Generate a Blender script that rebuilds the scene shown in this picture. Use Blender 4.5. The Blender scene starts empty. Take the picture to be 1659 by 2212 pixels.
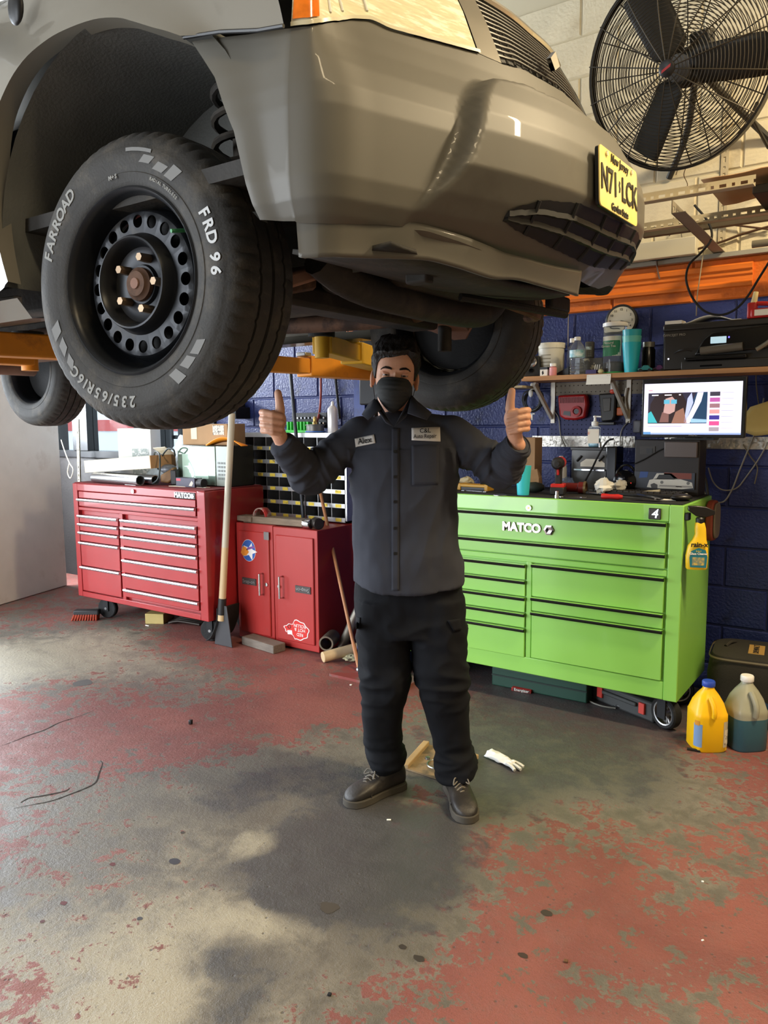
import bpy, bmesh, math, random
import numpy as np
from mathutils import Matrix, Vector, noise
from mathutils.bvhtree import BVHTree
random.seed(7)
PI = math.pi
SC = bpy.context.scene
COL = SC.collection

# ------------------------------------------------------------------ camera
IW, IH, FPX = 1659.0, 2212.0, 1660.0
PITCH, ROLL, YAW, CAMH = math.radians(6.75), math.radians(0.45), math.radians(34.9), 1.46
F0 = Vector((-math.sin(YAW), math.cos(YAW), 0)); R0 = Vector((math.cos(YAW), math.sin(YAW), 0)); ZUP = Vector((0, 0, 1))
CF = F0*math.cos(PITCH) - ZUP*math.sin(PITCH)
_u = ZUP*math.cos(PITCH) + F0*math.sin(PITCH)
CR = R0*math.cos(ROLL) - _u*math.sin(ROLL)
CU = _u*math.cos(ROLL) + R0*math.sin(ROLL)
CP = Vector((0, 0, CAMH))
cam_d = bpy.data.cameras.new('camera'); cam = bpy.data.objects.new('camera', cam_d); COL.objects.link(cam)
cam_d.sensor_fit = 'HORIZONTAL'; cam_d.sensor_width = 36.0; cam_d.lens = 36.0*FPX/IW
cam_d.clip_start = 0.05; cam_d.clip_end = 200
_m = Matrix.Identity(4)
for i in range(3):
    _m[i][0] = CR[i]; _m[i][1] = CU[i]; _m[i][2] = -CF[i]; _m[i][3] = CP[i]
cam.matrix_world = _m
SC.camera = cam

# ------------------------------------------------------------------ light
SC.view_settings.view_transform = 'Standard'; SC.view_settings.look = 'None'
SC.view_settings.gamma = 1.0; SC.view_settings.use_curve_mapping = False
SC.view_settings.exposure = 0.0
world = bpy.data.worlds.new('world'); SC.world = world; world.use_nodes = True
wn = world.node_tree.nodes['Background']
wn.inputs[0].default_value = (0.80, 0.90, 1.0, 1); wn.inputs[1].default_value = 2.4

SC.cycles.max_bounces = 7; SC.cycles.diffuse_bounces = 3; SC.cycles.glossy_bounces = 3; SC.cycles.transmission_bounces = 5; SC.cycles.transparent_max_bounces = 6

def area_light(name, loc, target, sx, sy, power, color):
    d = bpy.data.lights.new(name, 'AREA'); d.shape = 'RECTANGLE'; d.size = sx; d.size_y = sy
    d.energy = power; d.color = color
    o = bpy.data.objects.new(name, d); COL.objects.link(o)
    o.location = loc
    o.rotation_euler = (Vector(target) - Vector(loc)).to_track_quat('-Z', 'Y').to_euler()
    o['kind'] = 'helper'
    return o
# daylight coming in through the open garage door on the street side (left of and beside the photographer)
area_light('daylight_garage_door', (-4.6, -2.35, 1.75), (-4.2, 2.0, 1.3), 3.6, 3.2, 380, (0.92, 0.96, 1.0))
area_light('daylight_far_door', (-8.6, 0.6, 1.9), (-3.0, 1.6, 1.2), 3.2, 3.0, 420, (0.86, 0.93, 1.0))

area_light('daylight_left_window', (-6.86, 3.45, 1.95), (-3.6, 4.0, 1.45), 1.3, 1.2, 560, (0.88, 0.94, 1.0))

# ------------------------------------------------------------------ pixel helpers (photo pixel -> point on a known plane)
def ray(x, y):
    return CF + CR*((x - IW/2)/FPX) - CU*((y - IH/2)/FPX)
def proj(p):
    v = Vector(p) - CP; z = v.dot(CF)
    return IW/2 + FPX*v.dot(CR)/z, IH/2 - FPX*v.dot(CU)/z
def onz(x, y, z=0.0):
    d = ray(x, y); return CP + d*((z - CP.z)/d.z)
def ony(x, y, Y):
    d = ray(x, y); return CP + d*((Y - CP.y)/d.y)
def onx(x, y, X):
    d = ray(x, y); return CP + d*((X - CP.x)/d.x)
def interp(x, tab):
    xs = [t[0] for t in tab]; ys = [t[1] for t in tab]
    return float(np.interp(x, xs, ys))
def sstep(a, b, x):
    if a == b: return 1.0 if x >= b else 0.0
    t = max(0.0, min(1.0, (x - a)/(b - a))); return t*t*(3 - 2*t)

# ------------------------------------------------------------------ materials
def lin(c):
    return tuple(((v/255.0)/12.92 if v/255.0 <= 0.04045 else ((v/255.0 + 0.055)/1.055)**2.4) for v in c)
MATS = {}
def mat(name, rgb=(128, 128, 128), rough=0.5, metal=0.0, var=0.0, vscale=6.0, bump=0.0, bscale=60.0, coat=0.0,
        trans=0.0, ior=1.45, alpha=1.0, emit=0.0, rgb2=None, mscale=None, mlo=0.45, mhi=0.6, spec=0.5, stretch=None):
    """Procedural material. rgb2/mscale: second colour laid over the first by a thresholded noise (wear, dirt)."""
    if name in MATS: return MATS[name]
    m = bpy.data.materials.new(name); m.use_nodes = True
    nt = m.node_tree; N = nt.nodes; L = nt.links
    b = N['Principled BSDF']
    c = lin(rgb)
    b.inputs['Base Color'].default_value = (*c, 1); b.inputs['Roughness'].default_value = rough
    b.inputs['Metallic'].default_value = metal; b.inputs['Coat Weight'].default_value = coat
    b.inputs['Transmission Weight'].default_value = trans; b.inputs['IOR'].default_value = ior
    b.inputs['Alpha'].default_value = alpha; b.inputs['Specular IOR Level'].default_value = spec
    if emit:
        b.inputs['Emission Color'].default_value = (*c, 1); b.inputs['Emission Strength'].default_value = emit
    tc = None
    def coords():
        nonlocal tc
        if tc is None:
            tc = N.new('ShaderNodeTexCoord').outputs['Object']
            if stretch:
                mp = N.new('ShaderNodeMapping'); mp.inputs['Scale'].default_value = stretch
                L.new(tc, mp.inputs[0]); tc = mp.outputs[0]
        return tc
    out = None
    if rgb2 is not None:
        n = N.new('ShaderNodeTexNoise'); n.inputs['Scale'].default_value = mscale or 5; n.inputs['Detail'].default_value = 8
        n.inputs['Roughness'].default_value = 0.65
        L.new(coords(), n.inputs['Vector'])
        r = N.new('ShaderNodeMapRange'); r.inputs[1].default_value = mlo; r.inputs[2].default_value = mhi
        L.new(n.outputs[0], r.inputs[0])
        mx = N.new('ShaderNodeMix'); mx.data_type = 'RGBA'
        mx.inputs[6].default_value = (*c, 1); mx.inputs[7].default_value = (*lin(rgb2), 1)
        L.new(r.outputs[0], mx.inputs[0]); out = mx.outputs[2]
    if var:
        n = N.new('ShaderNodeTexNoise'); n.inputs['Scale'].default_value = vscale; n.inputs['Detail'].default_value = 6
        L.new(coords(), n.inputs['Vector'])
        r = N.new('ShaderNodeMapRange'); r.inputs[1].default_value = 0.3; r.inputs[2].default_value = 0.7
        r.inputs[3].default_value = 1 - var; r.inputs[4].default_value = 1 + var
        L.new(n.outputs[0], r.inputs[0])
        mx = N.new('ShaderNodeMix'); mx.data_type = 'RGBA'; mx.blend_type = 'MULTIPLY'; mx.inputs[0].default_value = 1
        if out is not None: L.new(out, mx.inputs[6])
        else: mx.inputs[6].default_value = (*c, 1)
        L.new(r.outputs[0], mx.inputs[7]); out = mx.outputs[2]
    if out is not None: L.new(out, b.inputs['Base Color'])
    if bump:
        n = N.new('ShaderNodeTexNoise'); n.inputs['Scale'].default_value = bscale; n.inputs['Detail'].default_value = 5
        L.new(coords(), n.inputs['Vector'])
        bp = N.new('ShaderNodeBump'); bp.inputs['Strength'].default_value = bump; bp.inputs['Distance'].default_value = 0.01
        L.new(n.outputs[0], bp.inputs['Height']); L.new(bp.outputs[0], b.inputs['Normal'])
    MATS[name] = m
    return m

BLK = mat('black_plastic', (22, 22, 24), 0.42)
BLK2 = mat('black_rough', (18, 18, 19), 0.75, bump=0.2, bscale=90)
GLOSSBLK = mat('black_gloss', (12, 12, 14), 0.12)
WHITE = mat('white_plastic', (225, 224, 218), 0.4)
PAPER = mat('paper', (232, 230, 220), 0.8)
CHROME = mat('chrome', (200, 200, 205), 0.15, 1.0)
STEEL = mat('steel', (150, 150, 150), 0.35, 1.0, var=0.15)
ALU = mat('brushed_aluminium', (196, 196, 194), 0.38, 0.9, var=0.1, vscale=20)
CARD = mat('cardboard', (172, 136, 98), 0.85, var=0.08)
CREAMCARD = mat('pale_cardboard', (216, 206, 184), 0.8, var=0.05)
WOOD = mat('wood', (170, 126, 82), 0.6, var=0.2, vscale=4, stretch=(2, 2, 18))
YEL = mat('yellow_plastic', (238, 190, 24), 0.4)
REDP = mat('red_plastic', (176, 34, 30), 0.4)
TEAL = mat('teal_plastic', (62, 190, 200), 0.35)
GREYP = mat('grey_plastic', (92, 92, 92), 0.5)
INK = mat('ink', (20, 20, 22), 0.6)

# ------------------------------------------------------------------ mesh building
WM = {}
def wm(o):
    return WM.get(o.name, Matrix.Identity(4))
def frame_from(n, up=(0, 0, 1)):
    """matrix whose local z is n, local y as close to 'up' as possible"""
    z = Vector(n).normalized(); u = Vector(up)
    x = u.cross(z)
    if x.length < 1e-6: x = Vector((1, 0, 0)).cross(z)
    x.normalize(); y = z.cross(x)
    return Matrix((x, y, z)).transposed()
class G:
    def __init__(s, M=None): s.v = []; s.f = []; s.M = M
    def add(s, vs, fs):
        o = len(s.v)
        if s.M is not None: vs = [s.M @ Vector(v) for v in vs]
        s.v += [tuple(v) for v in vs]; s.f += [tuple(i + o for i in f) for f in fs]
        return s
    def box(s, x0, x1, y0, y1, z0, z1, rz=0.0):
        vs = [(x, y, z) for z in (z0, z1) for y in (y0, y1) for x in (x0, x1)]
        if rz:
            c = Vector(((x0+x1)/2, (y0+y1)/2, 0)); R = Matrix.Rotation(rz, 3, 'Z')
            vs = [R @ (Vector(v) - c) + c for v in vs]
        return s.add(vs, [(0, 2, 3, 1), (4, 5, 7, 6), (0, 1, 5, 4), (2, 6, 7, 3), (0, 4, 6, 2), (1, 3, 7, 5)])
    def obox(s, c, size, rot=None):
        x, y, z = (d/2 for d in size)
        vs = [Vector((a, b, d)) for d in (-z, z) for b in (-y, y) for a in (-x, x)]
        if rot is not None: vs = [rot @ v for v in vs]
        return s.add([v + Vector(c) for v in vs], [(0, 2, 3, 1), (4, 5, 7, 6), (0, 1, 5, 4), (2, 6, 7, 3), (0, 4, 6, 2), (1, 3, 7, 5)])
    def loft(s, rings, closed=True, cap=True, loop=False):
        n = len(rings[0]); vs = [p for r in rings for p in r]; fs = []
        k = len(rings)
        for i in range(k if loop else k - 1):
            i2 = (i + 1) % k
            for j in range(n if closed else n - 1):
                a, b = i*n + j, i*n + (j+1) % n
                fs.append((a, b, i2*n + (j+1) % n, i2*n + j))
        if cap and closed and not loop:
            fs.append(tuple(range(n-1, -1, -1))); fs.append(tuple((k-1)*n + j for j in range(n)))
        return s.add(vs, fs)
    def grid(s, rows):
        return s.loft(rows, closed=False, cap=False)
    def cyl(s, p0, p1, r0, r1=None, n=16, cap=True):
        p0, p1 = Vector(p0), Vector(p1); r1 = r0 if r1 is None else r1
        m = frame_from(p1 - p0, (0, 0, 1) if abs((p1-p0).normalized().z) < 0.99 else (0, 1, 0))
        rg = lambda p, r: [p + m @ Vector((r*math.cos(2*PI*i/n), r*math.sin(2*PI*i/n), 0)) for i in range(n)]
        return s.loft([rg(p0, r0), rg(p1, r1)], cap=cap)
    def tube(s, path, r, n=8, cap=True, smooth=0, loop=False):
        P = [Vector(p) for p in path]
        if smooth: P = catmull(P, smooth, loop)
        rings = []; prev = None; k = len(P)
        for i, p in enumerate(P):
            if loop: t = (P[(i+1) % k] - P[i-1])
            else: t = P[min(i+1, k-1)] - P[max(i-1, 0)]
            if t.length < 1e-9: t = Vector((0, 0, 1))
            t.normalize()
            if prev is None:
                prev = t.orthogonal().normalized()
            else:
                prev = (prev - t*prev.dot(t))
                prev = prev.normalized() if prev.length > 1e-6 else t.orthogonal().normalized()
            b = t.cross(prev)
            rr = r[min(i*len(r)//k, len(r)-1)] if isinstance(r, (list, tuple)) else r
            rings.append([p + (prev*math.cos(2*PI*j/n) + b*math.sin(2*PI*j/n))*rr for j in range(n)])
        return s.loft(rings, cap=cap and not loop, loop=loop)
    def lathe(s, prof, n=24, c=(0, 0, 0), M=None, cap=True):
        c = Vector(c); rings = []
        for r, z in prof:
            rg = [Vector((max(r, 1e-5)*math.cos(2*PI*i/n), max(r, 1e-5)*math.sin(2*PI*i/n), z)) for i in range(n)]
            if M is not None: rg = [M @ p for p in rg]
            rings.append([p + c for p in rg])
        return s.loft(rings, cap=cap)
    def ring(s, c, r, tr, n=40, m=6, M=None):
        c = Vector(c); pts = []
        for i in range(n):
            p = Vector((r*math.cos(2*PI*i/n), r*math.sin(2*PI*i/n), 0))
            pts.append((M @ p if M is not None else p) + c)
        return s.tube(pts, tr, n=m, loop=True)
    def prism(s, poly, O, A, B, N, t0=0.0, t1=0.01):
        """polygon in plane (O + u*A + v*B), extruded along N from t0 to t1"""
        O, A, B, N = Vector(O), Vector(A), Vector(B), Vector(N)
        return s.loft([[O + A*u + B*v + N*t for u, v in poly] for t in (t0, t1)])
    def ball(s, c, r, n=16, m=10):
        r = (r, r, r) if not isinstance(r, (tuple, list)) else r
        c = Vector(c); rings = []
        for j in range(m + 1):
            a = -PI/2 + PI*j/m; cr = max(math.cos(a), 1e-4)
            rings.append([c + Vector((r[0]*cr*math.cos(2*PI*i/n), r[1]*cr*math.sin(2*PI*i/n), r[2]*math.sin(a))) for i in range(n)])
        return s.loft(rings)
    def mesh(s, name, material, smooth=True, angle=40):
        me = bpy.data.meshes.new(name); me.from_pydata(s.v, [], s.f)
        bm = bmesh.new(); bm.from_mesh(me)
        bmesh.ops.recalc_face_normals(bm, faces=bm.faces); bm.to_mesh(me); bm.free()
        if material is not None: me.materials.append(material)
        if smooth:
            me.polygons.foreach_set('use_smooth', [True]*len(me.polygons)); me.set_sharp_from_angle(angle=math.radians(angle))
        return me
    def build(s, name, material, parent=None, world=False, smooth=True, angle=40, bevel=0.0, label=None, segs=2):
        """link as one mesh object; vertices are in the parent's frame unless world=True"""
        if world and parent is not None:
            inv = wm(parent).inverted(); s.v = [tuple(inv @ Vector(v)) for v in s.v]
        o = bpy.data.objects.new(name, s.mesh(name, material, smooth, angle)); COL.objects.link(o)
        if parent is not None:
            o.parent = parent; WM[o.name] = wm(parent).copy()
        if bevel:
            b = o.modifiers.new('bevel', 'BEVEL'); b.width = bevel; b.segments = segs; b.limit_method = 'ANGLE'; b.angle_limit = math.radians(50)
        if label: o['label'] = label
        return o
def catmull(P, k, loop=False):
    out = []; n = len(P)
    for i in range(n if loop else n - 1):
        if loop: a, b, c, d = P[i-1], P[i], P[(i+1) % n], P[(i+2) % n]
        else: a, b, c, d = P[max(i-1, 0)], P[i], P[i+1], P[min(i+2, n-1)]
        for j in range(k):
            t = j/k
            out.append(0.5*((2*b) + (c-a)*t + (2*a-5*b+4*c-d)*t*t + (3*b-a-3*c+d)*t**3))
    if not loop: out.append(P[-1])
    return out
def thing(name, label, cat, loc=(0, 0, 0), rz=0.0, group=None, rot=None):
    o = bpy.data.objects.new(name, None); COL.objects.link(o); o.empty_display_size = 0.05
    m = Matrix.Translation(Vector(loc)) @ (rot.to_4x4() if rot is not None else Matrix.Rotation(rz, 4, 'Z'))
    o.matrix_world = m; WM[o.name] = m
    o['label'] = label; o['category'] = cat
    if group: o['group'] = group
    return o
def tag(o, label, cat, group=None):
    o['label'] = label; o['category'] = cat
    if group: o['group'] = group
    return o
def single(name, label, cat, g, material, loc, rz=0.0, group=None, rot=None, **kw):
    """a thing that is one mesh; g holds local coordinates"""
    o = g.build(name, material, **kw)
    m = Matrix.Translation(Vector(loc)) @ (rot.to_4x4() if rot is not None else Matrix.Rotation(rz, 4, 'Z'))
    o.matrix_world = m; WM[o.name] = m
    return tag(o, label, cat, group)
def wsingle(name, label, cat, g, material, group=None, base=None, **kw):
    """a thing that is one mesh; g holds world coordinates, origin moved to its base"""
    if base is None:
        a = np.array(g.v); base = ((a[:, 0].min()+a[:, 0].max())/2, (a[:, 1].min()+a[:, 1].max())/2, a[:, 2].min())
    b = Vector(base); g.v = [tuple(Vector(v) - b) for v in g.v]
    return single(name, label, cat, g, material, b, group=group, **kw)
def structure(name, g, material, parent=None, **kw):
    o = g.build(name, material, parent, **kw)
    if parent is None: o['kind'] = 'structure'
    return o
_txt = {}
def text_g(body, size=1.0, extrude=0.0, bold=0.0, align='CENTER', shear=0.0):
    """text as plain mesh data in the xy plane (returns verts, faces)"""
    cu = bpy.data.curves.new('t', 'FONT'); cu.body = body; cu.size = size; cu.extrude = extrude; cu.offset = bold
    cu.align_x = align; cu.align_y = 'CENTER'; cu.shear = shear; cu.resolution_u = 3
    ob = bpy.data.objects.new('t', cu); COL.objects.link(ob)
    dg = bpy.context.evaluated_depsgraph_get(); me = ob.evaluated_get(dg).to_mesh()
    vs = [v.co.copy() for v in me.vertices]; fs = [tuple(p.vertices) for p in me.polygons]
    ob.evaluated_get(dg).to_mesh_clear()
    bpy.data.objects.remove(ob); bpy.data.curves.remove(cu)
    return vs, fs
def lettering(name, body, material, parent, O, A, B, size, lift=0.0015, extrude=0.0008, bold=0.0, align='CENTER', shear=0.0, world=True, aspect=1.0):
    """flat lettering centred at O, running along A with up B; a mesh part of its parent"""
    A = Vector(A).normalized(); B = Vector(B).normalized(); N = A.cross(B).normalized()
    vs, fs = text_g(body, size, extrude, bold, align, shear)
    g = G(); g.add([Vector(O) + A*(v.x*aspect) + B*v.y + N*(v.z + lift) for v in vs], fs)
    return g.build(name, material, parent, world=world, smooth=False)

# ================================================================== THE ROOM
YW = 4.30          # face of the back wall
# ---- floor with worn red paint
def floor_material():
    m = bpy.data.materials.new('worn_painted_concrete'); m.use_nodes = True
    nt = m.node_tree; N = nt.nodes; L = nt.links; b = N['Principled BSDF']
    def attr(n):
        a = N.new('ShaderNodeAttribute'); a.attribute_name = n; return a.outputs['Fac']
    geo = N.new('ShaderNodeTexCoord').outputs['Object']
    def nz(scale, detail=8, rough=0.6, dist=0.0):
        n = N.new('ShaderNodeTexNoise'); n.inputs['Scale'].default_value = scale; n.inputs['Detail'].default_value = detail
        n.inputs['Roughness'].default_value = rough; n.inputs['Distortion'].default_value = dist
        L.new(geo, n.inputs['Vector']); return n.outputs[0]
    def mth(op, a, b_, c=None):
        n = N.new('ShaderNodeMath'); n.operation = op
        for i, x in enumerate((a, b_, c)):
            if x is None: continue
            if isinstance(x, (int, float)): n.inputs[i].default_value = x
            else: L.new(x, n.inputs[i])
        return n.outputs[0]
    def rng(x, a, b_, c=0.0, d=1.0):
        n = N.new('ShaderNodeMapRange'); n.interpolation_type = 'SMOOTHSTEP'
        for i, v in ((1, a), (2, b_), (3, c), (4, d)): n.inputs[i].default_value = v
        L.new(x, n.inputs[0]); return n.outputs[0]
    def mix(f, a, b_, mode='MIX'):
        n = N.new('ShaderNodeMix'); n.data_type = 'RGBA'; n.blend_type = mode
        for i, x in ((0, f), (6, a), (7, b_)):
            if isinstance(x, (int, float)): n.inputs[i].default_value = x
            elif isinstance(x, tuple): n.inputs[i].default_value = (*x, 1)
            else: L.new(x, n.inputs[i])
        return n.outputs[2]
    big = nz(2.2, 6, 0.55, 0.5); mid = nz(9, 7, 0.7, 0.3); fine = nz(70, 4, 0.6); grit = nz(240, 3, 0.6)
    conc = mix(rng(mid, 0.35, 0.65), lin((92, 86, 75)), lin((124, 117, 102)))
    lite = rng(mth('ADD', attr('lite'), mth('MULTIPLY', mth('SUBTRACT', mid, 0.5), 0.9)), 0.25, 0.8)
    conc = mix(lite, conc, lin((172, 164, 142)))
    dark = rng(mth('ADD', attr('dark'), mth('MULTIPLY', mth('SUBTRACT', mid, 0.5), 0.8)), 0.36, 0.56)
    red = mix(rng(big, 0.35, 0.65), lin((122, 54, 45)), lin((142, 72, 60)))
    red = mix(rng(mid, 0.5, 0.75, 0.0, 0.55), red, lin((122, 78, 66)))
    pk = mth('ADD', mth('MULTIPLY', attr('paint'), 0.92), mth('ADD', mth('MULTIPLY', mth('SUBTRACT', mid, 0.5), 1.7), mth('MULTIPLY', mth('SUBTRACT', big, 0.5), 0.5)))
    pk = mth('ADD', pk, mth('ADD', mth('MULTIPLY', mth('SUBTRACT', fine, 0.5), 0.6), mth('MULTIPLY', mth('SUBTRACT', nz(24, 5, 0.7, 0.6), 0.5), 1.1)))
    pk = rng(pk, 0.46, 0.58)
    col = mix(pk, conc, red)
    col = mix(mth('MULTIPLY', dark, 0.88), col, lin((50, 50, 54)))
    col = mix(rng(fine, 0.60, 0.72, 0.0, 0.5), col, lin((70, 60, 52)))
    vo = N.new('ShaderNodeTexVoronoi'); vo.inputs['Scale'].default_value = 34; vo.inputs['Randomness'].default_value = 1.0; L.new(geo, vo.inputs['Vector'])
    pit = mth('MULTIPLY', rng(vo.outputs['Distance'], 0.10, 0.20, 1.0, 0.0), rng(mid, 0.50, 0.60))
    col = mix(mth('MULTIPLY', pit, 0.75), col, lin((58, 50, 42)))
    col = mix(0.55, col, mix(grit, lin((80, 80, 80)), lin((255, 255, 255))), 'MULTIPLY')
    col = mix(0.0, col, col)
    hsv = N.new('ShaderNodeBrightContrast'); hsv.inputs[1].default_value = 0.03; L.new(col, hsv.inputs[0]); col = hsv.outputs[0]
    L.new(col, b.inputs['Base Color'])
    rr = mth('SUBTRACT', rng(mid, 0.3, 0.7, 0.42, 0.66), mth('MULTIPLY', dark, 0.12))
    L.new(rr, b.inputs['Roughness']); b.inputs['Specular IOR Level'].default_value = 0.45
    hsum = mth('ADD', mth('SUBTRACT', mth('MULTIPLY', fine, 0.6), mth('MULTIPLY', pit, 0.5)), mth('ADD', mth('MULTIPLY', mid, 0.8), mth('MULTIPLY', grit, 0.35)))
    bp = N.new('ShaderNodeBump'); bp.inputs['Strength'].default_value = 0.35; bp.inputs['Distance'].default_value = 0.012
    L.new(hsum, bp.inputs['Height']); L.new(bp.outputs[0], b.inputs['Normal'])
    return m
# what the paint looks like at places on the floor: (photo x, y, red paint, dark tone, pale concrete, reach in m)
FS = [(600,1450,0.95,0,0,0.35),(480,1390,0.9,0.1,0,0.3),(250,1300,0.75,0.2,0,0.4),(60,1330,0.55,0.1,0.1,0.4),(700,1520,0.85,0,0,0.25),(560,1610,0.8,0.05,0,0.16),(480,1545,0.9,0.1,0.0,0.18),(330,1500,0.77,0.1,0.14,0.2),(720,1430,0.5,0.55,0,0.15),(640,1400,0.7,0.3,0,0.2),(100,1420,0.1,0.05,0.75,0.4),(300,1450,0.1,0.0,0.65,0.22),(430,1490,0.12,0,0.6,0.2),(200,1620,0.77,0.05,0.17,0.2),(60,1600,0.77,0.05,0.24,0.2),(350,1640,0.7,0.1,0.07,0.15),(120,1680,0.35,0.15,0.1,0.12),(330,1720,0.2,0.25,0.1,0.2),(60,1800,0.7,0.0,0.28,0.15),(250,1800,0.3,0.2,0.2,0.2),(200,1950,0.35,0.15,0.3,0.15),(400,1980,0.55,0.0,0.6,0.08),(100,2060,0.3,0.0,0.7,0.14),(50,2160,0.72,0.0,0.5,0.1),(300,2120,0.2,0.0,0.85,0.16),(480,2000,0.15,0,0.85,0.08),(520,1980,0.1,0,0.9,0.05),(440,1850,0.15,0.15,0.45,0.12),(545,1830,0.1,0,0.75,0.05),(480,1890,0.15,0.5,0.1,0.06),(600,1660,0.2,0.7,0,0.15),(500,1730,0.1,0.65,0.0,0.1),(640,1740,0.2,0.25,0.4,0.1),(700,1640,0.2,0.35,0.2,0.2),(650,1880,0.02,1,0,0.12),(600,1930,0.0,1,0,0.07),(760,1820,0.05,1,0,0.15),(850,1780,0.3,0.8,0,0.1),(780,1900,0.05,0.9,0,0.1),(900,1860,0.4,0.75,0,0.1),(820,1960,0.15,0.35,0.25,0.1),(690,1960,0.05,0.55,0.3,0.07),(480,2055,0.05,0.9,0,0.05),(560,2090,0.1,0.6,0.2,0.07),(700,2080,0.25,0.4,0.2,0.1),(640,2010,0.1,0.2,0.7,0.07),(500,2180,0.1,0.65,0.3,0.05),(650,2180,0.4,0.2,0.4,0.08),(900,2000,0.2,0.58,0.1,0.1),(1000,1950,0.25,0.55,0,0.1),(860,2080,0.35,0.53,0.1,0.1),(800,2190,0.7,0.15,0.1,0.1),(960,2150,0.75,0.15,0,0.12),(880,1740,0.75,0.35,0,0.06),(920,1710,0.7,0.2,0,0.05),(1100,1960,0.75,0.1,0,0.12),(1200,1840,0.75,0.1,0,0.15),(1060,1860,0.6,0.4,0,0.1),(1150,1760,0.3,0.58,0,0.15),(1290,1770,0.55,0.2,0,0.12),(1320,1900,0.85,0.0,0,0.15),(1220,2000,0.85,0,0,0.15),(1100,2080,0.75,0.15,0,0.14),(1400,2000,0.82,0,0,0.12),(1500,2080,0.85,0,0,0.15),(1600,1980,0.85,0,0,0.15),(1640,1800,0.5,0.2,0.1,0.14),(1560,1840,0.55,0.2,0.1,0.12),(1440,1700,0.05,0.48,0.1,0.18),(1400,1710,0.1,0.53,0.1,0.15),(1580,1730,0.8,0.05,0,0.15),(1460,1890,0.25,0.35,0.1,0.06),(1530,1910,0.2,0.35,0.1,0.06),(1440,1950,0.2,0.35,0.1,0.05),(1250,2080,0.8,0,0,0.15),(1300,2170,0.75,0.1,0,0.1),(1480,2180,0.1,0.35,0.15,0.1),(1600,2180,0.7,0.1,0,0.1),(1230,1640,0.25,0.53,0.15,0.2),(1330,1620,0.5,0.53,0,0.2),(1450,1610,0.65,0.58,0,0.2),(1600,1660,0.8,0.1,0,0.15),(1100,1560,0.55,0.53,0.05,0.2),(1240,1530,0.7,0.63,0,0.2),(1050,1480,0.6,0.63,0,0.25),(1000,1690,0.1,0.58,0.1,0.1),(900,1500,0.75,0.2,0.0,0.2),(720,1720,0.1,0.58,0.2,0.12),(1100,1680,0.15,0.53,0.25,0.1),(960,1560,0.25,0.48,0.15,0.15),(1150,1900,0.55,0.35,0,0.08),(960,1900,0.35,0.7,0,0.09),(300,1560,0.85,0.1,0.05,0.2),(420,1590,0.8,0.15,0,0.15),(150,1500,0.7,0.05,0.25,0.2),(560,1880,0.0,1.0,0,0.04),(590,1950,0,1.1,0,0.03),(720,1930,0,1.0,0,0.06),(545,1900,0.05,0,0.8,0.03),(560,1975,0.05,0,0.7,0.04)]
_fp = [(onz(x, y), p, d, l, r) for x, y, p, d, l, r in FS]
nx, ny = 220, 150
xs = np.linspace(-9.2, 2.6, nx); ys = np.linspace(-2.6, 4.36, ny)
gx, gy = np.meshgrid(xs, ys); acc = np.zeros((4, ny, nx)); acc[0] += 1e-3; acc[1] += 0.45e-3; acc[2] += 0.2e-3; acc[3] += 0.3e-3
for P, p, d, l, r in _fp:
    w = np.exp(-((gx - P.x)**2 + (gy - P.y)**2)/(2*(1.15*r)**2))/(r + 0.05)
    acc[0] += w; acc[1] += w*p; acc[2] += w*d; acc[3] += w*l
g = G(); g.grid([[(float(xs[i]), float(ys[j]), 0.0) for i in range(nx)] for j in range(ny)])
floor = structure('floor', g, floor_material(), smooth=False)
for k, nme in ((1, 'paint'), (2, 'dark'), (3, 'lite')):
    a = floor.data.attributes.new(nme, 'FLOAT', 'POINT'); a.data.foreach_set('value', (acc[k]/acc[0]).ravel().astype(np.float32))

# cracks in the slab and oil spots, lying in the floor
CRACK = mat('crack_dirt', (44, 38, 32), .95)
for px, wd in (([(0,1612),(30,1601),(62,1588),(95,1577),(130,1560),(165,1549),(202,1535)], .009), ([(44,1734),(62,1724),(84,1720),(112,1715),(142,1708),(150,1702)], .013),
               ([(30,1746),(70,1738),(110,1730),(150,1716),(190,1700),(208,1688),(214,1670),(221,1650),(217,1643)], .010)):
    P_ = catmull([onz(x, y, .0012) for x, y in px], 6); n_ = len(P_); L1, L2 = [], []
    for i, p in enumerate(P_):
        t = (P_[min(i+1, n_-1)] - P_[max(i-1, 0)]).normalized(); sd = Vector((-t.y, t.x, 0))
        w_ = wd*(.25 + .75*math.sin(PI*i/(n_-1)))*(.7 + .6*noise.noise(Vector((i*.7, wd*900, 0)))); L1.append(p + sd*w_*.5); L2.append(p - sd*w_*.5)
    G().grid([L1, L2]).build('floor_crack', CRACK, floor, smooth=False)
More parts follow.
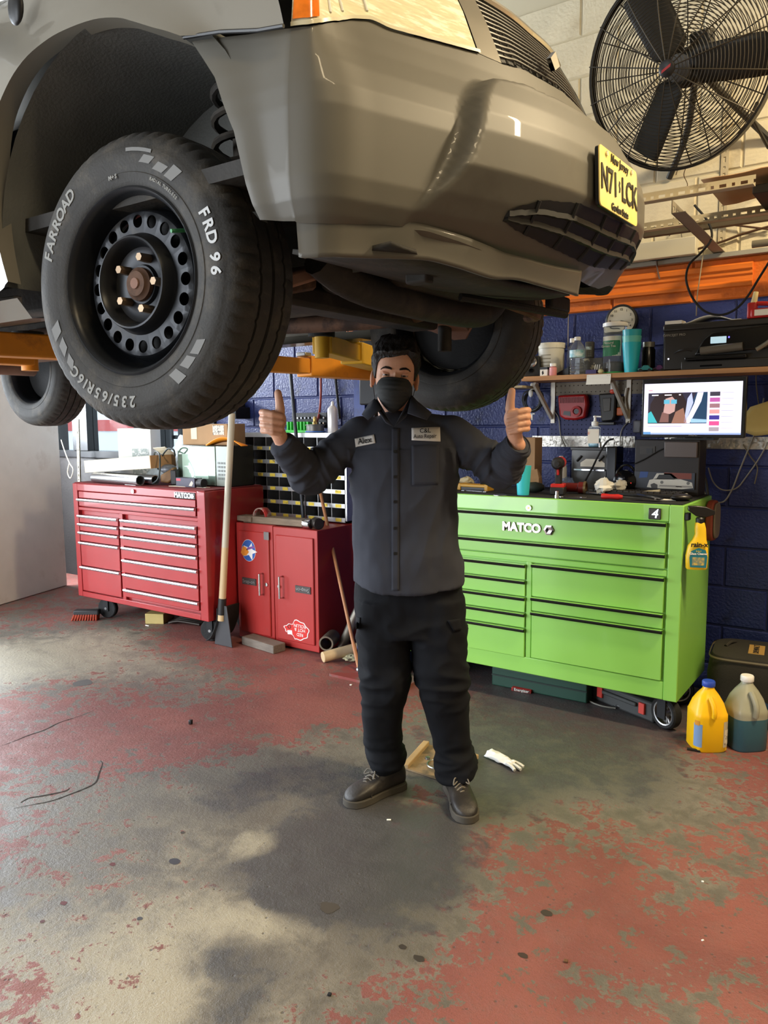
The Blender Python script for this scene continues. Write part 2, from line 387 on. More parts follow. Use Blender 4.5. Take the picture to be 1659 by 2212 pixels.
for x, y, r_, c_ in ((377,1861,.022,(52,52,60)),(243,1867,.012,(90,30,30)),(137,1951,.011,(90,30,30)),(92,1990,.008,(80,30,30)),(302,1984,.009,(60,60,66)),(395,1798,.010,(60,54,46)),(905,2070,.016,(52,46,40)),(870,2045,.012,(52,46,40)),(712,1960,.030,(66,60,52)),(1130,2064,.014,(60,46,40)),(1180,1972,.018,(58,50,44)),(180,1475,.06,(84,84,82))):
    p = onz(x, y, .0008); n_ = 18
    G().add([p] + [p + Vector((r_*(1 + .35*noise.noise(Vector((math.cos(a)*1.5 + x, math.sin(a)*1.5, 1))))*math.cos(a), r_*(.8 + .3*noise.noise(Vector((math.sin(a)*1.7, math.cos(a) + y, 2))))*math.sin(a), 0)) for a in np.linspace(0, 2*PI, n_, endpoint=False)],
            [(0, 1 + k, 1 + (k+1) % n_) for k in range(n_)]).build('floor_stain', mat('stain_%d_%d_%d' % c_, c_, .6), floor, smooth=False)

# ---- back wall: painted concrete blocks in courses (blue, one orange course, cream above)
BLUE = mat('blue_block_paint', (35, 46, 100), 0.42, var=0.12, vscale=5, bump=0.55, bscale=70, rgb2=(22, 28, 60), mscale=7, mlo=0.56, mhi=0.75)
ORANGE = mat('orange_block_paint', (206, 106, 30), 0.55, var=0.1, bump=0.3, bscale=60, rgb2=(160, 78, 28), mscale=5, mlo=0.55, mhi=0.75)
CREAM = mat('cream_block_paint', (214, 204, 176), 0.6, var=0.08, bump=0.3, bscale=55, rgb2=(184, 170, 140), mscale=4, mlo=0.55, mhi=0.8)
def zone_paint():
    m = bpy.data.materials.new('wall_joint_paint'); m.use_nodes = True
    nt = m.node_tree; N = nt.nodes; L = nt.links
    s = N.new('ShaderNodeSeparateXYZ'); L.new(N.new('ShaderNodeTexCoord').outputs['Object'], s.inputs[0])
    def step(z, a, b):
        c = N.new('ShaderNodeMath'); c.operation = 'GREATER_THAN'; c.inputs[1].default_value = z; L.new(s.outputs[2], c.inputs[0])
        x = N.new('ShaderNodeMix'); x.data_type = 'RGBA'; L.new(c.outputs[0], x.inputs[0])
        for i, v in ((6, a), (7, b)):
            if isinstance(v, tuple): x.inputs[i].default_value = (*v, 1)
            else: L.new(v, x.inputs[i])
        return x.outputs[2]
    c1 = step(2.062, lin((28, 38, 88)), lin((190, 96, 28)))
    c2 = step(2.272, c1, lin((200, 190, 162)))
    L.new(c2, N['Principled BSDF'].inputs['Base Color']); N['Principled BSDF'].inputs['Roughness'].default_value = 0.6
    return m
XWL = ony(466, 905, YW).x          # left end of the block wall, where the shop window begins
g = G(); g.box(XWL, 2.7, YW + 0.008, YW + 0.2, -0.05, 4.0)
wall_back = structure('wall_back', g, zone_paint(), smooth=False)
CH, CL = 0.212, 0.424
def block_mesh(m, L_=CL):
    g = G(); j = 0.004; e = 0.006
    x0, x1, z0, z1 = j, L_ - j, j, CH - j
    g.add([(x0, .008, z0), (x1, .008, z0), (x1, .008, z1), (x0, .008, z1), (x0+e, 0, z0+e), (x1-e, 0, z0+e), (x1-e, 0, z1-e), (x0+e, 0, z1-e)],
          [(4, 5, 6, 7), (0, 1, 5, 4), (1, 2, 6, 5), (2, 3, 7, 6), (3, 0, 4, 7)])
    return g.mesh('block', m, smooth=False)
BM = {k: block_mesh(m) for k, m in (('b', BLUE), ('o', ORANGE), ('c', CREAM))}
BH = {k: block_mesh(m, CL/2) for k, m in (('b', BLUE), ('o', ORANGE), ('c', CREAM))}
def put_block(me, x, z):
    o = bpy.data.objects.new('block', me); COL.objects.link(o); o.parent = wall_back; o.location = (x, YW, z)
for r in range(18):
    z = 2.059 - 9*CH + (r - 1)*CH
    if z < -0.07: continue
    zc = z + CH/2; k = 'b' if zc < 2.05 else ('o' if zc < 2.27 else 'c')
    off = 0.0 if r % 2 else CL/2
    x = XWL + (CL/2 if r % 2 == 0 else 0)
    if r % 2 == 0: put_block(BH[k], XWL, z)
    while x < 0.45:
        put_block(BM[k], x, z); x += CL

# ---- left part of the back wall: shop window over a dark parapet, and the left wall
DARKW = mat('dark_wall_paint', (40, 38, 38), 0.7, var=0.2, bump=0.2)
FRAME = mat('dark_window_frame', (24, 24, 26), 0.45)
GLASS = mat('window_glass', (235, 245, 250), 0.02, trans=1.0, ior=1.05, spec=0.3)
ZS = ony(230, 975, YW).z
XL = -6.95
g = G(); g.box(XL, XWL, YW + 0.01, YW + 0.2, -0.05, ZS - 0.03).box(XL, XWL, YW + 0.01, YW + 0.2, 2.75, 4.0)
structure('wall_back_parapet', g, DARKW, smooth=False)
win = G().box(XL, XWL, YW - 0.01, YW + 0.12, ZS - 0.06, ZS).build('window_1', FRAME); win['kind'] = 'structure'
def bar(px0, px1, y):
    return ony(px0, y, YW).x, ony(px1, y, YW).x
for a, b in (bar(160, 192, 930), bar(333, 347, 930)):
    G().box(a, b, YW - 0.02, YW + 0.1, ZS, 2.75).build('window_mullion', FRAME, win, bevel=0.004)
G().box(XWL - 0.05, XWL, YW - 0.02, YW + 0.1, ZS, 2.75).build('window_jamb', FRAME, win)
G().box(XL, XWL, YW, YW + 0.08, ony(230, 915, YW).z + .62, ony(230, 915, YW).z + .67).build('window_rail', FRAME, win)
edges = [XL, *bar(160, 192, 930), *bar(333, 347, 930), XWL - 0.05]
for i in (0, 2, 4):
    G().box(edges[i], edges[i+1], YW + 0.045, YW + 0.051, ZS, 2.75).build('window_pane', GLASS, win)
G().box(XL - .15, XL, 2.3, 2.75, -0.05, 4.0).box(XL - .15, XL, 4.15, YW + 0.2, -0.05, 4.0).box(XL - .15, XL, 2.75, 4.15, -0.05, 1.30).box(XL - .15, XL, 2.75, 4.15, 2.60, 4.0).build('wall_left', DARKW)['kind'] = 'structure'
win2 = G().box(XL - .05, XL + .03, 2.75, 4.15, 1.26, 1.32).build('window_2', FRAME); win2['kind'] = 'structure'
for y in (2.75, 3.42, 4.09): G().box(XL - .05, XL + .02, y, y + .06, 1.32, 2.60).build('window_mullion', FRAME, win2)
for y in (2.81, 3.48): G().box(XL - .03, XL - .024, y, y + .61, 1.32, 2.60).build('window_pane', GLASS, win2)
CEIL = mat('ceiling_paint', (150, 146, 136), 0.8, var=0.1)
G().box(-9.2, 2.7, -2.6, YW + .2, 3.98, 4.1).build('ceiling', CEIL)['kind'] = 'structure'
PLAIN = mat('plaster_wall', (150, 142, 126), 0.8, var=0.1)
G().box(2.6, 2.75, -2.6, YW + .2, -0.05, 4.0).build('wall_right', PLAIN)['kind'] = 'structure'
G().box(-2.6, 2.7, -2.75, -2.6, -0.05, 4.0).build('wall_front', PLAIN)['kind'] = 'structure'
# outside, seen over-bright through the shop window
OUTG = mat('street_concrete', (190, 190, 188), 0.9, var=0.1)
g = G().box(-30, 6, YW + .2, 24, -0.15, -0.05); structure('ground_outside', g, OUTG, smooth=False)
hb = thing('street_building', 'pale building with a red band seen beyond the shop window', 'building', (-16, 16, -0.05))
G().box(-9, 9, 0, 3, 0, 1.9).build('wall', mat('pale_render', (220, 220, 222), 0.8), hb)
G().box(-9, 9, -0.05, 0, 1.25, 1.62).build('red_band', mat('red_band', (190, 90, 86), 0.7), hb)
fe = thing('street_fence', 'dark slatted fence standing outside behind the shop window', 'fence', (-9.2, 8.2, -0.05))
for i in range(15):
    G().box(-1.6 + i*.22, -1.53 + i*.22, 0, .04, 0, 1.45 + .05*(i % 2)).build('slat', FRAME, fe)
for z in (.5, 1.25): G().box(-1.7, 1.7, .04, .08, z, z + .06).build('rail', FRAME, fe)

# orange moulding along the orange course, end at the right
xa, xb = ony(1120, 640, YW).x - .6, ony(1627, 585, YW).x
for z0, z1, d in ((2.205, 2.228, .022), (2.165, 2.200, .014), (2.128, 2.160, .026)):
    pass
tr = G()
prof = [(0, 2.118), (.020, 2.122), (.024, 2.136), (.016, 2.144), (.010, 2.150), (.010, 2.172), (.018, 2.180), (.018, 2.196), (.028, 2.204), (.030, 2.226), (.020, 2.234), (0, 2.236)]
tr.loft([[(x, YW - d, z) for d, z in prof] for x in (xa, xb)])
t_o = tr.build('trim_1', mat('orange_wood_paint', (212, 112, 34), 0.5, var=0.1, bump=0.15, stretch=(1, 1, 6)), smooth=False); t_o['kind'] = 'structure'

# ================================================================== THE VEHICLE ON THE LIFT
YC = 2.04
PAINT = mat('silver_grey_paint', (122, 117, 106), 0.38, 0.25, coat=0.35, var=0.03, vscale=2)
BUMP = mat('grey_bumper_plastic', (88, 85, 77), 0.52, 0.0, coat=0.08, var=0.06, vscale=5, rgb2=(76, 71, 63), mscale=3.5, mlo=0.58, mhi=0.8)
DUST = mat('dusty_rubber', (46, 44, 41), 0.7, var=0.2, vscale=14, rgb2=(84, 77, 66), mscale=9, mlo=0.5, mhi=0.75, bump=0.15, bscale=160)
LETT = mat('tyre_lettering', (138, 138, 134), 0.6)
LETW = mat('tyre_lettering_bright', (196, 198, 198), 0.6)
STEELW = mat('black_steel_wheel', (36, 38, 42), 0.36, 0.45, var=0.2, rgb2=(70, 64, 54), mscale=6, mlo=0.58, mhi=0.8)
RUST = mat('rusty_steel', (96, 70, 54), 0.75, 0.3, var=0.3, vscale=16, rgb2=(58, 44, 36), mscale=10)
RUSTL = mat('dusty_rust', (138, 106, 92), 0.8, 0.1, var=0.2, vscale=10)
UNDER = mat('underbody_dirt', (40, 37, 33), 0.75, var=0.3, vscale=7, rgb2=(66, 58, 48), mscale=6, mlo=0.52, mhi=0.7, bump=0.2)
LINER = mat('wheel_liner', (100, 101, 98), 0.8, var=0.15, bump=0.2, bscale=120)
car = thing('sport_utility_vehicle', 'silver grey sport utility vehicle raised high on the lift, front end over the man', 'car', (-2.6, YC, 1.44))
def cg(g, name, m, parent=None, **kw):
    return g.build(name, m, parent or car, world=True, **kw)
def mir(P): return [Vector((p.x, 2*YC - p.y, p.z + .05*2*max(0, YC - p.y)/1.0*.85)) for p in P]   # far side hangs a little higher

PLn = [(-1.03,1.165),(-.978,1.183),(-.94,1.225),(-.912,1.295),(-.878,1.385),(-.835,1.50),(-.79,1.62),(-.752,1.75),(-.727,1.90),(-.72,2.04)]
PLd = catmull([Vector((x, y, 0)) for x, y in PLn], 12)
NP = len(PLd)
DZ = [(1.66,.17),(1.72,.14),(1.76,.12),(1.80,.09),(1.83,.056),(1.86,.026),(1.89,.008),(1.93,0),(2.06,0),(2.10,.008),(2.15,.030),(2.20,.060),(2.25,.085),(2.30,.106),(2.40,.152),(2.50,.21),(2.6,.33)]
def pl(i):
    p = PLd[i]; a = PLd[max(i-1, 0)]; b = PLd[min(i+1, NP-1)]
    t = (b - a).normalized(); n = Vector((-t.y, t.x, 0))          # inward
    if i == NP - 1: n = Vector((-1, 0, 0))
    return p, n
def S(i, z, off=0.0):
    p, n = pl(i); k = 0.35 + 0.65*sstep(0, 38, i) if z > 1.95 else 0.8 + .2*sstep(0, 38, i)
    d = interp(z, DZ)*k
    return Vector((p.x, p.y, z)) + n*(d + off)
def solve_z(i, tab, lo=1.65, hi=2.5, off=0.0):
    """height on column i at which the surface meets an outline given as photo (x, y) points"""
    best = None
    for z in np.linspace(lo, hi, 171):
        x, y = proj(S(i, float(z), off)); e = abs(y - interp(x, tab))
        if best is None or e < best[0]: best = (e, float(z))
    return best[1]
TOP = [(405,85),(480,72),(610,68),(625,62),(700,52),(764,43),(802,46),(841,65),(1034,116),(1087,140),(1130,150),(1227,205),(1297,253),(1330,285)]
BOT = [(556,462),(650,482),(745,484),(830,486),(900,492),(1000,525),(1085,560),(1200,588),(1290,603),(1320,615)]
zt = [solve_z(i, TOP, 2.0, 2.35) for i in range(NP)]
zb = [solve_z(i, BOT, 1.70, 1.92) for i in range(NP)]
def smooth_list(a, k=2):
    for _ in range(k):
        a = [a[0]] + [(a[i-1] + 2*a[i] + a[i+1])/4 for i in range(1, len(a)-1)] + [a[-1]]
    return a
zt = smooth_list(zt, 1); zb = smooth_list(zb, 4)
BL = [(178,1022),(195,1006),(220,996),(290,985),(345,965),(390,940),(430,908),(470,875),(520,850)]
BT = [(980,186),(1010,177),(1030,176),(1100,190),(1190,230),(1290,290),(1400,350)]
def bulge(x, y):
    xl = interp(y, BL); yt = interp(x, BT)
    return sstep(0, 24, x - xl)*sstep(-1, 8, y - yt)
def bump_pt(i, z):
    p = S(i, z); x, y = proj(p); m = bulge(x, y); _, n = pl(i)
    o = -0.050*m + m*max(0.0, 1.985 - z)*0.50
    # shallow scoop around the raised centre
    return p + n*o
ARCH = [(1.78,-1.10),(1.867,-1.115),(1.932,-1.132),(2.035,-1.16),(2.155,-1.221),(2.253,-1.306)]
NR = 90
rows_cols = []
for k in range(12):                                            # side piece between wheel arch and corner
    f = k/12; a = []
    ztop = 2.253*(1-f) + zt[0]*f; zbot = 1.862*(1-f) + zb[0]*f
    for r in range(NR+1):
        z = zbot + (ztop - zbot)*r/NR
        X = interp(z, ARCH)*(1-f) - 1.03*f
        a.append(Vector((X, 1.165 - .014*(1 - sstep(0, .6, f)) + interp(z, DZ)*(0.35 if z > 1.95 else .8), z)))
    rows_cols.append(a)
lip = [Vector((p.x - .006, p.y + .03, p.z)) for p in rows_cols[0]]
near = [lip] + rows_cols + [[bump_pt(i, zb[i] + (zt[i]-zb[i])*r/NR) for r in range(NR+1)] for i in range(NP)]
full = near + [mir(c) for c in reversed(near[:-1])]
cg(G().grid(full), 'front_bumper', BUMP, angle=60)
# underside return of the bumper
und = [[c[0], c[0] + Vector((-.05, .03 if c[0].y < YC else -.03, .03))] for c in full]
cg(G().grid(und), 'bumper_underside', UNDER)

# ---- air dam under the bumper
ADB = [(640,572),(700,574),(870,578),(940,598),(1000,617),(1060,615),(1150,640),(1246,672),(1300,690)]
adb = smooth_list([solve_z(i, ADB, 1.6, 1.84, .045) for i in range(NP)], 5)
dam = []
for i in range(NP):
    zt_ = zb[i] + .012; zb_ = adb[i]; c = []
    for r in range(9):
        t = r/8; z = zb_ + (zt_ - zb_)*t
        p, n = pl(i); base = S(i, zt_)
        off = 0.016 + 0.004*math.cos(t*PI) - .012*sstep(34, 68, i)
        c.append(Vector((base.x, base.y, z)) + n*off)
    dam.append(c)
damf = [[p + Vector((-.0, .02, 0)) for p in dam[0]]] + dam
damf = [c for c in damf if proj(c[0])[0] < 1250]
damo = cg(G().grid(damf), 'air_dam', BUMP)
sm = damo.modifiers.new('s', 'SOLIDIFY'); sm.thickness = .008
# little step moulded into the air dam
ic = min(range(NP), key=lambda i: abs(proj(S(i, zb[i]))[0] - 975)); st_ = []
for k in range(-13, 14):
    i = max(1, min(NP-2, ic + k)); w_ = 1 - sstep(.55, 1.0, abs(k)/13)
    st_.append([S(i, zb[i] + .004, .010), S(i, zb[i] - .004, .004 - .020*w_), S(i, zb[i] - .012, .004 - .020*w_), S(i, zb[i] - .022, .012)])
cg(G().loft(st_), 'air_dam_step', BUMP)

# ---- lower intake: dark mesh panel and bars
LGT = [(1078,463),(1120,446),(1168,433),(1250,440),(1330,478),(1380,505)]
LGB = [(1078,470),(1110,498),(1200,542),(1290,584),(1340,592)]
def bsolve(i, tab, lo, hi):
    best = None
    for z in np.linspace(lo, hi, 121):
        x, y = proj(bump_pt(i, float(z))); e = abs(y - interp(x, tab))
        if best is None or e < best[0]: best = (e, float(z))
    return best[1]
i0 = next(i for i in range(NP) if proj(bump_pt(i, 1.9))[0] > 1086)
lg = []
for i in range(i0, NP):
    a, b = bsolve(i, LGT, 1.8, 2.05), bsolve(i, LGB, 1.74, 1.96); _, n = pl(i)
    lg.append([bump_pt(i, b + (a-b)*t/6) - n*.004 for t in range(7)])
lgf = lg + [mir(c) for c in reversed(lg[:-1])]
cg(G().grid(lgf), 'lower_intake', mat('intake_black', (9, 10, 11), 0.5))
INT = mat('intake_bar', (24, 25, 27), 0.6)
for t in (2, 4):
    pts = [c[t] for c in lgf]
    gq = G(); gq.loft([[p + Vector((.005, 0, .006)), p + Vector((.005, 0, -.006)), p + Vector((-.01, 0, -.007)), p + Vector((-.01, 0, .007))] for p in pts])
    cg(gq, 'intake_slat', INT)
for j in range(7, len(lgf) - 5, 11):
    gq = G(); gq.tube([p + Vector((.001, 0, 0)) for p in lgf[j]], .005, 6); cg(gq, 'intake_bar', INT)

# ---- headlamps, grille and the panel between them
iH = min(range(NP), key=lambda i: abs(proj(S(i, zt[i]))[0] - 1034)); iG = min(range(NP), key=lambda i: abs(proj(S(i, zt[i]))[0] - 1085))
LENS = mat('hazed_lens', (222, 214, 180), 0.16, coat=0.6, var=0.10, vscale=30, stretch=(1, 1, 5), rgb2=(250, 246, 226), mscale=14, mlo=0.5, mhi=0.62)
AMBER = mat('amber_lens', (232, 120, 18), 0.2, coat=0.5, var=0.12, vscale=60)
def upper(i, z0, z1, n=12, off=0.0): return [S(i, z0 + (z1-z0)*r/n, off) for r in range(n+1)]
ZN = 2.53
for side in (0, 1):
    fl = (lambda P: P) if side == 0 else mir
    hl = cg(G().grid([fl(upper(i, zt[i]+.006, 2.44, 14, -.004)) for i in range(1, iH)]), 'headlamp', LENS)
    cg(G().grid([fl(upper(i, zt[i]+.014, 2.40, 10, -.007)) for i in range(2, 16)]), 'turn_signal', AMBER, hl)
    lipc = [fl([S(i, zt[i]+.001, -.006), S(i, zt[i]+.009, -.007)]) for i in range(1, iH+1)]
    cg(G().grid(lipc), 'lens_rim', mat('lens_rim', (196, 190, 164), 0.3), hl)
    for q in range(3):                                           # moulded fluting behind the lens
        a = 24 + q*9
        cg(G().tube(fl(upper(a, zt[a]+.02, 2.36, 8, -.005)), .003, 6), 'lens_flute', WHITE, hl)
    cg(G().grid([fl(upper(i, zt[i]+.002, ZN, 12, 0)) for i in range(iH, iG+1)]), 'nose_panel', PAINT)
gr_cols = list(range(iG, NP))
gp = [upper(i, zt[i]+.012, 2.488, 12, .022) for i in gr_cols]
gpf = gp + [mir(c) for c in reversed(gp[:-1])]
grille = cg(G().grid(gpf), 'grille', mat('grille_black', (20, 20, 22), 0.5))
GB = mat('grille_bar', (74, 72, 68), 0.4, 0.3)
for r in range(1, 12):
    cg(G().tube([c[r] + Vector((.014, 0, 0)) for c in gpf], .0035, 6), 'grille_slat', GB, grille)
for j in range(1, len(gpf)-1, 3):
    cg(G().tube([p + Vector((.012, 0, 0)) for p in gpf[j]], .0028, 5), 'grille_rib', GB, grille)
tp = [S(i, 2.494, .006) for i in gr_cols]; tpf = tp + list(reversed(mir(tp)))
cg(G().tube(tpf, .011, 8), 'grille_chrome', mat('worn_chrome', (176, 172, 162), 0.28, 0.9), grille)
em = S(NP-8, 2.37, -.02)
cg(G().prism([(-.03,.0),(0,.026),(.03,0),(0,-.02)], em, (0,1,0), (0,0,1), (1,0,0), 0, .012), 'grille_emblem', CHROME, grille)

# ---- hood
hood = []
cols = [S(i, ZN) for i in range(24, NP, 5)] + [S(NP-1, ZN)]
cf = cols + list(reversed(mir(cols[:-1])))
for q, p in enumerate(cf):
    yb = YC + (p.y - YC)*1.0; yb = max(1.24, min(2*YC-1.24, 1.24 + (2*YC-2.48)*q/(len(cf)-1)))
    c = []
    for r in range(9):
        t = r/8; e = abs(2*q/(len(cf)-1) - 1)
        c.append(Vector((p.x + (-2.15 - p.x)*t, p.y + (yb - p.y)*t, p.z + (2.67 - .05*e**2 - p.z)*(1-(1-t)**2))))
    hood.append(c)
ho = cg(G().grid(hood), 'hood', PAINT); ho.modifiers.new('s', 'SOLIDIFY').thickness = .02

# ---- front wings (fenders) around the wheel arch
AR = [(-1.306,2.253),(-1.35,2.275),(-1.399,2.297),(-1.46,2.326),(-1.514,2.349),(-1.60,2.370),(-1.713,2.379),(-1.80,2.375),(-1.891,2.355),(-1.97,2.31),(-2.035,2.235),(-2.07,2.10),(-2.065,1.95),(-2.04,1.84)]
OU = [(-1.034,2.202),(-1.052,2.262),(-1.09,2.36),(-1.16,2.44),(-1.27,2.52),(-1.42,2.585),(-1.60,2.61),(-1.75,2.62),(-1.90,2.63),(-2.05,2.635),(-2.22,2.60),(-2.22,2.35),(-2.22,2.05),(-2.22,1.80)]
ARd = catmull([Vector((x, 0, z)) for x, z in AR], 4); OUd = catmull([Vector((x, 0, z)) for x, z in OU], 4)
def fy(z, t):
    y = 1.165 + interp(z, [(1.8,.02),(2.0,.006),(2.2,0),(2.4,.008),(2.5,.03),(2.58,.07),(2.65,.14)])
    return y - .016*(1 - sstep(0, .35, t))
fend = []
for a, b in zip(ARd, OUd):
    c = [Vector((a.x*.985 - 1.6*.015, 1.20, a.z - .004))]
    for r in range(9):
        t = r/8; p = a.lerp(b, t); c.append(Vector((p.x, fy(p.z, t), p.z)))
    fend.append(c)
for side in (0, 1):
    cg(G().grid(fend if side == 0 else [mir(c) for c in fend]), 'front_wing', PAINT, angle=60)
# shut lines
cg(G().tube([(-1.306, 1.160, 2.253), (-1.204, 1.163, 2.237), (-1.10, 1.165, 2.212), (-1.034, 1.164, 2.201)], .004, 6), 'shut_line', BLK)

# ---- wheel house liners
def liner(fl):
    rows = []
    cz, cx = 1.93, -1.585
    for j in range(25):
        a = math.radians(-3 + 196*j/24)
        r = .485 if True else 0
        rows.append(fl([Vector((cx + (r - .0*k)*math.cos(a)*(1.0), 1.175 + .455*k/6, min(2.40, cz + r*math.sin(a)*.93))) for k in range(7)]))
    return rows
for side in (0, 1):
    fl = (lambda P: P) if side == 0 else mir
    cg(G().grid(liner(fl)), 'wheel_liner', LINER)
    cg(G().grid([fl([Vector((x, 1.63, 1.84)), Vector((x, 1.63, 2.45))]) for x in (-2.16, -1.6, -1.04)]), 'inner_wing', LINER)
    ys = 1.52 if side == 0 else 2*YC - 1.52
    pts = [Vector((-1.50 + .072*math.cos(t), ys + .072*math.sin(t), 2.0 + .32*t/(2*PI*5))) for t in np.linspace(0, 2*PI*5, 90)]
    st = cg(G().cyl((-1.50, ys, 1.72), (-1.50, ys, 2.34), .026, n=14), 'strut', UNDER)
    cg(G().tube(pts, .010, 7), 'coil_spring', UNDER, st)
    cg(G().lathe([(.03,1.985),(.10,1.99),(.105,2.0),(.03,2.01)], 20, (-1.50, ys, 0)), 'spring_seat', UNDER, st)

# ---- wheels
def tyre_g(n=240):
    half = [(.212,.022),(.222,.010),(.232,.005),(.250,.002),(.252,.0035),(.262,.001),(.285,0),(.305,.002),(.307,.0035),(.318,.007),(.330,.014),(.341,.024),(.348,.035),(.352,.048),
            (.3545,.066),(.3545,.070),(.346,.0715),(.346,.0765),(.3548,.078),(.3555,.112),(.347,.1135)]
    prof = half + [(r, .235 - w) for r, w in reversed(half)]
    rings = []
    for q, (r, w) in enumerate(prof):
        rg = []
        ww = min(w, .235 - w)
        for i in range(n):
            rr = r
            if .024 <= ww <= .062: rr -= .006*(1 if i % 4 == 0 else 0)
            elif .064 <= ww <= .07 or .078 <= ww < .08: rr -= .004*(1 if (i + (q*2)) % 6 == 0 else 0)
            a = 2*PI*i/n
            rg.append((rr*math.cos(a), rr*math.sin(a), w))
        rings.append(rg)
    g = G(); g.loft(rings, cap=False); return g
def rim_g():
    g = G()
    g.lathe([(.212,.020),(.222,.018),(.2225,.010),(.217,.006),(.212,.010),(.206,.020),(.203,.05),(.197,.085),(.188,.098),(.181,.080),(.177,.056),(.172,.050)], 60, cap=False)
    g.lathe([(.122,.046),(.118,.038),(.113,.020),(.109,.013),(.105,.012),(.101,.016),(.097,.030),(.090,.052),(.078,.060),(.050,.060),(.046,.050),(.0,.050)], 60, cap=False)
    g.lathe([(.190,.097),(.196,.13),(.200,.19),(.208,.212),(.216,.220)], 60, cap=False)
    H = 20; rh, r_o, r_i = .150, .172, .122
    for h in range(H):                                            # the flat ring with its round holes
        a0 = 2*PI*(h - .5)/H; a1 = 2*PI*(h + .5)/H; am = (a0 + a1)/2; m = 6
        loop = [(r_i, a0 + (a1-a0)*k/m) for k in range(m)] + [(r_i + (r_o-r_i)*k/m, a1) for k in range(m)] + [(r_o, a1 + (a0-a1)*k/m) for k in range(m)] + [(r_o + (r_i-r_o)*k/m, a0) for k in range(m)]
        P = [Vector((r*math.cos(a), r*math.sin(a), .046 + (.004 if r > .165 else 0))) for r, a in loop]
        c = Vector((rh*math.cos(am), rh*math.sin(am), .0465)); Hn = []
        for p in P:
            d = (p - c); d.z = 0; d.normalize(); Hn.append(c + d*.0155)
        In = [q + Vector((0, 0, .006)) for q in Hn]
        g.loft([P, Hn, In], cap=False)
    return g
TY, RIM = tyre_g().mesh('tire', DUST, angle=35), rim_g().mesh('wheel', STEELW, angle=35)
def wheel(name_c, center, out, lugs=True, label=None):
    z = -Vector(out).normalized(); x = Vector((0, 0, 1)).cross(z); x.normalize(); y = z.cross(x)
    # local z = inward, so seen from outside x runs right
    M3 = Matrix((-x, y, z)).transposed() if False else Matrix((x, y, z)).transposed()
    m = Matrix.Translation(Vector(center)) @ M3.to_4x4()
    o = bpy.data.objects.new('wheel', RIM); COL.objects.link(o); o.parent = car
    o.matrix_parent_inverse = Matrix.Identity(4); o.matrix_basis = wm(car).inverted() @ m; WM[o.name] = m
    if label: o['label'] = label
    t = bpy.data.objects.new('tire', TY); COL.objects.link(t); t.parent = o; WM[t.name] = m
    G().lathe([(.0,.100),(.185,.100),(.185,.118),(.0,.118)], 30).build('brake_backing', BLK2, o)
    G().lathe([(.0,.03),(.030,.03),(.033,.036),(.040,.040),(.042,.062),(.0,.062)], 24).build('hub_cap', RUST, o)
    G().lathe([(.0,.026),(.013,.026),(.014,.032),(.0,.033)], 12).build('axle_nut', RUSTL, o)
    for k in range(5):
        a = 2*PI*k/5 + PI
        G().cyl((.064*math.cos(a), .064*math.sin(a), .062), (.064*math.cos(a), .064*math.sin(a), .026), .0115, .010, n=6).build('lug_nut', mat('lug_nut_steel', (150, 128, 104), 0.4, 0.7, var=.3), o)
    return o, M3
ST = math.radians(5.2)
WC = Vector((-1.594, 1.206, 1.798))
w1, M3 = wheel('near', WC, (math.sin(ST), -math.cos(ST), 0), label='near front wheel with a plain black steel rim and white-lettered tire')
def arc_text(o, body, r, amid, size, material, w=-.0008, sp=1.0, shear=0.0):
    """letters set clockwise round the sidewall, tops outward (as seen from outside)"""
    adv = []
    for ch in body:
        adv.append(size*(.34 if ch in ' /1' else .70)*sp)
    tot = sum(adv); a = amid + tot/2/r; g = G()
    for ch, d in zip(body, adv):
        a -= d/2/r
        if ch != ' ':
            vs, fs = text_g(ch, size, .0006, size*.03, shear=shear)
            # seen from outside the local x axis runs to the viewer's left, so mirror it
            er = Vector((-math.cos(a), math.sin(a), 0)); et = Vector((-math.sin(a)*-1*-1, -math.cos(a), 0))
            et = Vector((-math.sin(a), -math.cos(a), 0))
            er = Vector((SX*math.cos(a), math.sin(a), 0)); et = Vector((SX*math.sin(a), -math.cos(a), 0))
            g.add([er*(r + v.y) + et*v.x + Vector((0, 0, w - v.z)) for v in vs], fs)
        a -= d/2/r
    return g.build('tire_lettering', material, o, smooth=False)
right = Vector((math.cos(ST), math.sin(ST), 0))
SX = 1.0 if (M3 @ Vector((1, 0, 0))).dot(right) > 0 else -1.0
arc_text(w1, 'FARROAD', .285, math.radians(146), .040, LETT, shear=.15)
arc_text(w1, 'FRD 96', .285, math.radians(13), .040, LETW, shear=.1, sp=1.05)
arc_text(w1, '235/65R16C', .285, math.radians(249), .038, LETT, shear=.1, sp=1.05)
arc_text(w1, 'M+S', .245, math.radians(96), .014, LETT)
arc_text(w1, 'RADIAL TUBELESS', .242, math.radians(55), .010, LETT)
def side_mark(a0, a1, r0, r1, sk=0.0):
    g = G(); n = 5; P0 = []; P1 = []
    for k in range(n):
        a = math.radians(a0 + (a1-a0)*k/(n-1))
        for r, L_ in ((r0, P0), (r1, P1)):
            aa = a + (sk if r == r1 else 0)
            L_.append(Vector((SX*r*math.cos(aa), r*math.sin(aa), -.0008)))
    g.grid([P0, P1]); g.build('tire_marking', mat('tyre_marking', (112, 112, 110), .6), w1, smooth=False)
for a0, a1, r0, r1, sk in ((86,70,.296,.304,.0),(77,70,.272,.290,-.05),(67,60,.264,.284,-.05),(58,52,.262,.296,-.06),(300,306,.262,.296,.05),(309,316,.264,.288,.05),(318,326,.268,.290,.05),(196,203,.262,.294,.05),(206,213,.264,.288,.05),(216,222,.268,.290,.05)):
    side_mark(a0, a1, r0, r1, sk)
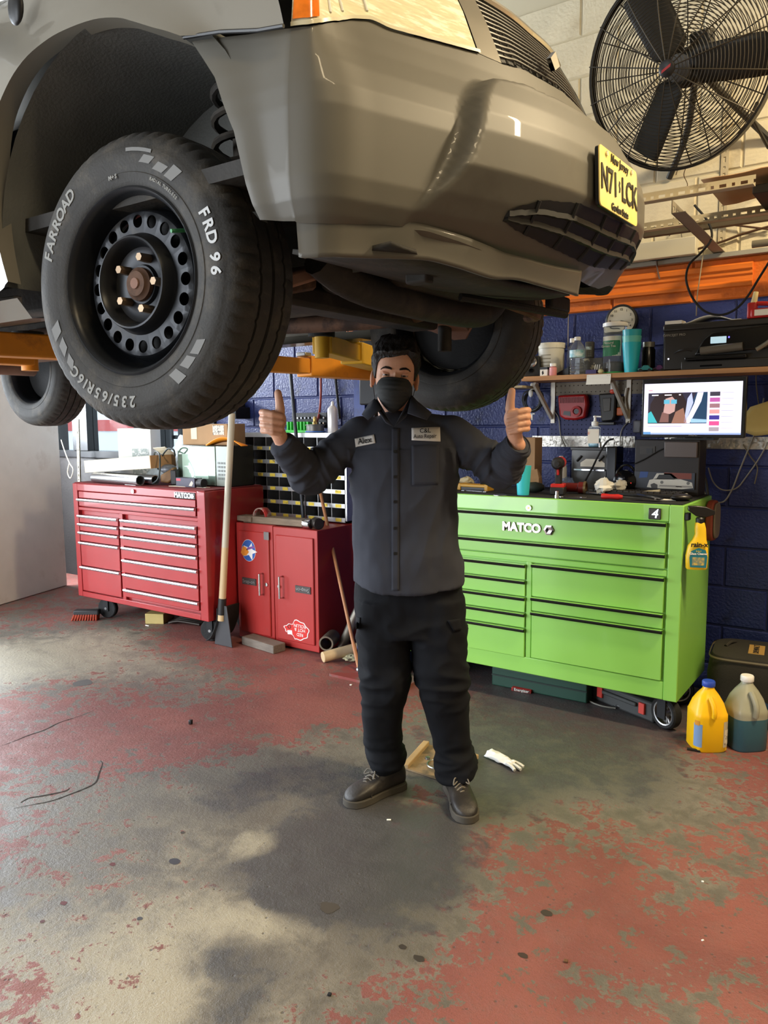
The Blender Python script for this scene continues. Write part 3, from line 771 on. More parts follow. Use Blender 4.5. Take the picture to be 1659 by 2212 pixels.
G().cyl((SX*.188*math.cos(.62), .188*math.sin(.62), .048), (SX*.176*math.cos(.62), .176*math.sin(.62), .012), .0045, n=8).build('valve_cap', mat('green_cap', (70, 150, 96), .5), w1)
wheel('far', (-1.594, 2.66 + .235, 1.852), (-math.sin(ST), math.cos(ST), 0), label='far front wheel seen from its inner side behind the man')
wheel('rear', (-4.50, 2.66 + .235, 1.80), (0, 1, 0), label='far rear wheel seen from its inner side')
wheel('rear', (-4.50, WC.y, 1.80), (0, -1, 0), label='near rear wheel')

# ---- underbody
cg(G().box(-4.9, -1.0, 1.24, 2*YC-1.24, 1.985, 2.02), 'floor_pan', UNDER)
for y in (1.72, 2*YC-1.72):
    cg(G().box(-4.8, -.98, y-.05, y+.05, 1.875, 1.985), 'chassis_rail', UNDER, bevel=.01)
ut = [[Vector((x, y, 1.835 - .02*math.sin((x+1.15)*9) + .06*max(0, y-1.9))) for y in np.linspace(1.32, 2.28, 9)] for x in (-.90, -.96, -1.0, -1.08, -1.16)]
o = cg(G().grid(ut), 'undertray', UNDER); o.modifiers.new('s', 'SOLIDIFY').thickness = .01
cg(G().tube([(-1.28, 1.55, 1.87), (-1.27, 1.75, 1.815), (-1.27, 2.35, 1.815), (-1.28, 2.53, 1.87)], .045, 10, smooth=5), 'front_crossmember', UNDER)
cg(G().box(-1.62, -1.50, 1.56, 2.52, 1.795, 1.86), 'rear_crossmember', UNDER, bevel=.015)
cg(G().box(-1.50, -1.18, 1.80, 2.25, 1.835, 1.99), 'oil_pan', UNDER, bevel=.04)
cg(G().box(-2.35, -1.55, 1.90, 2.18, 1.83, 1.99), 'gearbox', UNDER, bevel=.05)
cg(G().tube([(-1.30, 2.32, 1.86), (-1.6, 2.36, 1.83), (-2.0, 2.30, 1.83), (-2.8, 2.30, 1.86), (-4.6, 2.35, 1.88)], .032, 12, smooth=5), 'exhaust_pipe', RUST)
cg(G().cyl((-3.2, 2.30, 1.86), (-3.8, 2.30, 1.86), .085, n=20), 'silencer', RUST)
cg(G().tube([(-1.36, 1.62, 1.83), (-1.40, 1.50, 1.80), (-1.50, 1.40, 1.77)], .022, 8, smooth=4), 'steering_arm', RUST)
cg(G().tube([(-1.36, 2.46, 1.84), (-1.42, 2.60, 1.81), (-1.50, 2.70, 1.80)], .016, 8, smooth=4), 'steering_arm', RUST)
for y0, y1, zz in ((1.60, 1.40, 1.76), (2.48, 2.68, 1.79)):
    g = G(); s = 1 if y1 > y0 else -1
    g.loft([[Vector((x, y, z)) for x, z in ((-1.30-w, zc-.02), (-1.30-w, zc+.02), (-1.36-w2, zc+.02), (-1.36-w2, zc-.02))] for y, w, w2, zc in ((y0, .0, .34, 1.85), ((y0+y1)/2, .09, .22, (1.85+zz)/2), (y1, .17, .17, zz))])
    cg(g, 'control_arm', RUSTL, bevel=.008)
cg(G().cyl((-1.594, 1.42, 1.79), (-1.594, 1.95, 1.88), .018, n=10), 'drive_shaft', UNDER)
cg(G().cyl((-1.594, 2.68, 1.84), (-1.594, 2.15, 1.88), .018, n=10), 'drive_shaft', UNDER)
cg(G().cyl((-4.50, 1.40, 1.80), (-4.50, 2.70, 1.80), .05, n=16), 'rear_axle', RUSTL)
cg(G().ball((-4.50, 2.04, 1.80), (.15, .12, .12)), 'differential', RUSTL)
cg(G().box(-4.62, -3.3, 2.40, 2.52, 1.83, 1.95), 'frame_member', RUSTL, bevel=.02)
for x, y, z in ((-1.02, 1.62, 1.80), (-.98, 1.48, 1.83)):
    cg(G().box(x-.03, x+.03, y-.02, y+.02, z-.012, z+.05), 'tow_bracket', UNDER, bevel=.006)
cg(G().tube([(-1.12, 2.0, 1.815), (-1.02, 2.2, 1.80), (-.98, 2.45, 1.80)], .012, 8, smooth=4), 'cooler_hose', BLK2)
cg(G().tube([(-1.10, 2.25, 1.825), (-1.06, 2.4, 1.80), (-1.16, 2.55, 1.815)], .016, 8, smooth=4), 'stabiliser_bar', RUST)
# flap at the lower front corner
_f = ony(1205, 655, 2.62); cg(G().obox(_f, (.03, .17, .055)), 'splash_flap', BLK2, bevel=.01)

# ---- sides and cabin
for side in (0, 1):
    fl = (lambda P: P) if side == 0 else mir
    dr = [fl([Vector((x, fy(z, 1), z)) for z in (1.80, 1.9, 2.05, 2.2, 2.4, 2.52, 2.62)]) for x in (-2.225, -3.2)]
    d1 = cg(G().grid(dr), 'front_door', PAINT)
    cg(G().obox(fl([Vector((-3.02, 1.15, 2.45))])[0], (.16, .03, .03)), 'door_handle', PAINT, d1, bevel=.008)
    dr = [fl([Vector((x, fy(z, 1), z)) for z in (1.80, 1.9, 2.05, 2.2, 2.4, 2.52, 2.62)]) for x in (-3.205, -4.05)]
    cg(G().grid(dr), 'rear_door', PAINT)
    q = [(x, fy(2.0, 1)) for x in (-4.055, -4.4, -4.9, -5.05)]
    rq = [fl([Vector((x, 1.165 + (.0 if x > -5 else .12), z)) for z in (1.95 if x < -4.1 else 1.8, 2.2, 2.4, 2.62)]) for x, _ in q]
    cg(G().grid(rq), 'rear_wing', PAINT)
    cg(G().grid([fl([Vector((x, 1.20, 1.80)), Vector((x, 1.19, 1.80)), Vector((x, 1.23, 1.75)), Vector((x, 1.33, 1.76))]) for x in (-2.04, -4.05)]), 'sill', PAINT)
    gl = [fl([Vector((-2.45, 1.26, 2.63)), Vector((-3.05, 1.45, 3.16))]), fl([Vector((-4.9, 1.26, 2.63)), Vector((-4.7, 1.45, 3.16))])]
    cg(G().grid(gl), 'side_window', mat('tinted_glass', (16, 18, 20), 0.05))
    cg(G().ball(fl([Vector((-2.30, 1.08, 2.66))])[0], (.07, .10, .08)), 'door_mirror', BLK)
cg(G().grid([[Vector((-2.15, y, 2.64)), Vector((-3.0, YC + (y-YC)*.78, 3.16))] for y in (1.26, 1.65, YC, 2.43, 2.82)]), 'windscreen', mat('tinted_glass'))
cg(G().grid([[Vector((-5.0, y, 2.62)), Vector((-4.75, YC + (y-YC)*.8, 3.16))] for y in (1.26, YC, 2.82)]), 'rear_window', mat('tinted_glass'))
cg(G().grid([[Vector((x, YC + k*.62, 3.16 + .05*(1-k*k))) for k in (-1, -.6, 0, .6, 1)] for x in (-3.0, -3.6, -4.75)]), 'roof', PAINT)
cg(G().box(-5.08, -4.98, 1.24, 2.84, 1.85, 2.62), 'tailgate', PAINT, bevel=.03)
# pale plug block hanging at the sill by the front wheel
cg(G().obox(ony(22, 659, 1.42), (.10, .03, .05)), 'jacking_block', mat('pale_grey_block', (168, 172, 172), .6), bevel=.004)

_sm = ony(34, 16, 1.155); cg(G().ball(_sm, (.030, .012, .042)), 'side_marker', BLK)
# ---- number plate on the raised centre of the bumper
pc = onx(1338, 405, -.659)
pn = Vector((1, -.02, .04)).normalized(); pM = frame_from(pn, (0, 0, 1))
pw, ph = .272, .140
pcen = pc
def plate_poly(w, h, r=.012):
    P = []
    for cx, cy, a0 in ((w/2-r, h/2-r, 0), (-w/2+r, h/2-r, 90), (-w/2+r, -h/2+r, 180), (w/2-r, -h/2+r, 270)):
        for k in range(5):
            a = math.radians(a0 + 90*k/4); P.append((cx + r*math.cos(a), cy + r*math.sin(a)))
    return P
pA, pB = pM.col[0], pM.col[1]
pl_ = cg(G().prism(plate_poly(pw, ph), pcen, pA, pB, pn, -.003, 0), 'license_plate', mat('plate_yellow', (246, 214, 96), 0.4, rgb2=(250, 232, 170), mscale=3, mlo=.4, mhi=.7), label='yellow license plate with black characters')
cg(G().prism(plate_poly(pw*.99, ph*.99), pcen, pA, pB, pn, -.012, -.003), 'plate_holder', BLK, pl_)
PINK = mat('plate_ink', (28, 28, 26), 0.5)
lettering('plate_number', 'N71', PINK, pl_, pcen - pA*.073 - pB*.004, pA, pB, .082, bold=.0012, aspect=.80)
lettering('plate_number', 'LCK', PINK, pl_, pcen + pA*.073 - pB*.004, pA, pB, .082, bold=.0012, aspect=.80)
lettering('plate_state', 'New Jersey', PINK, pl_, pcen + pB*.055, pA, pB, .030, aspect=.9, shear=.2)
lettering('plate_slogan', 'Garden State', PINK, pl_, pcen - pB*.058, pA, pB, .024, bold=.0004, aspect=.95)
cg(G().prism([(-.005,-.014),(.004,-.012),(.007,-.002),(.002,.004),(.006,.012),(-.002,.015),(-.006,.004),(-.002,-.004)], pcen, pA, pB, pn, 0, .001), 'plate_map', PINK, pl_)
for sx in (-1, 1):
    cg(G().cyl(pcen + pA*(sx*.09) + pB*.058, pcen + pA*(sx*.09) + pB*.058 + pn*.004, .006, n=10), 'plate_bolt', CHROME, pl_)

# ================================================================== VEHICLE LIFT
NAVY = mat('navy_lift_paint', (30, 52, 120), 0.4, var=0.12, rgb2=(24, 26, 34), mscale=4, mlo=.55, mhi=.75)
LYEL = mat('lift_yellow', (206, 160, 40), 0.5, var=0.12, rgb2=(120, 84, 40), mscale=6, mlo=.58, mhi=.75)
LORA = mat('lift_orange', (214, 138, 38), 0.5, var=0.12, rgb2=(128, 74, 34), mscale=6, mlo=.6, mhi=.78)
def arm_box(g, p, q, w, h):
    p, q = Vector(p), Vector(q); d = (q - p); L_ = d.length; d.normalize(); s = Vector((-d.y, d.x, 0)).normalized()
    u = d.cross(s)
    if u.z < 0: u = -u
    g.loft([[c + s*a*w/2 + u*b*h/2 for a, b in ((-1, -1), (1, -1), (1, 1), (-1, 1))] for c in (p, q)])
    return g
lift = thing('vehicle_lift', 'dark blue two-post lift post with yellow arms, right behind the man', 'car lift', (-2.52, 3.66, 0))
cx0, cx1, cy0, cy1 = -2.665, -2.375, 3.53, 3.80
g = G().box(cx0, cx0+.03, cy0, cy1, .015, 3.3).box(cx1-.03, cx1, cy0, cy1, .015, 3.3).box(cx0+.03, cx1-.03, cy1-.03, cy1, .015, 3.3)
g.box(cx0+.03, cx0+.075, cy0, cy0+.02, .015, 3.3).box(cx1-.075, cx1-.03, cy0, cy0+.02, .015, 3.3)
g.build('post', NAVY, lift, world=True, smooth=False)
g = G().box(cx0-.06, cx1+.14, cy0-.19, cy1+.06, 0.0, .015); g.build('base_plate', mat('red_floor_plate', (132, 58, 52), .6, rgb2=(96, 88, 80), mscale=6, var=.2), lift, world=True)
G().box(cx0+.05, cx1-.05, cy0-.02, cy1-.05, 1.55, 2.0).build('carriage', mat('dark_steel', (34, 34, 36), .5, .5), lift, world=True, bevel=.01)
G().cyl((cx0+.11, cy0-.005, .1), (cx0+.11, cy0-.005, 3.2), .006, n=8).build('lift_cable', STEEL, lift, world=True)
def arm(par, p, mid, q, z, m1, m2):
    a = arm_box(G(), (*p, z), (*mid, z), .11, .10).build('arm', m1, par, world=True, bevel=.006)
    arm_box(G(), Vector((*p, z)).lerp(Vector((*mid, z)), .6), (*q, z), .085, .075).build('arm_extension', m2, a, world=True, bevel=.006)
    G().cyl((*q, z+.03), (*q, z+.085), .055, n=20).build('lift_pad', BLK2, a, world=True)
    G().cyl((*q, z-.055), (*q, z+.03), .03, n=16).build('pad_post', m2, a, world=True)
    G().obox((*Vector(mid), z+.058), (.06, .05, .02)).build('arm_pin', STEEL, a, world=True, bevel=.004)
arm(lift, (-2.50, 3.56), (-2.56, 2.98), (-2.60, 2.55), 1.735, LORA, LORA)
arm(lift, (-2.44, 3.52), (-2.20, 2.90), (-2.05, 2.50), 1.775, LYEL, LYEL)
lift2 = thing('vehicle_lift', 'dark blue near lift post with an orange arm under the left sill', 'car lift', (-2.66, 0.1, 0))
G().box(-2.80, -2.52, -.05, .22, 0, 3.3).build('post', NAVY, lift2, world=True, bevel=.01)
arm(lift2, (-2.72, .25), (-2.80, 1.0), (-2.72, 1.62), 1.71, LORA, LORA)
arm(lift2, (-2.60, .25), (-2.52, 1.0), (-2.36, 1.60), 1.71, LORA, LORA)

# thin posts and a red hose hanging by the blue wall
def hang(name, label, cat, pts, r, m, **k):
    g = G(); g.tube(pts, r, 8, smooth=k.pop('smooth', 0)); return wsingle(name, label, cat, g, m, **k)
hang('steel_post', 'thin dark steel rod standing behind the slotted bin cabinet', 'rod', [ony(627, 800, 3.92), ony(640, 945, 3.92), Vector((ony(655, 1100, 3.92).x, 3.92, .803))], .012, mat('dark_rod', (52, 54, 58), .5, .4))
hang('black_hose', 'slim black hose hanging down the blue wall beside the lift column', 'hose', [ony(722, 780, YW-.012), ony(727, 840, YW-.012), ony(734, 905, YW-.012)], .009, BLK2, smooth=4)
hang('air_hose', 'thin red air hose hanging down the blue wall to a brass fitting', 'hose', [ony(692, 780, YW-.012), ony(693, 850, 4.2), ony(690, 890, 4.08), ony(683, 915, 3.99)], .008, mat('red_hose', (120, 40, 36), .5), smooth=4)

# ================================================================== RED ROLLER CABINET
REDB = mat('red_cabinet_paint', (150, 36, 38), 0.34, var=0.07, vscale=4, rgb2=(150, 58, 54), mscale=5, mlo=.6, mhi=.8, coat=.2)
REDD = mat('red_top_liner', (112, 26, 28), 0.8, var=.2, vscale=30)
TRIM = mat('aluminium_trim', (214, 216, 220), 0.25, .85)
rx0, rx1, ry0, ry1, rz0, rz1 = -5.175, -3.745, 3.36, 3.90, .165, 1.018
red = thing('roller_cabinet', 'red steel roller tool cabinet with bright drawer pulls, left of the red lockers', 'tool cabinet', ((rx0+rx1)/2, (ry0+ry1)/2, 0))
fr = .085
g = G().box(rx0, rx0+.055, ry0, ry1, rz0, rz1).box(rx1-.075, rx1, ry0, ry1, rz0, rz1).box(rx0+.055, rx1-.075, ry0+.03, ry1, rz0+.02, rz1-.005)
g.box(rx0+.055, rx1-.075, ry0, ry0+.03, rz0, .205).box(rx0+.055, rx1-.075, ry0, ry0+.03, .965, rz1).box(rx0+.055, rx1-.075, ry0+.004, ry0+.03, .82, .845).box(-4.640, -4.602, ry0+.004, ry0+.03, rz0, .83)
g.build('cabinet_body', REDB, red, world=True, bevel=.004)
G().box(rx0+.01, rx1-.01, ry0+.01, ry1-.01, rz1-.002, rz1+.008).build('top_mat', REDD, red, world=True)
def red_drawer(x0, x1, z0, z1):
    d = G().box(x0, x1, ry0-.004, ry0+.03, z0+.003, z1-.003).build('drawer', REDB, red, world=True, bevel=.003)
    gg = G(); gg.loft([[(x, ry0-.004, z1-.002), (x, ry0-.022, z1-.004), (x, ry0-.025, z1-.012), (x, ry0-.018, z1-.022), (x, ry0-.006, z1-.024)] for x in (x0-.004, x1+.004)])
    gg.build('pull', TRIM, d, world=True)
zL = [.790, .728, .665, .589, .404, .212]; zR = [.790, .734, .670, .593, .503, .401, .289, .225]
red_drawer(rx0+.075, rx1-.085, .85, .912)
G().box(rx0+.075, rx1-.085, ry0-.003, ry0+.03, .914, .962).build('lid_panel', REDB, red, world=True, bevel=.003)
for a, b in zip(zL[:-1], zL[1:]): red_drawer(rx0+.07, -4.645, b, a)
for a, b in zip(zR[:-1], zR[1:]): red_drawer(-4.597, rx1-.085, b, a)
G().cyl((ony(289, 1062, ry0).x, ry0-.012, .99), (ony(289, 1062, ry0).x, ry0+.01, .99), .014, n=18).build('lock', CHROME, red, world=True)
bx = ony(401, 1070, ry0)
bg = G().box(bx.x-.095, bx.x+.095, ry0-.007, ry0, .965, 1.008).build('badge', mat('badge_grey', (86, 84, 84), .35, .6), red, world=True, bevel=.004)
lettering('badge_lettering', 'MATCO', mat('silver_letters', (214, 214, 216), .3, .7), bg, (bx.x-.02, ry0-.008, .986), (1, 0, 0), (0, 0, 1), .046, bold=.0012)
G().lathe([(.0, 0), (.016, 0), (.016, .003), (0, .003)], 6, (bx.x+.073, ry0-.007, .986), Matrix.Rotation(PI/2, 3, 'X')).build('badge_nut', mat('silver_letters'), bg, world=True)
def caster(par, x, y, r, w, ztop, wheel_m, yaw=0.0, rim=None):
    M = Matrix.Translation((x, y, 0)) @ Matrix.Rotation(yaw, 4, 'Z')
    f = G(M); f.box(-.02, .02, -w/2-.012, -w/2-.006, r*.75, ztop).box(-.02, .02, w/2+.006, w/2+.012, r*.75, ztop).box(-.035, .035, -w/2-.02, w/2+.02, ztop-.012, ztop)
    fo = f.build('caster_fork', mat('dark_steel'), par, world=True)
    G(M).lathe([(r*.3, -w/2), (r*.92, -w/2), (r, -w/2+.006), (r, w/2-.006), (r*.92, w/2), (r*.3, w/2)], 28, (0, 0, r), Matrix.Rotation(PI/2, 3, 'X')).build('caster_wheel', wheel_m, fo, world=True)
    G(M).lathe([(.0, -w/2-.014), (.01, -w/2-.014), (.01, w/2+.014), (0, w/2+.014)], 10, (0, 0, r), Matrix.Rotation(PI/2, 3, 'X')).build('axle', STEEL, fo, world=True)
    return fo
for x, y in ((-4.97, 3.47), (-3.84, 3.47), (-4.97, 3.80), (-3.84, 3.80)): caster(red, x, y, .075, .045, rz0+.004, BLK2, yaw=.35)

# curved black sheet, added to stand in for the red cabinet's dark side edge
pts = [ony(445, 1385, 3.40), ony(455, 1378, 3.40), ony(463, 1360, 3.40), ony(468, 1340, 3.40), ony(469, 1315, 3.40)]
g = G(); C_ = catmull([Vector((p.x, 0, max(p.z, .004))) for p in pts], 5)
g.grid([[Vector((p.x, y, p.z)) for p in C_] for y in (3.40, 3.60)])
o = wsingle('cabinet_side_edge', 'curved dark side edge at the corner of the red roller cabinet', 'side edge', g, BLK2); o.modifiers.new('s', 'SOLIDIFY').thickness = .006

# ================================================================== RED LOCKERS
REDL = mat('red_locker_paint', (158, 42, 38), 0.42, var=0.08, vscale=3, rgb2=(120, 66, 62), mscale=4, mlo=.62, mhi=.78, bump=.06, bscale=20)
BADGE = mat('dark_badge', (66, 60, 58), .5, .3)
def locker(x0, x1, zt_, hinge_left, label):
    t = thing('steel_locker', label, 'locker', ((x0+x1)/2, 3.86, 0), group='red lockers under the bin cabinet')
    y0, y1 = 3.62, 4.10
    G().box(x0, x1, y0, y1, .012, zt_).build('locker_body', REDL, t, world=True, bevel=.004)
    d = G().box(x0+.028, x1-.028, y0-.012, y0, .055, zt_-.05).build('door', REDL, t, world=True, bevel=.008)
    hx = x1-.085 if hinge_left else x0+.085
    zc = .405
    G().tube([(hx, y0-.012, zc+.07), (hx, y0-.045, zc+.07), (hx, y0-.045, zc-.07), (hx, y0-.012, zc-.07)], .007, 8).build('handle', CHROME, d, world=True)
    lx = hx + (.035 if hinge_left else -.028)
    G().cyl((lx, y0-.012, zc), (lx, y0-.02, zc), .012, n=14).build('lock', CHROME, d, world=True)
    bx0 = x0+.06 if hinge_left else x1-.175
    b = G().box(bx0, bx0+.125, y0-.018, y0-.012, zc-.02, zc+.025).build('badge', BADGE, d, world=True)
    S_ = mat('badge_silver', (150, 148, 146), .4, .5)
    if hinge_left: lettering('badge_lettering', 'Snap-on', S_, b, (bx0+.062, y0-.019, zc+.002), (1, 0, 0), (0, 0, 1), .034)
    else: lettering('badge_lettering', 'Snap-on', S_, b, (bx0+.062, y0-.019, zc+.002), (-1, 0, 0), (0, 0, -1), .034)
    return t, d
xm = -3.405
lk1, ld1 = locker(-3.735, xm, .795, True, 'red steel locker with a round blue sticker on its door, beside the shovel')
lk2, ld2 = locker(xm+.004, -3.03, .79, False, 'red steel locker with a red and white sticker low on its door')
yD = 3.607
WS, BS = mat('white_sticker', (226, 224, 220), .5), mat('blue_sticker', (44, 92, 170), .45)
RS, OS = mat('red_sticker', (196, 40, 34), .45), mat('orange_sticker', (226, 140, 40), .5)
c = ony(537, 1189, yD)
circ = lambda r, n=24: [(r*math.cos(2*PI*k/n), r*math.sin(2*PI*k/n)) for k in range(n)]
s1 = G().prism(circ(.062), c, (1, 0, 0), (0, 0, 1.15), (0, -1, 0), 0, .001).build('sticker', BS, ld1, world=True, smooth=False)
G().prism(circ(.064), c, (1, 0, 0), (0, 0, 1.15), (0, -1, 0), -.001, .0004).build('sticker_rim', WS, s1, world=True, smooth=False)
star = [((.062 if k % 2 == 0 else .026)*math.cos(PI/2 + PI*k/5 - .3), (.062 if k % 2 == 0 else .026)*math.sin(PI/2 + PI*k/5 - .3)) for k in range(10)]
G().prism(star, c + Vector((.012, 0, -.005)), (1.1, 0, 0), (0, 0, 1), (0, -1, 0), .001, .002).build('sticker_star', WS, s1, world=True, smooth=False)
G().prism([(-.07, -.02), (-.05, .025), (-.02, .02), (.005, -.01), (-.02, -.035), (-.05, -.04)], c, (1, 0, 0), (0, 0, 1), (0, -1, 0), .002, .0028).build('sticker_flame', OS, s1, world=True, smooth=False)
G().prism([(-.02, .0), (.06, .022), (.055, .036), (-.005, .02)], c, (1, 0, 0), (0, 0, 1), (0, -1, 0), .002, .0028).build('sticker_word', mat('violet_print', (120, 84, 150), .5), s1, world=True, smooth=False)
c = ony(641, 1361, yD)
rnd = random.Random(3)
blob = [((.098 + .006*math.sin(7*a))*math.cos(a)*(1 if math.cos(a) > 0 else 1.05), (.062*(1 if math.cos(a) > -.3 else .6) + .004*math.sin(9*a))*math.sin(a)) for a in np.linspace(0, 2*PI, 40, endpoint=False)]
s2 = G().prism([(u*1.05, v*1.05) for u, v in blob], c, (1, 0, 0), (0, 0, 1), (0, -1, 0), 0, .0008).build('sticker', WS, ld2, world=True, smooth=False)
G().prism([(u*.98, v*.96) for u, v in blob], c, (1, 0, 0), (0, 0, 1), (0, -1, 0), .0008, .0014).build('sticker_field', RS, s2, world=True, smooth=False)
for tx, dz in (('ROLLIN', .030), ('HOT &', .004), ('RED', -.026)):
    lettering('sticker_lettering', tx, WS, s2, c + Vector((.028, -.0014, dz)), (-1, 0, 0), (0, 0, -1), .030, lift=.0004)
lettering('sticker_monogram', 'O', INK, s2, c + Vector((-.062, -.0014, .016)), (-1, 0, 0), (0, 0, -1), .040, lift=.0006)
G().prism([(-.02, .0), (.02, .004), (.024, -.022), (-.016, -.026)], c + Vector((-.06, 0, -.012)), (1, 0, 0), (0, 0, 1), (0, -1, 0), .0014, .002).build('sticker_hand', WS, s2, world=True, smooth=False)
G().box(ony(575, 1150, yD).x-.022, ony(575, 1150, yD).x+.022, yD-.0015, yD, .70, .752).build('tape_patch', mat('grey_tape', (112, 108, 106), .6), ld1, world=True)

# wooden plank, pipe sleeve, and socket on top of the lockers
g = G().obox((-3.44, 3.70, .818), (.50, .10, .045), Matrix.Rotation(.05, 3, 'Z'))
wsingle('timber_plank', 'weathered grey timber plank lying on top of the red lockers', 'plank', g, mat('weathered_wood', (126, 110, 92), .8, var=.2, vscale=5, stretch=(2, 14, 14), bump=.3), bevel=.006)
g = G().obox((-3.68, 3.68, .820), (.16, .09, .035), Matrix.Rotation(-.1, 3, 'Z'))
wsingle('timber_offcut', 'short pale timber offcut lying left of the red pipe sleeve', 'wood block', g, mat('weathered_wood'), bevel=.005)
sl = []
for k in range(19):
    a = math.radians(-20 + 220*k/18); sl.append((.058*math.cos(a), .062*math.sin(a)))
g = G(); g.grid([[Vector((-3.56 + u, y, .835 + v)) for u, v in sl] for y in (3.66, 3.72)])
o = wsingle('pipe_sleeve', 'curved red and silver pipe sleeve set over the plank on the lockers', 'sleeve', g, mat('red_silver_sleeve', (176, 150, 138), .45, .3, rgb2=(170, 44, 40), mscale=9, mlo=.45, mhi=.5)); o.modifiers.new('s', 'SOLIDIFY').thickness = .006
g = G(); g.lathe([(.012, 0), (.030, 0), (.031, .003), (.031, .050), (.028, .053), (.012, .053)], 24, (0, 0, 0), Matrix.Rotation(PI/2, 3, 'Y'))
single('steel_bush', 'bright steel bush lying at the end of the timber plank', 'bush', g, CHROME, (-3.16, 3.655, .822))
g = G(); g.lathe([(.018, 0), (.036, 0), (.036, .07), (.030, .075), (.018, .075)], 20, (0, 0, 0), Matrix.Rotation(PI/2, 3, 'Y') @ Matrix.Rotation(.6, 3, 'X'))
single('pipe_clamp', 'dark oily pipe clamp at the right end of the locker top', 'clamp', g, mat('oily_steel', (48, 42, 38), .4, .6), (-3.10, 3.69, .828))

# ================================================================== BIN CABINET ON THE LOCKERS
BY = 3.95
bxl, bxr, bzb, bzt = -4.005, -3.05, .80, 1.385
bins = thing('bin_cabinet', 'metal pigeonhole parts bin cabinet with yellow labels, on top of the red lockers', 'bin cabinet', ((bxl+bxr)/2, BY+.07, bzb))
g = G().box(bxl, bxl+.014, BY, BY+.14, bzb, bzt).box(bxr-.014, bxr, BY, BY+.14, bzb, bzt).box(bxl, bxr, BY, BY+.14, bzt-.03, bzt).box(bxl, bxr, BY, BY+.14, bzb, bzb+.01)
g.build('carcass', ALU, bins, world=True)
G().box(bxl+.005, bxr-.005, BY+.125, BY+.138, bzb, bzt-.005).build('back_panel', mat('bin_dark', (26, 25, 24), .8), bins, world=True)
rows = 6; zs = [bzb + .002 + k*(bzt - .03 - bzb)/rows for k in range(rows+1)]
LBL = mat('yellow_label', (232, 204, 66), .6, rgb2=(120, 104, 40), mscale=70, mlo=.56, mhi=.62)
for k in range(rows):
    sh = G().box(bxl+.014, bxr-.014, BY, BY+.125, zs[k], zs[k]+.004).box(bxl+.014, bxr-.014, BY-.004, BY, zs[k], zs[k]+.028).build('shelf', ALU, bins, world=True)
    for j in range(8):
        x = bxl + .014 + (j+.55)*(bxr-bxl-.028)/8
        if random.random() < .85:
            G().box(x-.026, x+.022, BY-.0055, BY-.004, zs[k]+.003, zs[k]+.025).build('bin_label', LBL, sh, world=True)
for j in range(1, 8):
    x = bxl + .014 + j*(bxr-bxl-.028)/8
    G().box(x-.0015, x+.0015, BY+.002, BY+.125, bzb, bzt-.03).build('divider', ALU, bins, world=True)
# things standing on the bin cabinet
GRN = mat('bright_green_plastic', (64, 200, 72), .4)
sr = thing('socket_rack', 'black and bright green socket rail rack on top of the bin cabinet', 'socket rack', (ony(665, 930, 4.03).x, 4.03, bzt))
x0, x1 = ony(625, 930, 4.03).x, ony(700, 930, 4.03).x
G().box(x0, x1, 4.06, 4.075, bzt+.03, bzt+.135).build('back_board', BLK, sr, world=True)
G().box(x0, x0+.22, 3.99, 4.03, bzt, bzt+.018).build('green_base', GRN, sr, world=True, bevel=.003)
for k in range(7): G().box(x0+.008+k*.03, x0+.020+k*.03, 3.995, 4.025, bzt+.018, bzt+.075).build('green_post', GRN, sr, world=True, bevel=.002)
for r in range(2):
    for k in range(9): G().cyl((x0+.03+k*.033, 4.062, bzt+.065+r*.035), (x0+.03+k*.033, 4.045, bzt+.065+r*.035), .007, n=10).build('socket', CHROME, sr, world=True)
g = G().lathe([(.0, 0), (.062, 0), (.066, .006), (.066, .012), (.060, .014), (.060, .048), (.067, .050), (.067, .056), (0, .058)], 32)
wt = single('wire_spool', 'round grey and blue tin on the bin cabinet beside the green rack', 'tin', g, mat('tin_grey', (106, 104, 100), .4, .4), (ony(681, 930, 3.99).x, 3.99, bzt))
G().lathe([(.0605, .004), (.0675, .005), (.0675, .012), (.0605, .013)], 32).build('blue_band', mat('blue_band', (60, 110, 180), .4), wt)
g = G().lathe([(0, 0), (.018, 0), (.018, .01), (.012, .02), (.014, .03), (.009, .05)], 16)
fit = single('hose_fitting', 'brass air hose fitting standing on the grey tin', 'hose fitting', g, mat('brass', (170, 140, 80), .35, .8), (ony(681, 930, 3.99).x, 3.99, bzt+.058))
g = G().lathe([(0, 0), (.032, 0), (.034, .004), (.034, .150), (.030, .162), (.018, .176), (.012, .178), (.012, .186), (0, .188)], 28)
can = single('spray_can', 'white spray can standing at the right end of the bin cabinet', 'spray can', g, mat('white_can', (212, 208, 204), .3, .2), (ony(719, 930, 4.0).x, 4.0, bzt))
G().lathe([(.0, .186), (.010, .186), (.010, .20), (.006, .206), (0, .208)], 14).build('nozzle', WHITE, can)

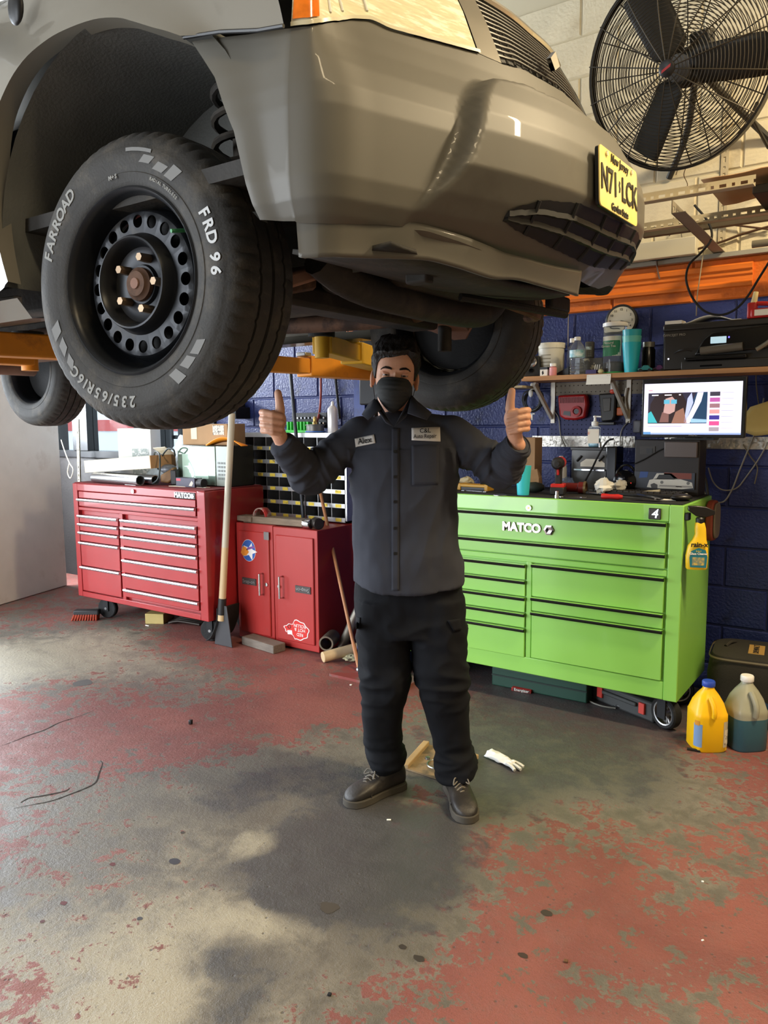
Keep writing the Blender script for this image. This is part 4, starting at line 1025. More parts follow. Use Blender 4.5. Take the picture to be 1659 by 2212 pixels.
# ================================================================== GREEN ROLLER CABINET
GREEN = mat('lime_green_paint', (136, 194, 84), 0.28, var=.03, vscale=3, coat=.35)
BTRIM = mat('black_drawer_trim', (20, 20, 18), .35)
gx0, gx1, gy0, gy1, gz0, gz1 = -2.33, -.848, 3.55, 4.10, .165, 1.075
grn = thing('roller_cabinet', 'lime green steel roller tool cabinet with black drawer trim, behind the man', 'tool cabinet', ((gx0+gx1)/2, (gy0+gy1)/2, 0))
ix1 = gx1 - .075; ix0 = gx0 + .07
g = G().box(gx0, ix0-.01, gy0, gy1, gz0, gz1).box(ix1+.012, gx1, gy0, gy1, gz0, gz1).box(ix0-.01, ix1+.012, gy0+.02, gy1, gz0, gz1-.004)
g.box(ix0-.01, ix1+.012, gy0+.003, gy0+.02, gz0, .252).box(ix0-.01, ix1+.012, gy0+.003, gy0+.02, .998, gz1).box(ix0-.01, ix1+.012, gy0+.003, gy0+.02, .745, .775).box(-1.602, -1.572, gy0+.003, gy0+.02, .25, .75)
g.build('cabinet_body', GREEN, grn, world=True, bevel=.004)
G().box(gx0+.01, gx1-.012, gy0+.012, gy1-.01, gz1-.002, gz1+.006).build('top_mat', mat('black_rubber_mat', (24, 24, 24), .8, bump=.2), grn, world=True)
def grn_drawer(x0, x1, z0, z1):
    d = G().box(x0, x1, gy0-.003, gy0+.02, z0+.003, z1-.003).build('drawer', GREEN, grn, world=True, bevel=.0025)
    gg = G(); gg.loft([[(x, gy0-.003, z1-.003), (x, gy0-.018, z1-.004), (x, gy0-.021, z1-.009), (x, gy0-.016, z1-.018), (x, gy0-.004, z1-.020)] for x in (x0-.001, x1+.001)])
    gg.build('drawer_trim', BTRIM, d, world=True)
    gg = G(); gg.box(x0, x1, gy0-.0185, gy0-.003, z1-.003, z1-.0005); gg.build('trim_cap', GREEN, d, world=True)
    return d
grn_drawer(ix0, ix1, .852, .994); gd = grn_drawer(ix0, ix1, .778, .851)
zr = [.743, .573, .498, .253]; zl = [.735, .651, .565, .481, .401, .246]
for a, b in zip(zr[:-1], zr[1:]): grn_drawer(-1.568, ix1, b, a)
for a, b in zip(zl[:-1], zl[1:]): grn_drawer(ix0, -1.606, b, a)
lp = ony(1143, 1097, gy0)
lk = G().cyl((lp.x, gy0-.008, lp.z), (lp.x, gy0+.004, lp.z), .014, n=18).build('lock', CHROME, grn, world=True)
G().cyl((lp.x, gy0-.010, lp.z), (lp.x, gy0-.008, lp.z), .006, n=12).build('keyhole', mat('brass'), lk, world=True)
mp = ony(1132, 1140, gy0)
LC = mat('logo_chrome', (178, 166, 162), .12, 1.0)
lettering('logo_lettering', 'MATCO', LC, grn, (mp.x-.012, gy0-.003, mp.z), (1, 0, 0), (0, 0, 1), .060, extrude=.004, bold=.003, lift=.003, aspect=.98)
hp = ony(1187, 1145, gy0)
hx = G().lathe([(0, 0), (.027, 0), (.027, .008), (.018, .009), (.0, .006)], 6, (hp.x, gy0-.003, hp.z), Matrix.Rotation(PI/2, 3, 'X')).build('logo_nut', LC, grn, world=True, smooth=False)
bp_ = ony(1415, 1110, gy0)
b4 = G().box(bp_.x-.028, bp_.x+.028, gy0-.007, gy0-.0, bp_.z-.026, bp_.z+.026).build('series_badge', mat('badge_black_chrome', (60, 58, 56), .25, .7), grn, world=True, bevel=.005)
lettering('badge_number', '4', CHROME, b4, (bp_.x, gy0-.0075, bp_.z), (1, 0, 0), (0, 0, 1), .058, bold=.001, shear=.2)
SP = mat('caster_rim', (170, 170, 170), .3, .8)
for x, y, yw in ((-.915, 3.64, -.5), (gx0+.08, 3.64, .2), (-.95, 4.0, .3), (gx0+.08, 4.0, .2)):
    M = Matrix.Translation((x, y, 0)) @ Matrix.Rotation(yw, 4, 'Z'); r = .077
    f = G(M); f.box(-.025, .025, -.036, -.030, r*.7, gz0).box(-.025, .025, .030, .036, r*.7, gz0).box(-.05, .05, -.045, .045, gz0-.012, gz0+.001)
    fo = f.build('caster_fork', mat('dark_steel'), grn, world=True)
    G(M).lathe([(.058, -.024), (.070, -.026), (.077, -.018), (.077, .018), (.070, .026), (.058, .024)], 36, (0, 0, r), Matrix.Rotation(PI/2, 3, 'X'), cap=False).build('caster_tire', BLK2, fo, world=True)
    gg = G(M); gg.lathe([(.052, -.022), (.060, -.024), (.060, .024), (.052, .022)], 36, (0, 0, r), Matrix.Rotation(PI/2, 3, 'X'), cap=False)
    for k in range(5):
        a = 2*PI*k/5
        for s in (-.14, .14):
            gg.cyl((.015*math.cos(a), 0, r+.015*math.sin(a)), (.055*math.cos(a+s), 0, r+.055*math.sin(a+s)), .005, n=6)
    gg.lathe([(.0, -.02), (.018, -.02), (.018, .02), (.0, .02)], 16, (0, 0, r), Matrix.Rotation(PI/2, 3, 'X'))
    gg.build('caster_rim', SP, fo, world=True)

# ================================================================== CEILING LAMPS (out of frame, above)
def ceiling_lamp(x, y, label, power, ry=0.0):
    t = thing('ceiling_lamp', label, 'lamp', (x, y, 3.90), ry, group='warm strip lamps on the ceiling')
    G().box(-.65, .65, -.08, .08, 0, .078).build('lamp_housing', WHITE, t, bevel=.005)
    for s in (-.035, .035):
        G().cyl((-.6, s, -.02), (.6, s, -.02), .013, n=10).build('lamp_tube', mat('warm_tube', (255, 222, 160), .5, emit=6.0), t)
    d = bpy.data.lights.new('lamp_light', 'AREA'); d.shape = 'RECTANGLE'; d.size = 1.2; d.size_y = .12; d.energy = power; d.color = (1.0, .80, .50)
    o = bpy.data.objects.new('lamp_light', d); COL.objects.link(o); o.parent = t; o.location = (0, 0, -.045)
ceiling_lamp(.95, 3.0, 'warm strip lamp on the ceiling above the green cabinet', 190, .2)
ceiling_lamp(.6, .6, 'warm strip lamp on the ceiling above the photographer', 45, .2)

# ================================================================== FAN
fc = Vector((-.955, 3.60, 2.955)); fn = Vector((-.15, -.93, -.30)).normalized(); fM = frame_from(fn, (0, 0, 1))
fan = thing('wall_fan', 'large black wire-guard fan hanging high on the wall beside the vehicle', 'fan', fc)
FB = mat('fan_black', (44, 42, 38), .5, .2)
WIRE = mat('fan_wire', (60, 54, 44), .5, .4)
fR = .400
def fp(x, y, z): return fc + fM @ Vector((x, y, z))
def gz(r, front): 
    t = r/fR
    return (.035 + .075*(1 - t**2.2)) if front else -(.03 + .06*(1 - t**2.2))
g = G(); g.lathe([(fR-.004, -.022), (fR+.006, -.022), (fR+.006, .022), (fR-.004, .022)], 72, fc, fM, cap=False); g.build('guard_band', FB, fan, world=True)
for fr in (True, False):
    g = G()
    for k in range(26):
        r = .05 + (fR-.055)*k/25
        g.ring(fc + fM @ Vector((0, 0, gz(r, fr))), r, .0020, 60, 5, fM)
    nm = 'front_guard' if fr else 'rear_guard'
    gd_ = g.build(nm + '_rings', WIRE, fan, world=True); gd_['kind'] = 'stuff'
    for k in range(16):
        a = 2*PI*k/16 + (.1 if fr else .25)
        pts = [fp(r*math.cos(a), r*math.sin(a), gz(r, fr) + (.003 if fr else -.003)) for r in np.linspace(.03, fR, 9)]
        G().tube(pts, .0028, 5).build('guard_spoke', WIRE, fan, world=True)
g = G(); g.lathe([(0, 0), (.034, 0), (.034, .008), (.028, .012), (0, .013)], 28, fp(0, 0, .108), fM); cap_ = g.build('guard_badge', mat('badge_dark', (30, 28, 28), .4), fan, world=True)
G().prism([(-.022, -.014), (.018, .002), (.022, .014), (-.018, -.002)], fp(0, 0, .121), fM.col[0], fM.col[1], fn, 0, .001).build('badge_mark', REDP, cap_, world=True)
for k in range(3):
    a = math.radians((112, 352, 238)[k]); rows = []
    for r, w in ((.05, .03), (.085, .070), (.2, .076), (.3, .079), (.355, .078), (.363, .068)):
        row = []
        for u in np.linspace(-1, 1, 7):
            da = math.atan2(u*w, r)
            row.append(fp(math.hypot(r, u*w)*math.cos(a+da), math.hypot(r, u*w)*math.sin(a+da), -.005 + u*.028 - .008*u*u))
        rows.append(row)
    b = G().grid(rows).build('fan_blade', FB, fan, world=True); b.modifiers.new('s', 'SOLIDIFY').thickness = .003
g = G(); g.lathe([(0, 0), (.05, 0), (.055, .03), (.03, .035), (0, .036)], 24, fp(0, 0, -.03), fM); g.build('fan_hub', GREYP, fan, world=True)
g = G(); g.lathe([(0, -.24), (.06, -.24), (.075, -.225), (.078, -.10), (.06, -.085), (0, -.085)], 24, fc, fM); g.build('motor', mat('motor_grey', (70, 68, 62), .5, .3), fan, world=True)
g = G(); g.obox(fp(.05, .09, -.16), (.09, .08, .07), fM); g.build('capacitor_box', FB, fan, world=True, bevel=.01)
for dx, dz in ((.06, -.10), (-.06, -.14)):
    p = fp(0, 0, -.2); G().tube([p, Vector((p.x + dx*2, YW-.15, p.z + dz)), Vector((p.x + dx*4, YW-.005, p.z + dz*2.2))], .016, 8, smooth=5).build('wall_bracket', FB, fan, world=True)
G().tube([fp(.30, -.22, -.03), ony(1622, 250, 3.9), ony(1659, 318, 4.05), Vector((-.55, YW-.005, 2.66))], .008, 8).build('stay_rod', FB, fan, world=True)
for x, y in ((1466, 378), (1483, 372)):
    pts = [ony(x, 360, 3.72), ony(x-6, 378, 3.75), ony(x+2, 398, 3.78), ony(x-3, 418, 3.8)]
    G().tube(pts[:4 if x > 1470 else 2], .0018, 5, smooth=4).build('loose_wire', mat('brown_wire', (110, 84, 52), .6), fan, world=True)

# ================================================================== SLOTTED ANGLE RACK ON THE WALL
SLOT = mat('cream_slotted_steel', (190, 178, 150), .55, .1, var=.12, rgb2=(120, 106, 84), mscale=8, mlo=.58, mhi=.75)
SLOTD = mat('grey_slotted_steel', (142, 134, 118), .55, .2, var=.12)
def slotted(par, name, p, q, up, w, m, step=.055):
    """perforated angle iron: real slots between two strips, plus the second leg"""
    p, q = Vector(p), Vector(q); d = (q-p); L_ = d.length; d.normalize(); u = Vector(up).normalized(); n = d.cross(u).normalized(); g = G()
    def pl_(a0, a1, b0, b1):
        g.loft([[p + d*a + u*b + n*t for a, b in ((a0, b0), (a1, b0), (a1, b1), (a0, b1))] for t in (0, .0025)])
    pl_(0, L_, 0, w*.36); pl_(0, L_, w*.64, w)
    k = 0; a = 0.0
    while a < L_:
        hw = .026 if k % 2 == 0 else .012; e = min(a + step - hw if k % 2 == 0 else a + .030, L_); pl_(a, min(a + .020, L_), w*.36, w*.64); a += .020 + hw; k += 1
    g.loft([[p + n*s*w + d*a + u*t for s, a in ((0, 0), (0, L_), (1, L_), (1, 0))] for t in (0, .0025)])
    return g.build(name, m, par, world=True, smooth=False)
ZR = 2.347
rack = thing('slotted_angle_rack', 'cream perforated steel rack fixed to the wall under the fan', 'rack', (-.9, YW, ZR))
slotted(rack, 'front_rail', (-1.75, 3.36, ZR), (-.585, 3.36, ZR), (0, 0, 1), .045, SLOT)
slotted(rack, 'rear_rail', (-1.75, 3.80, ZR-.012), (.2, 3.80, ZR-.012), (0, 0, 1), .045, SLOT)
slotted(rack, 'bracket', (-.90, 3.37, ZR-.05), (-.93, YW, ZR-.05), (0, 0, 1), .055, SLOTD)
slotted(rack, 'bracket', (-1.60, 3.37, ZR-.05), (-1.60, YW, ZR-.05), (0, 0, 1), .055, SLOTD)
slotted(rack, 'bracket', (.05, 3.78, ZR-.06), (.05, YW, ZR-.06), (0, 0, 1), .055, SLOTD)
pv = ony(1556, 360, YW)
slotted(rack, 'wall_upright', (pv.x, YW-.004, ZR-.02), (pv.x, YW-.004, 3.2), (1, 0, 0), .04, SLOT)
G().box(-1.2, -.62, 3.98, 4.02, ZR+.01, ZR+.05).build('dark_rail', mat('dark_rail', (84, 74, 58), .6), rack, world=True)
g = G(); g.grid([[Vector((x, y, ZR+.068 + .012*math.sin(x*9+1.0) + .006*math.sin(x*23 + y*4))) for y in (3.42, 3.6, 3.85)] for x in np.linspace(-.80, .15, 18)])
o = wsingle('cardboard_sheet', 'thin torn cardboard sheet lying on the slotted rack', 'cardboard', g, CARD); o.modifiers.new('s', 'SOLIDIFY').thickness = .004
g = G().box(-.62, .3, 3.5, 3.82, 0, .035)
single('dark_tray', 'flat dark tray under the cardboard on the slotted rack', 'tray', g, mat('dark_tray', (50, 42, 32), .6), (0, 0, ZR-.002+.012), bevel=.004)
# white trunking box and conduit below the rack
a, b = ony(1330, 555, YW-.06), ony(1503, 548, YW-.06)
g = G().box(a.x-.3, b.x, YW-.07, YW, 2.295, 2.385)
wsingle('cable_trunking', 'long white cable trunking box on the wall under the rack', 'trunking', g, mat('white_trunking', (196, 190, 170), .5), bevel=.004)
g = G().box(-2.2, .6, YW-.03, YW+.001, 2.27, 2.292)
wsingle('wall_ledge', 'narrow grey ledge along the top of the orange course', 'ledge', g, mat('grey_ledge', (150, 148, 138), .7, var=.1))
pc_ = ony(1625, 528, 4.15)
g = G(); g.cyl((pc_.x, 4.15, pc_.z), (pc_.x + .6, 4.15, pc_.z), .018, n=16); g.cyl((pc_.x+.4, 4.15, pc_.z), (pc_.x+.4, YW, pc_.z), .01)
wsingle('steel_conduit', 'short grey steel conduit end below the slotted rack', 'pipe', g, mat('conduit', (130, 124, 108), .45, .5))
def cable(name, label, px, Y, r, m, cat='cable', smooth=6, group=None):
    pts = [ony(x, y, Y if not isinstance(Y, (list, tuple)) else Y[i]) for i, (x, y) in enumerate(px)]
    return wsingle(name, label, cat, G().tube(pts, r, 7, smooth=smooth), m, group=group)
cable('power_cable', 'thick black cable looping down from the rack in front of the orange course', [(1500, 443), (1530, 480), (1537, 515), (1515, 545), (1490, 570), (1482, 600), (1490, 632), (1508, 660), (1530, 676), (1560, 680), (1590, 667), (1615, 640), (1640, 600), (1665, 560)], 3.95, .0055, BLK2)
cable('pull_cord', 'thin pale cord hanging from the rack down to the printer', [(1523, 518), (1513, 590), (1506, 640), (1504, 682)], 4.05, .0025, mat('pale_cord', (150, 140, 112), .7), cat='cord')
cable('phone_wire', 'thin grey wire sagging from the rack to the trunking', [(1455, 470), (1452, 490), (1446, 510), (1466, 480), (1475, 520), (1495, 556)], YW-.012, .002, mat('grey_wire', (96, 88, 70), .7))
cable('ledge_cable', 'black cable lying along the ledge over the orange moulding', [(1300, 590), (1370, 563), (1420, 562), (1480, 551)], YW-.035, .004, BLK2)
cable('stub_cable', 'short brown cable stub hanging over the orange moulding', [(1418, 563), (1420, 580), (1425, 603)], YW-.034, .004, mat('brown_cable', (70, 44, 22), .6))
cable('wall_cable', 'long dark cable running up under the rack to the far right', [(1500, 540), (1560, 522), (1600, 507), (1665, 488)], YW-.02, .006, mat('brown_cable'))
cable('wall_cable', 'short dark cable crossing under the rack by the conduit', [(1552, 482), (1600, 488), (1665, 496)], YW-.02, .005, mat('brown_cable'))

# ================================================================== SHELF BOARD AND WHAT STANDS ON IT
SZ = 1.70; SY = 4.02
shb = thing('shelf_board', 'raw wooden shelf board on white brackets, on the blue wall', 'shelf', (-.8, 4.15, 1.675))
G().box(-1.86, .45, SY, YW, 1.675, SZ).build('board', mat('shelf_wood', (176, 128, 82), .6, var=.2, vscale=3, stretch=(1, 12, 12)), shb, world=True, bevel=.002)
for px in (1195, 1358):
    p = ony(px, 870, YW-.012)
    br = G().box(p.x-.012, p.x+.012, YW-.018, YW-.0, 1.44, 1.675).build('wall_standard', mat('white_steel', (190, 184, 172), .45, .2), shb, world=True)
    q = ony(px-35, 832, 4.08)
    arm_box(G(), (p.x, YW-.03, 1.47), (p.x-.02, 4.06, 1.66), .016, .022).build('bracket_arm', mat('white_steel'), br, world=True)
def on_shelf(x0, x1, y1=None, Y=4.10):
    """centre x and width on the shelf from photo columns"""
    a, b = ony(x0, 790, Y), ony(x1, 790, Y); return (a.x+b.x)/2, (b.x-a.x)
def hgt(x, y0, y1, Y): return ony(x, y0, Y).z - ony(x, y1, Y).z
def zat(x, y, Y): return ony(x, y, Y).z
# speaker
cx, w = on_shelf(1133, 1168); hh = .118
sp = thing('desk_speaker', 'small black desk speaker with a silver ring at the left end of the shelf', 'speaker', (cx, 4.10, SZ), .25)
g = G(); g.loft([[(-w*.56, -.04, 0), (w*.56, -.04, 0), (w*.56, .05, 0), (-w*.56, .05, 0)], [(-w*.40, -.022, hh), (w*.40, -.022, hh), (w*.40, .045, hh), (-w*.40, .045, hh)]]); g.build('speaker_box', mat('speaker_black', (34, 33, 33), .5), sp, bevel=.008)
sM = Matrix.Rotation(PI/2 - .16, 3, 'X')
G().lathe([(.018, 0), (.027, 0), (.029, .004), (.022, .009), (.018, .006)], 28, (0, -.030, .082), sM).build('speaker_ring', CHROME, sp)
G().lathe([(0, .002), (.012, .004), (.020, 0), (0, -.002)], 24, (0, -.030, .082), sM).build('cone', BLK, sp)
G().lathe([(0, 0), (.012, 0), (.012, .004), (0, .002)], 18, (0, -.038, .034), sM).build('bass_port', GLOSSBLK, sp)
# tub
cx, w = on_shelf(1165, 1217, Y=4.18); hh = zat(1190, 742, 4.18) - SZ
g = G().lathe([(0, 0), (w*.47, 0), (w*.49, .006), (w*.50, hh-.03), (w*.53, hh-.03), (w*.53, hh-.004), (w*.51, hh), (0, hh)], 36)
tub = single('plastic_tub', 'white plastic lidded tub with faded print, behind the desk speaker', 'tub', g, mat('tub_white', (206, 202, 186), .5, rgb2=(180, 170, 140), mscale=12, mlo=.52, mhi=.7), (cx, 4.18, SZ))
for k in range(4):
    z = hh*.62 - k*.020
    G().grid([[Vector((w*.502*math.sin(a), -w*.502*math.cos(a), zz)) for a in np.linspace(-.5, .35, 8)] for zz in (z, z+.006)]).build('print_line', mat('faded_print', (150, 144, 126), .7), tub)
# little things in front
g = G().box(-.022, .022, -.015, .015, 0, .048); cx, w = on_shelf(1168, 1186, Y=4.06)
bx_ = single('small_carton', 'tiny black and white carton in front of the white tub', 'box', g, PAPER, (cx, 4.06, SZ), bevel=.001)
G().box(-.0222, .0222, -.0155, .0155, .036, .049).build('carton_top', BLK, bx_); G().prism([(-.004, -.012), (.006, -.004), (.0, .014), (-.007, .004)], (-.004, -.0153, .018), (1, 0, 0), (0, 0, 1), (0, -1, 0), 0, .0005).build('carton_mark', INK, bx_)
cx, w = on_shelf(1187, 1203, Y=4.05)
g = G().lathe([(0, 0), (.018, 0), (.020, .003), (.020, .044), (.012, .048), (.012, .05), (.017, .05), (.017, .066), (0, .066)], 20)
pk = single('pill_bottle', 'small pink bottle with a white cap on the shelf', 'bottle', g, mat('pink_bottle', (212, 140, 140), .4), (cx, 4.05, SZ))
G().lathe([(0, .0505), (.0175, .0505), (.0175, .0665), (0, .0665)], 20).build('cap', WHITE, pk)
# water bottle
cx, w = on_shelf(1231, 1262, Y=4.07); hh = zat(1246, 728, 4.07) - SZ; r = w/2
CLEAR = mat('clear_plastic', (232, 238, 240), .06, trans=.92, ior=1.25)
prof = [(0, .004), (r*.8, 0), (r, .006)]
for k in range(6): prof += [(r, .012 + k*.012), (r*.93, .018 + k*.012)]
prof += [(r, .09), (r, hh*.66), (r*.86, hh*.76), (r*.5, hh*.86), (r*.36, hh*.90), (r*.36, hh*.92)]
wb = single('water_bottle', 'clear plastic water bottle with a blue label on the shelf', 'bottle', G().lathe(prof, 28), CLEAR, (cx, 4.07, SZ))
G().lathe([(r*1.01, hh*.46), (r*1.012, hh*.47), (r*1.012, hh*.64), (r*1.01, hh*.65)], 28, cap=False).build('bottle_label', mat('pale_blue_label', (120, 180, 190), .5, rgb2=(210, 224, 224), mscale=30), wb)
G().lathe([(0, hh*.905), (r*.42, hh*.905), (r*.43, hh*.985), (r*.38, hh), (0, hh)], 20).build('cap', WHITE, wb)
cx2 = ony(1236, 790, 4.18).x
wb2 = single('water_bottle', 'second clear water bottle half hidden behind the first', 'bottle', G().lathe([(0, 0), (.028, 0), (.030, .01), (.030, .12), (.026, .15), (.013, .175), (.013, .19)], 24), CLEAR, (cx2, 4.18, SZ))
G().lathe([(0, .185), (.015, .185), (.015, .208), (0, .208)], 16).build('cap', WHITE, wb2)
# box with phone on it
cx, w = on_shelf(1256, 1308, Y=4.17); hb_ = zat(1280, 775, 4.17) - SZ
bx_ = single('printed_box', 'dark grey printed box under the grey telephone', 'box', G().box(-w/2, w/2, -.05, .05, 0, hb_), mat('dark_print_box', (70, 66, 58), .6, rgb2=(150, 140, 112), mscale=22, mlo=.55, mhi=.6), (cx, 4.17, SZ), bevel=.001)
for k in range(3): G().prism([(0, 0), (.005, 0), (.012, .05), (.007, .05)], (.02 + k*.012, -.0502, .004), (1, 0, 0), (0, 0, 1), (0, -1, 0), 0, .0004).build('box_stripe', PAPER, bx_)
ph_x = ony(1274, 755, 4.15).x; hp_ = zat(1274, 738, 4.15) - SZ - hb_
ph_ = thing('cordless_phone', 'grey cordless telephone handset standing on the printed box', 'phone', (ph_x, 4.15, SZ+hb_))
G().box(-.024, .024, -.014, .014, 0, hp_).build('handset', mat('phone_grey', (78, 76, 66), .5), ph_, bevel=.008)
G().box(-.016, .016, -.0155, -.013, hp_*.48, hp_*.70).build('phone_screen', mat('lcd_green', (110, 116, 92), .3), ph_)
for r_ in range(4):
    for c_ in range(3): G().box(-.015 + c_*.011, -.007 + c_*.011, -.016, -.013, .012 + r_*.010, .018 + r_*.010).build('phone_key', mat('key_grey', (120, 116, 100), .5), ph_)
# small purple box, leaf-like scrap
cx, w = on_shelf(1268, 1291, Y=4.05); single('small_carton', 'tiny dark purple carton lying flat at the shelf edge', 'box', G().box(-w/2, w/2, -.02, .02, 0, .022), mat('purple_carton', (52, 38, 92), .5), (cx, 4.05, SZ), bevel=.001)
cx, w = on_shelf(1292, 1304, Y=4.04); single('foil_scrap', 'small crumpled yellowish scrap beside the tea jar', 'scrap', G().ball((0, 0, .012), (.016, .012, .012), 9, 6), mat('scrap_yellow', (190, 180, 130), .6), (cx, 4.04, SZ), smooth=False)
# flat card lying at left end, blue-black tray
cx, w = on_shelf(1202, 1232, Y=4.12); single('folding_ruler', 'dark tapered tool lying between the pink bottle and water bottle', 'tool', G().loft([[(-w/2, -.02, 0), (-w/2, .02, 0), (-w/2, .02, .012), (-w/2, -.02, .012)], [(w/2, -.02, .0), (w/2, .02, 0), (w/2, .02, .05), (w/2, -.02, .05)]]), BLK, (cx, 4.12, SZ), bevel=.002)
# tea jar
cx, w = on_shelf(1302, 1352, Y=4.12); hh = zat(1327, 697, 4.12) - SZ; r = w/2*.96
jar = thing('tea_canister', 'tall clear canister with a white lid and green label in front of the clock', 'canister', (cx, 4.12, SZ))
G().lathe([(0, .004), (r*.97, 0), (r, .006), (r, hh*.90), (r*.97, hh*.92)], 36).build('canister_body', CLEAR, jar)
G().lathe([(0, hh*.915), (r*1.06, hh*.915), (r*1.08, hh*.93), (r*1.06, hh*.985), (r*.9, hh), (0, hh)], 36).build('canister_lid', WHITE, jar)
G().lathe([(0, .0), (r*1.0, .0), (r*1.01, .003), (r*1.01, .010), (0, .012)], 36).build('green_ring', mat('green_ring', (60, 170, 90), .4), jar)
G().grid([[Vector((r*1.008*math.sin(a), -r*1.008*math.cos(a), z)) for a in np.linspace(-1.2, .9, 14)] for z in (hh*.34, hh*.72)]).build('canister_label', mat('tea_label_green', (40, 112, 74), .5), jar)
G().grid([[Vector((r*1.012*math.sin(a), -r*1.012*math.cos(a), z)) for a in np.linspace(-1.1, .9, 12)] for z in (hh*.64, hh*.725)]).build('label_header', mat('label_cream', (196, 192, 172), .6), jar)
G().grid([[Vector((r*1.012*math.sin(a), -r*1.012*math.cos(a), z)) for a in np.linspace(a0, .9, 6)] for z, a0 in ((hh*.34, .1), (hh*.64, .75))]).build('label_slash', mat('label_cream'), jar)
lettering('label_lettering', 'Natural\nGreen Tea', mat('label_cream'), jar, jar.matrix_world.translation + Vector((-.012, -r*1.02, hh*.56)), (1, 0, 0), (0, 0, 1), .017)
G().lathe([(0, .012), (r*.9, .012), (r*.92, hh*.20), (r*.5, hh*.24), (0, hh*.23)], 20).build('canister_contents', mat('contents_dark', (58, 50, 40), .8, var=.5, vscale=60), jar)
# cup stack
cx, w = on_shelf(1343, 1384, Y=4.06); hh = zat(1362, 713, 4.06) - SZ
cups = thing('cup_stack', 'stack of teal plastic cups on the shelf beside the tea canister', 'cups', (cx, 4.06, SZ))
for k in range(3):
    z0 = k*.032; H_ = hh - .064; rt, rb = w/2*.98, w/2*.66
    G().lathe([(0, z0), (rb, z0), (rb*1.02, z0+.003), (rt, z0+H_), (rt*.96, z0+H_), (rb*.94, z0+.006), (0, z0+.006)], 32).build('cup', mat('teal_cup_%d' % k, ((34, 172, 186), (96, 188, 178), (44, 160, 172))[k], .35), cups)
# dark jar, toys
cx, w = on_shelf(1386, 1414, Y=4.15); hh = zat(1400, 738, 4.15) - SZ
dj = single('glass_jar', 'dark-filled glass jar with a silver lid beside the cups', 'jar', G().lathe([(0, 0), (w*.5, 0), (w*.52, .01), (w*.52, hh*.72), (w*.42, hh*.8), (w*.42, hh*.82)], 26), mat('dark_jar', (18, 18, 18), .2), (cx, 4.15, SZ))
G().lathe([(0, hh*.82), (w*.46, hh*.82), (w*.46, hh*.98), (0, hh)], 26).build('jar_lid', mat('jar_lid', (150, 148, 140), .3, .5), dj)
def toy(x0, x1, label, rgb, Y=4.05):
    cx, w = on_shelf(x0, x1, Y=Y); t = thing('toy_car', label, 'toy car', (cx, Y, SZ), .1, group='toy cars on the shelf edge')
    P = [(-w/2, .008), (-w/2, .018), (-w*.25, .021), (-w*.12, .033), (w*.22, .033), (w*.36, .020), (w/2, .017), (w/2, .008)]
    G().prism(P, (0, -.014, 0), (1, 0, 0), (0, 0, 1), (0, 1, 0), 0, .028).build('toy_body', mat('toy_%d_%d_%d' % rgb, rgb, .3), t, bevel=.003)
    for sx in (-.3, .3):
        for sy in (-.015, .013): G().cyl((w*sx, sy, .008), (w*sx, sy+.004, .008), .008, n=12).build('toy_wheel', BLK, t)
toy(1379, 1410, 'tiny teal toy car at the front edge of the shelf', (50, 120, 120))
toy(1412, 1436, 'tiny purple toy car beside the printer on the shelf', (88, 50, 92), 4.08)
# printer
P0, P1 = ony(1428, 750, 4.03), ony(1690, 750, 4.03)
pw_ = P1.x - P0.x; phh = zat(1440, 702, 4.03) - SZ
pr = thing('inkjet_printer', 'wide black inkjet printer with a small lit screen on the shelf', 'printer', (P0.x, 4.03, SZ))
PB = mat('printer_black', (40, 37, 33), .4); PB2 = mat('printer_gloss', (20, 19, 18), .2)
G().box(0, pw_, .03, .26, 0, phh).build('printer_body', PB, pr, bevel=.012)
G().box(.0, pw_, .02, .26, phh-.03, phh+.004).build('printer_lid', PB, pr, bevel=.008)
G().prism([(.16, .10), (.20, .175), (.24, .205), (pw_, .225), (pw_, .12), (.33, .105)], (0, .03, -.03), (1, 0, 0), (0, 0, 1), (0, -1, 0), 0, .03).build('control_panel', PB2, pr, bevel=.006)
s_ = ony(1549, 733, 4.0) - Vector((P0.x, 4.03, SZ))
G().box(s_.x-.036, s_.x+.036, -.0022, .002, s_.z-.016, s_.z+.016).build('printer_screen', mat('printer_screen', (180, 212, 226), .3, emit=.7), pr, bevel=.002)
l_ = ony(1572, 727, 4.0) - Vector((P0.x, 4.03, SZ)); G().ball((l_.x, -.001, l_.z), .004, 10, 6).build('power_light', mat('blue_led', (90, 80, 255), .3, emit=4.0), pr)
l_ = ony(1435, 775, 4.03) - Vector((P0.x, 4.03, SZ)); G().ball((l_.x+.012, .03, l_.z), .004, 10, 6).build('usb_light', mat('white_led', (235, 235, 255), .3, emit=3.0), pr)
G().cyl((.19, .0, .088), (.38, .0, .100), .020, n=18).build('paper_roller', mat('roller_grey', (92, 86, 76), .4), pr)
G().box(.12, .40, -.02, .03, .045, .062).build('output_tray', PB2, pr, bevel=.004)
G().box(.10, pw_-.02, .0, .03, .0, .042).build('paper_drawer', PB, pr, bevel=.004)
G().box(.19, .29, -.003, .0, .012, .020).build('drawer_grip', GLOSSBLK, pr)
G().tube([(.44, -.004, .08), (.50, -.004, .12), (.545, -.004, .185)], .011, 8, smooth=4).build('grey_flash', mat('printer_silver', (130, 124, 108), .3, .4), pr)
lettering('printer_lettering', 'OFFICEJET PRO', mat('printer_print', (150, 146, 136), .5), pr, Vector((P0.x + .055, 4.058, SZ + phh - .050)), (1, 0, 0), (0, 0, 1), .016)
G().tube([(.06, .02, .085), (.10, -.01, .098), (.15, .0, .090)], .003, 6, smooth=5).build('tray_wire', BLK, pr)
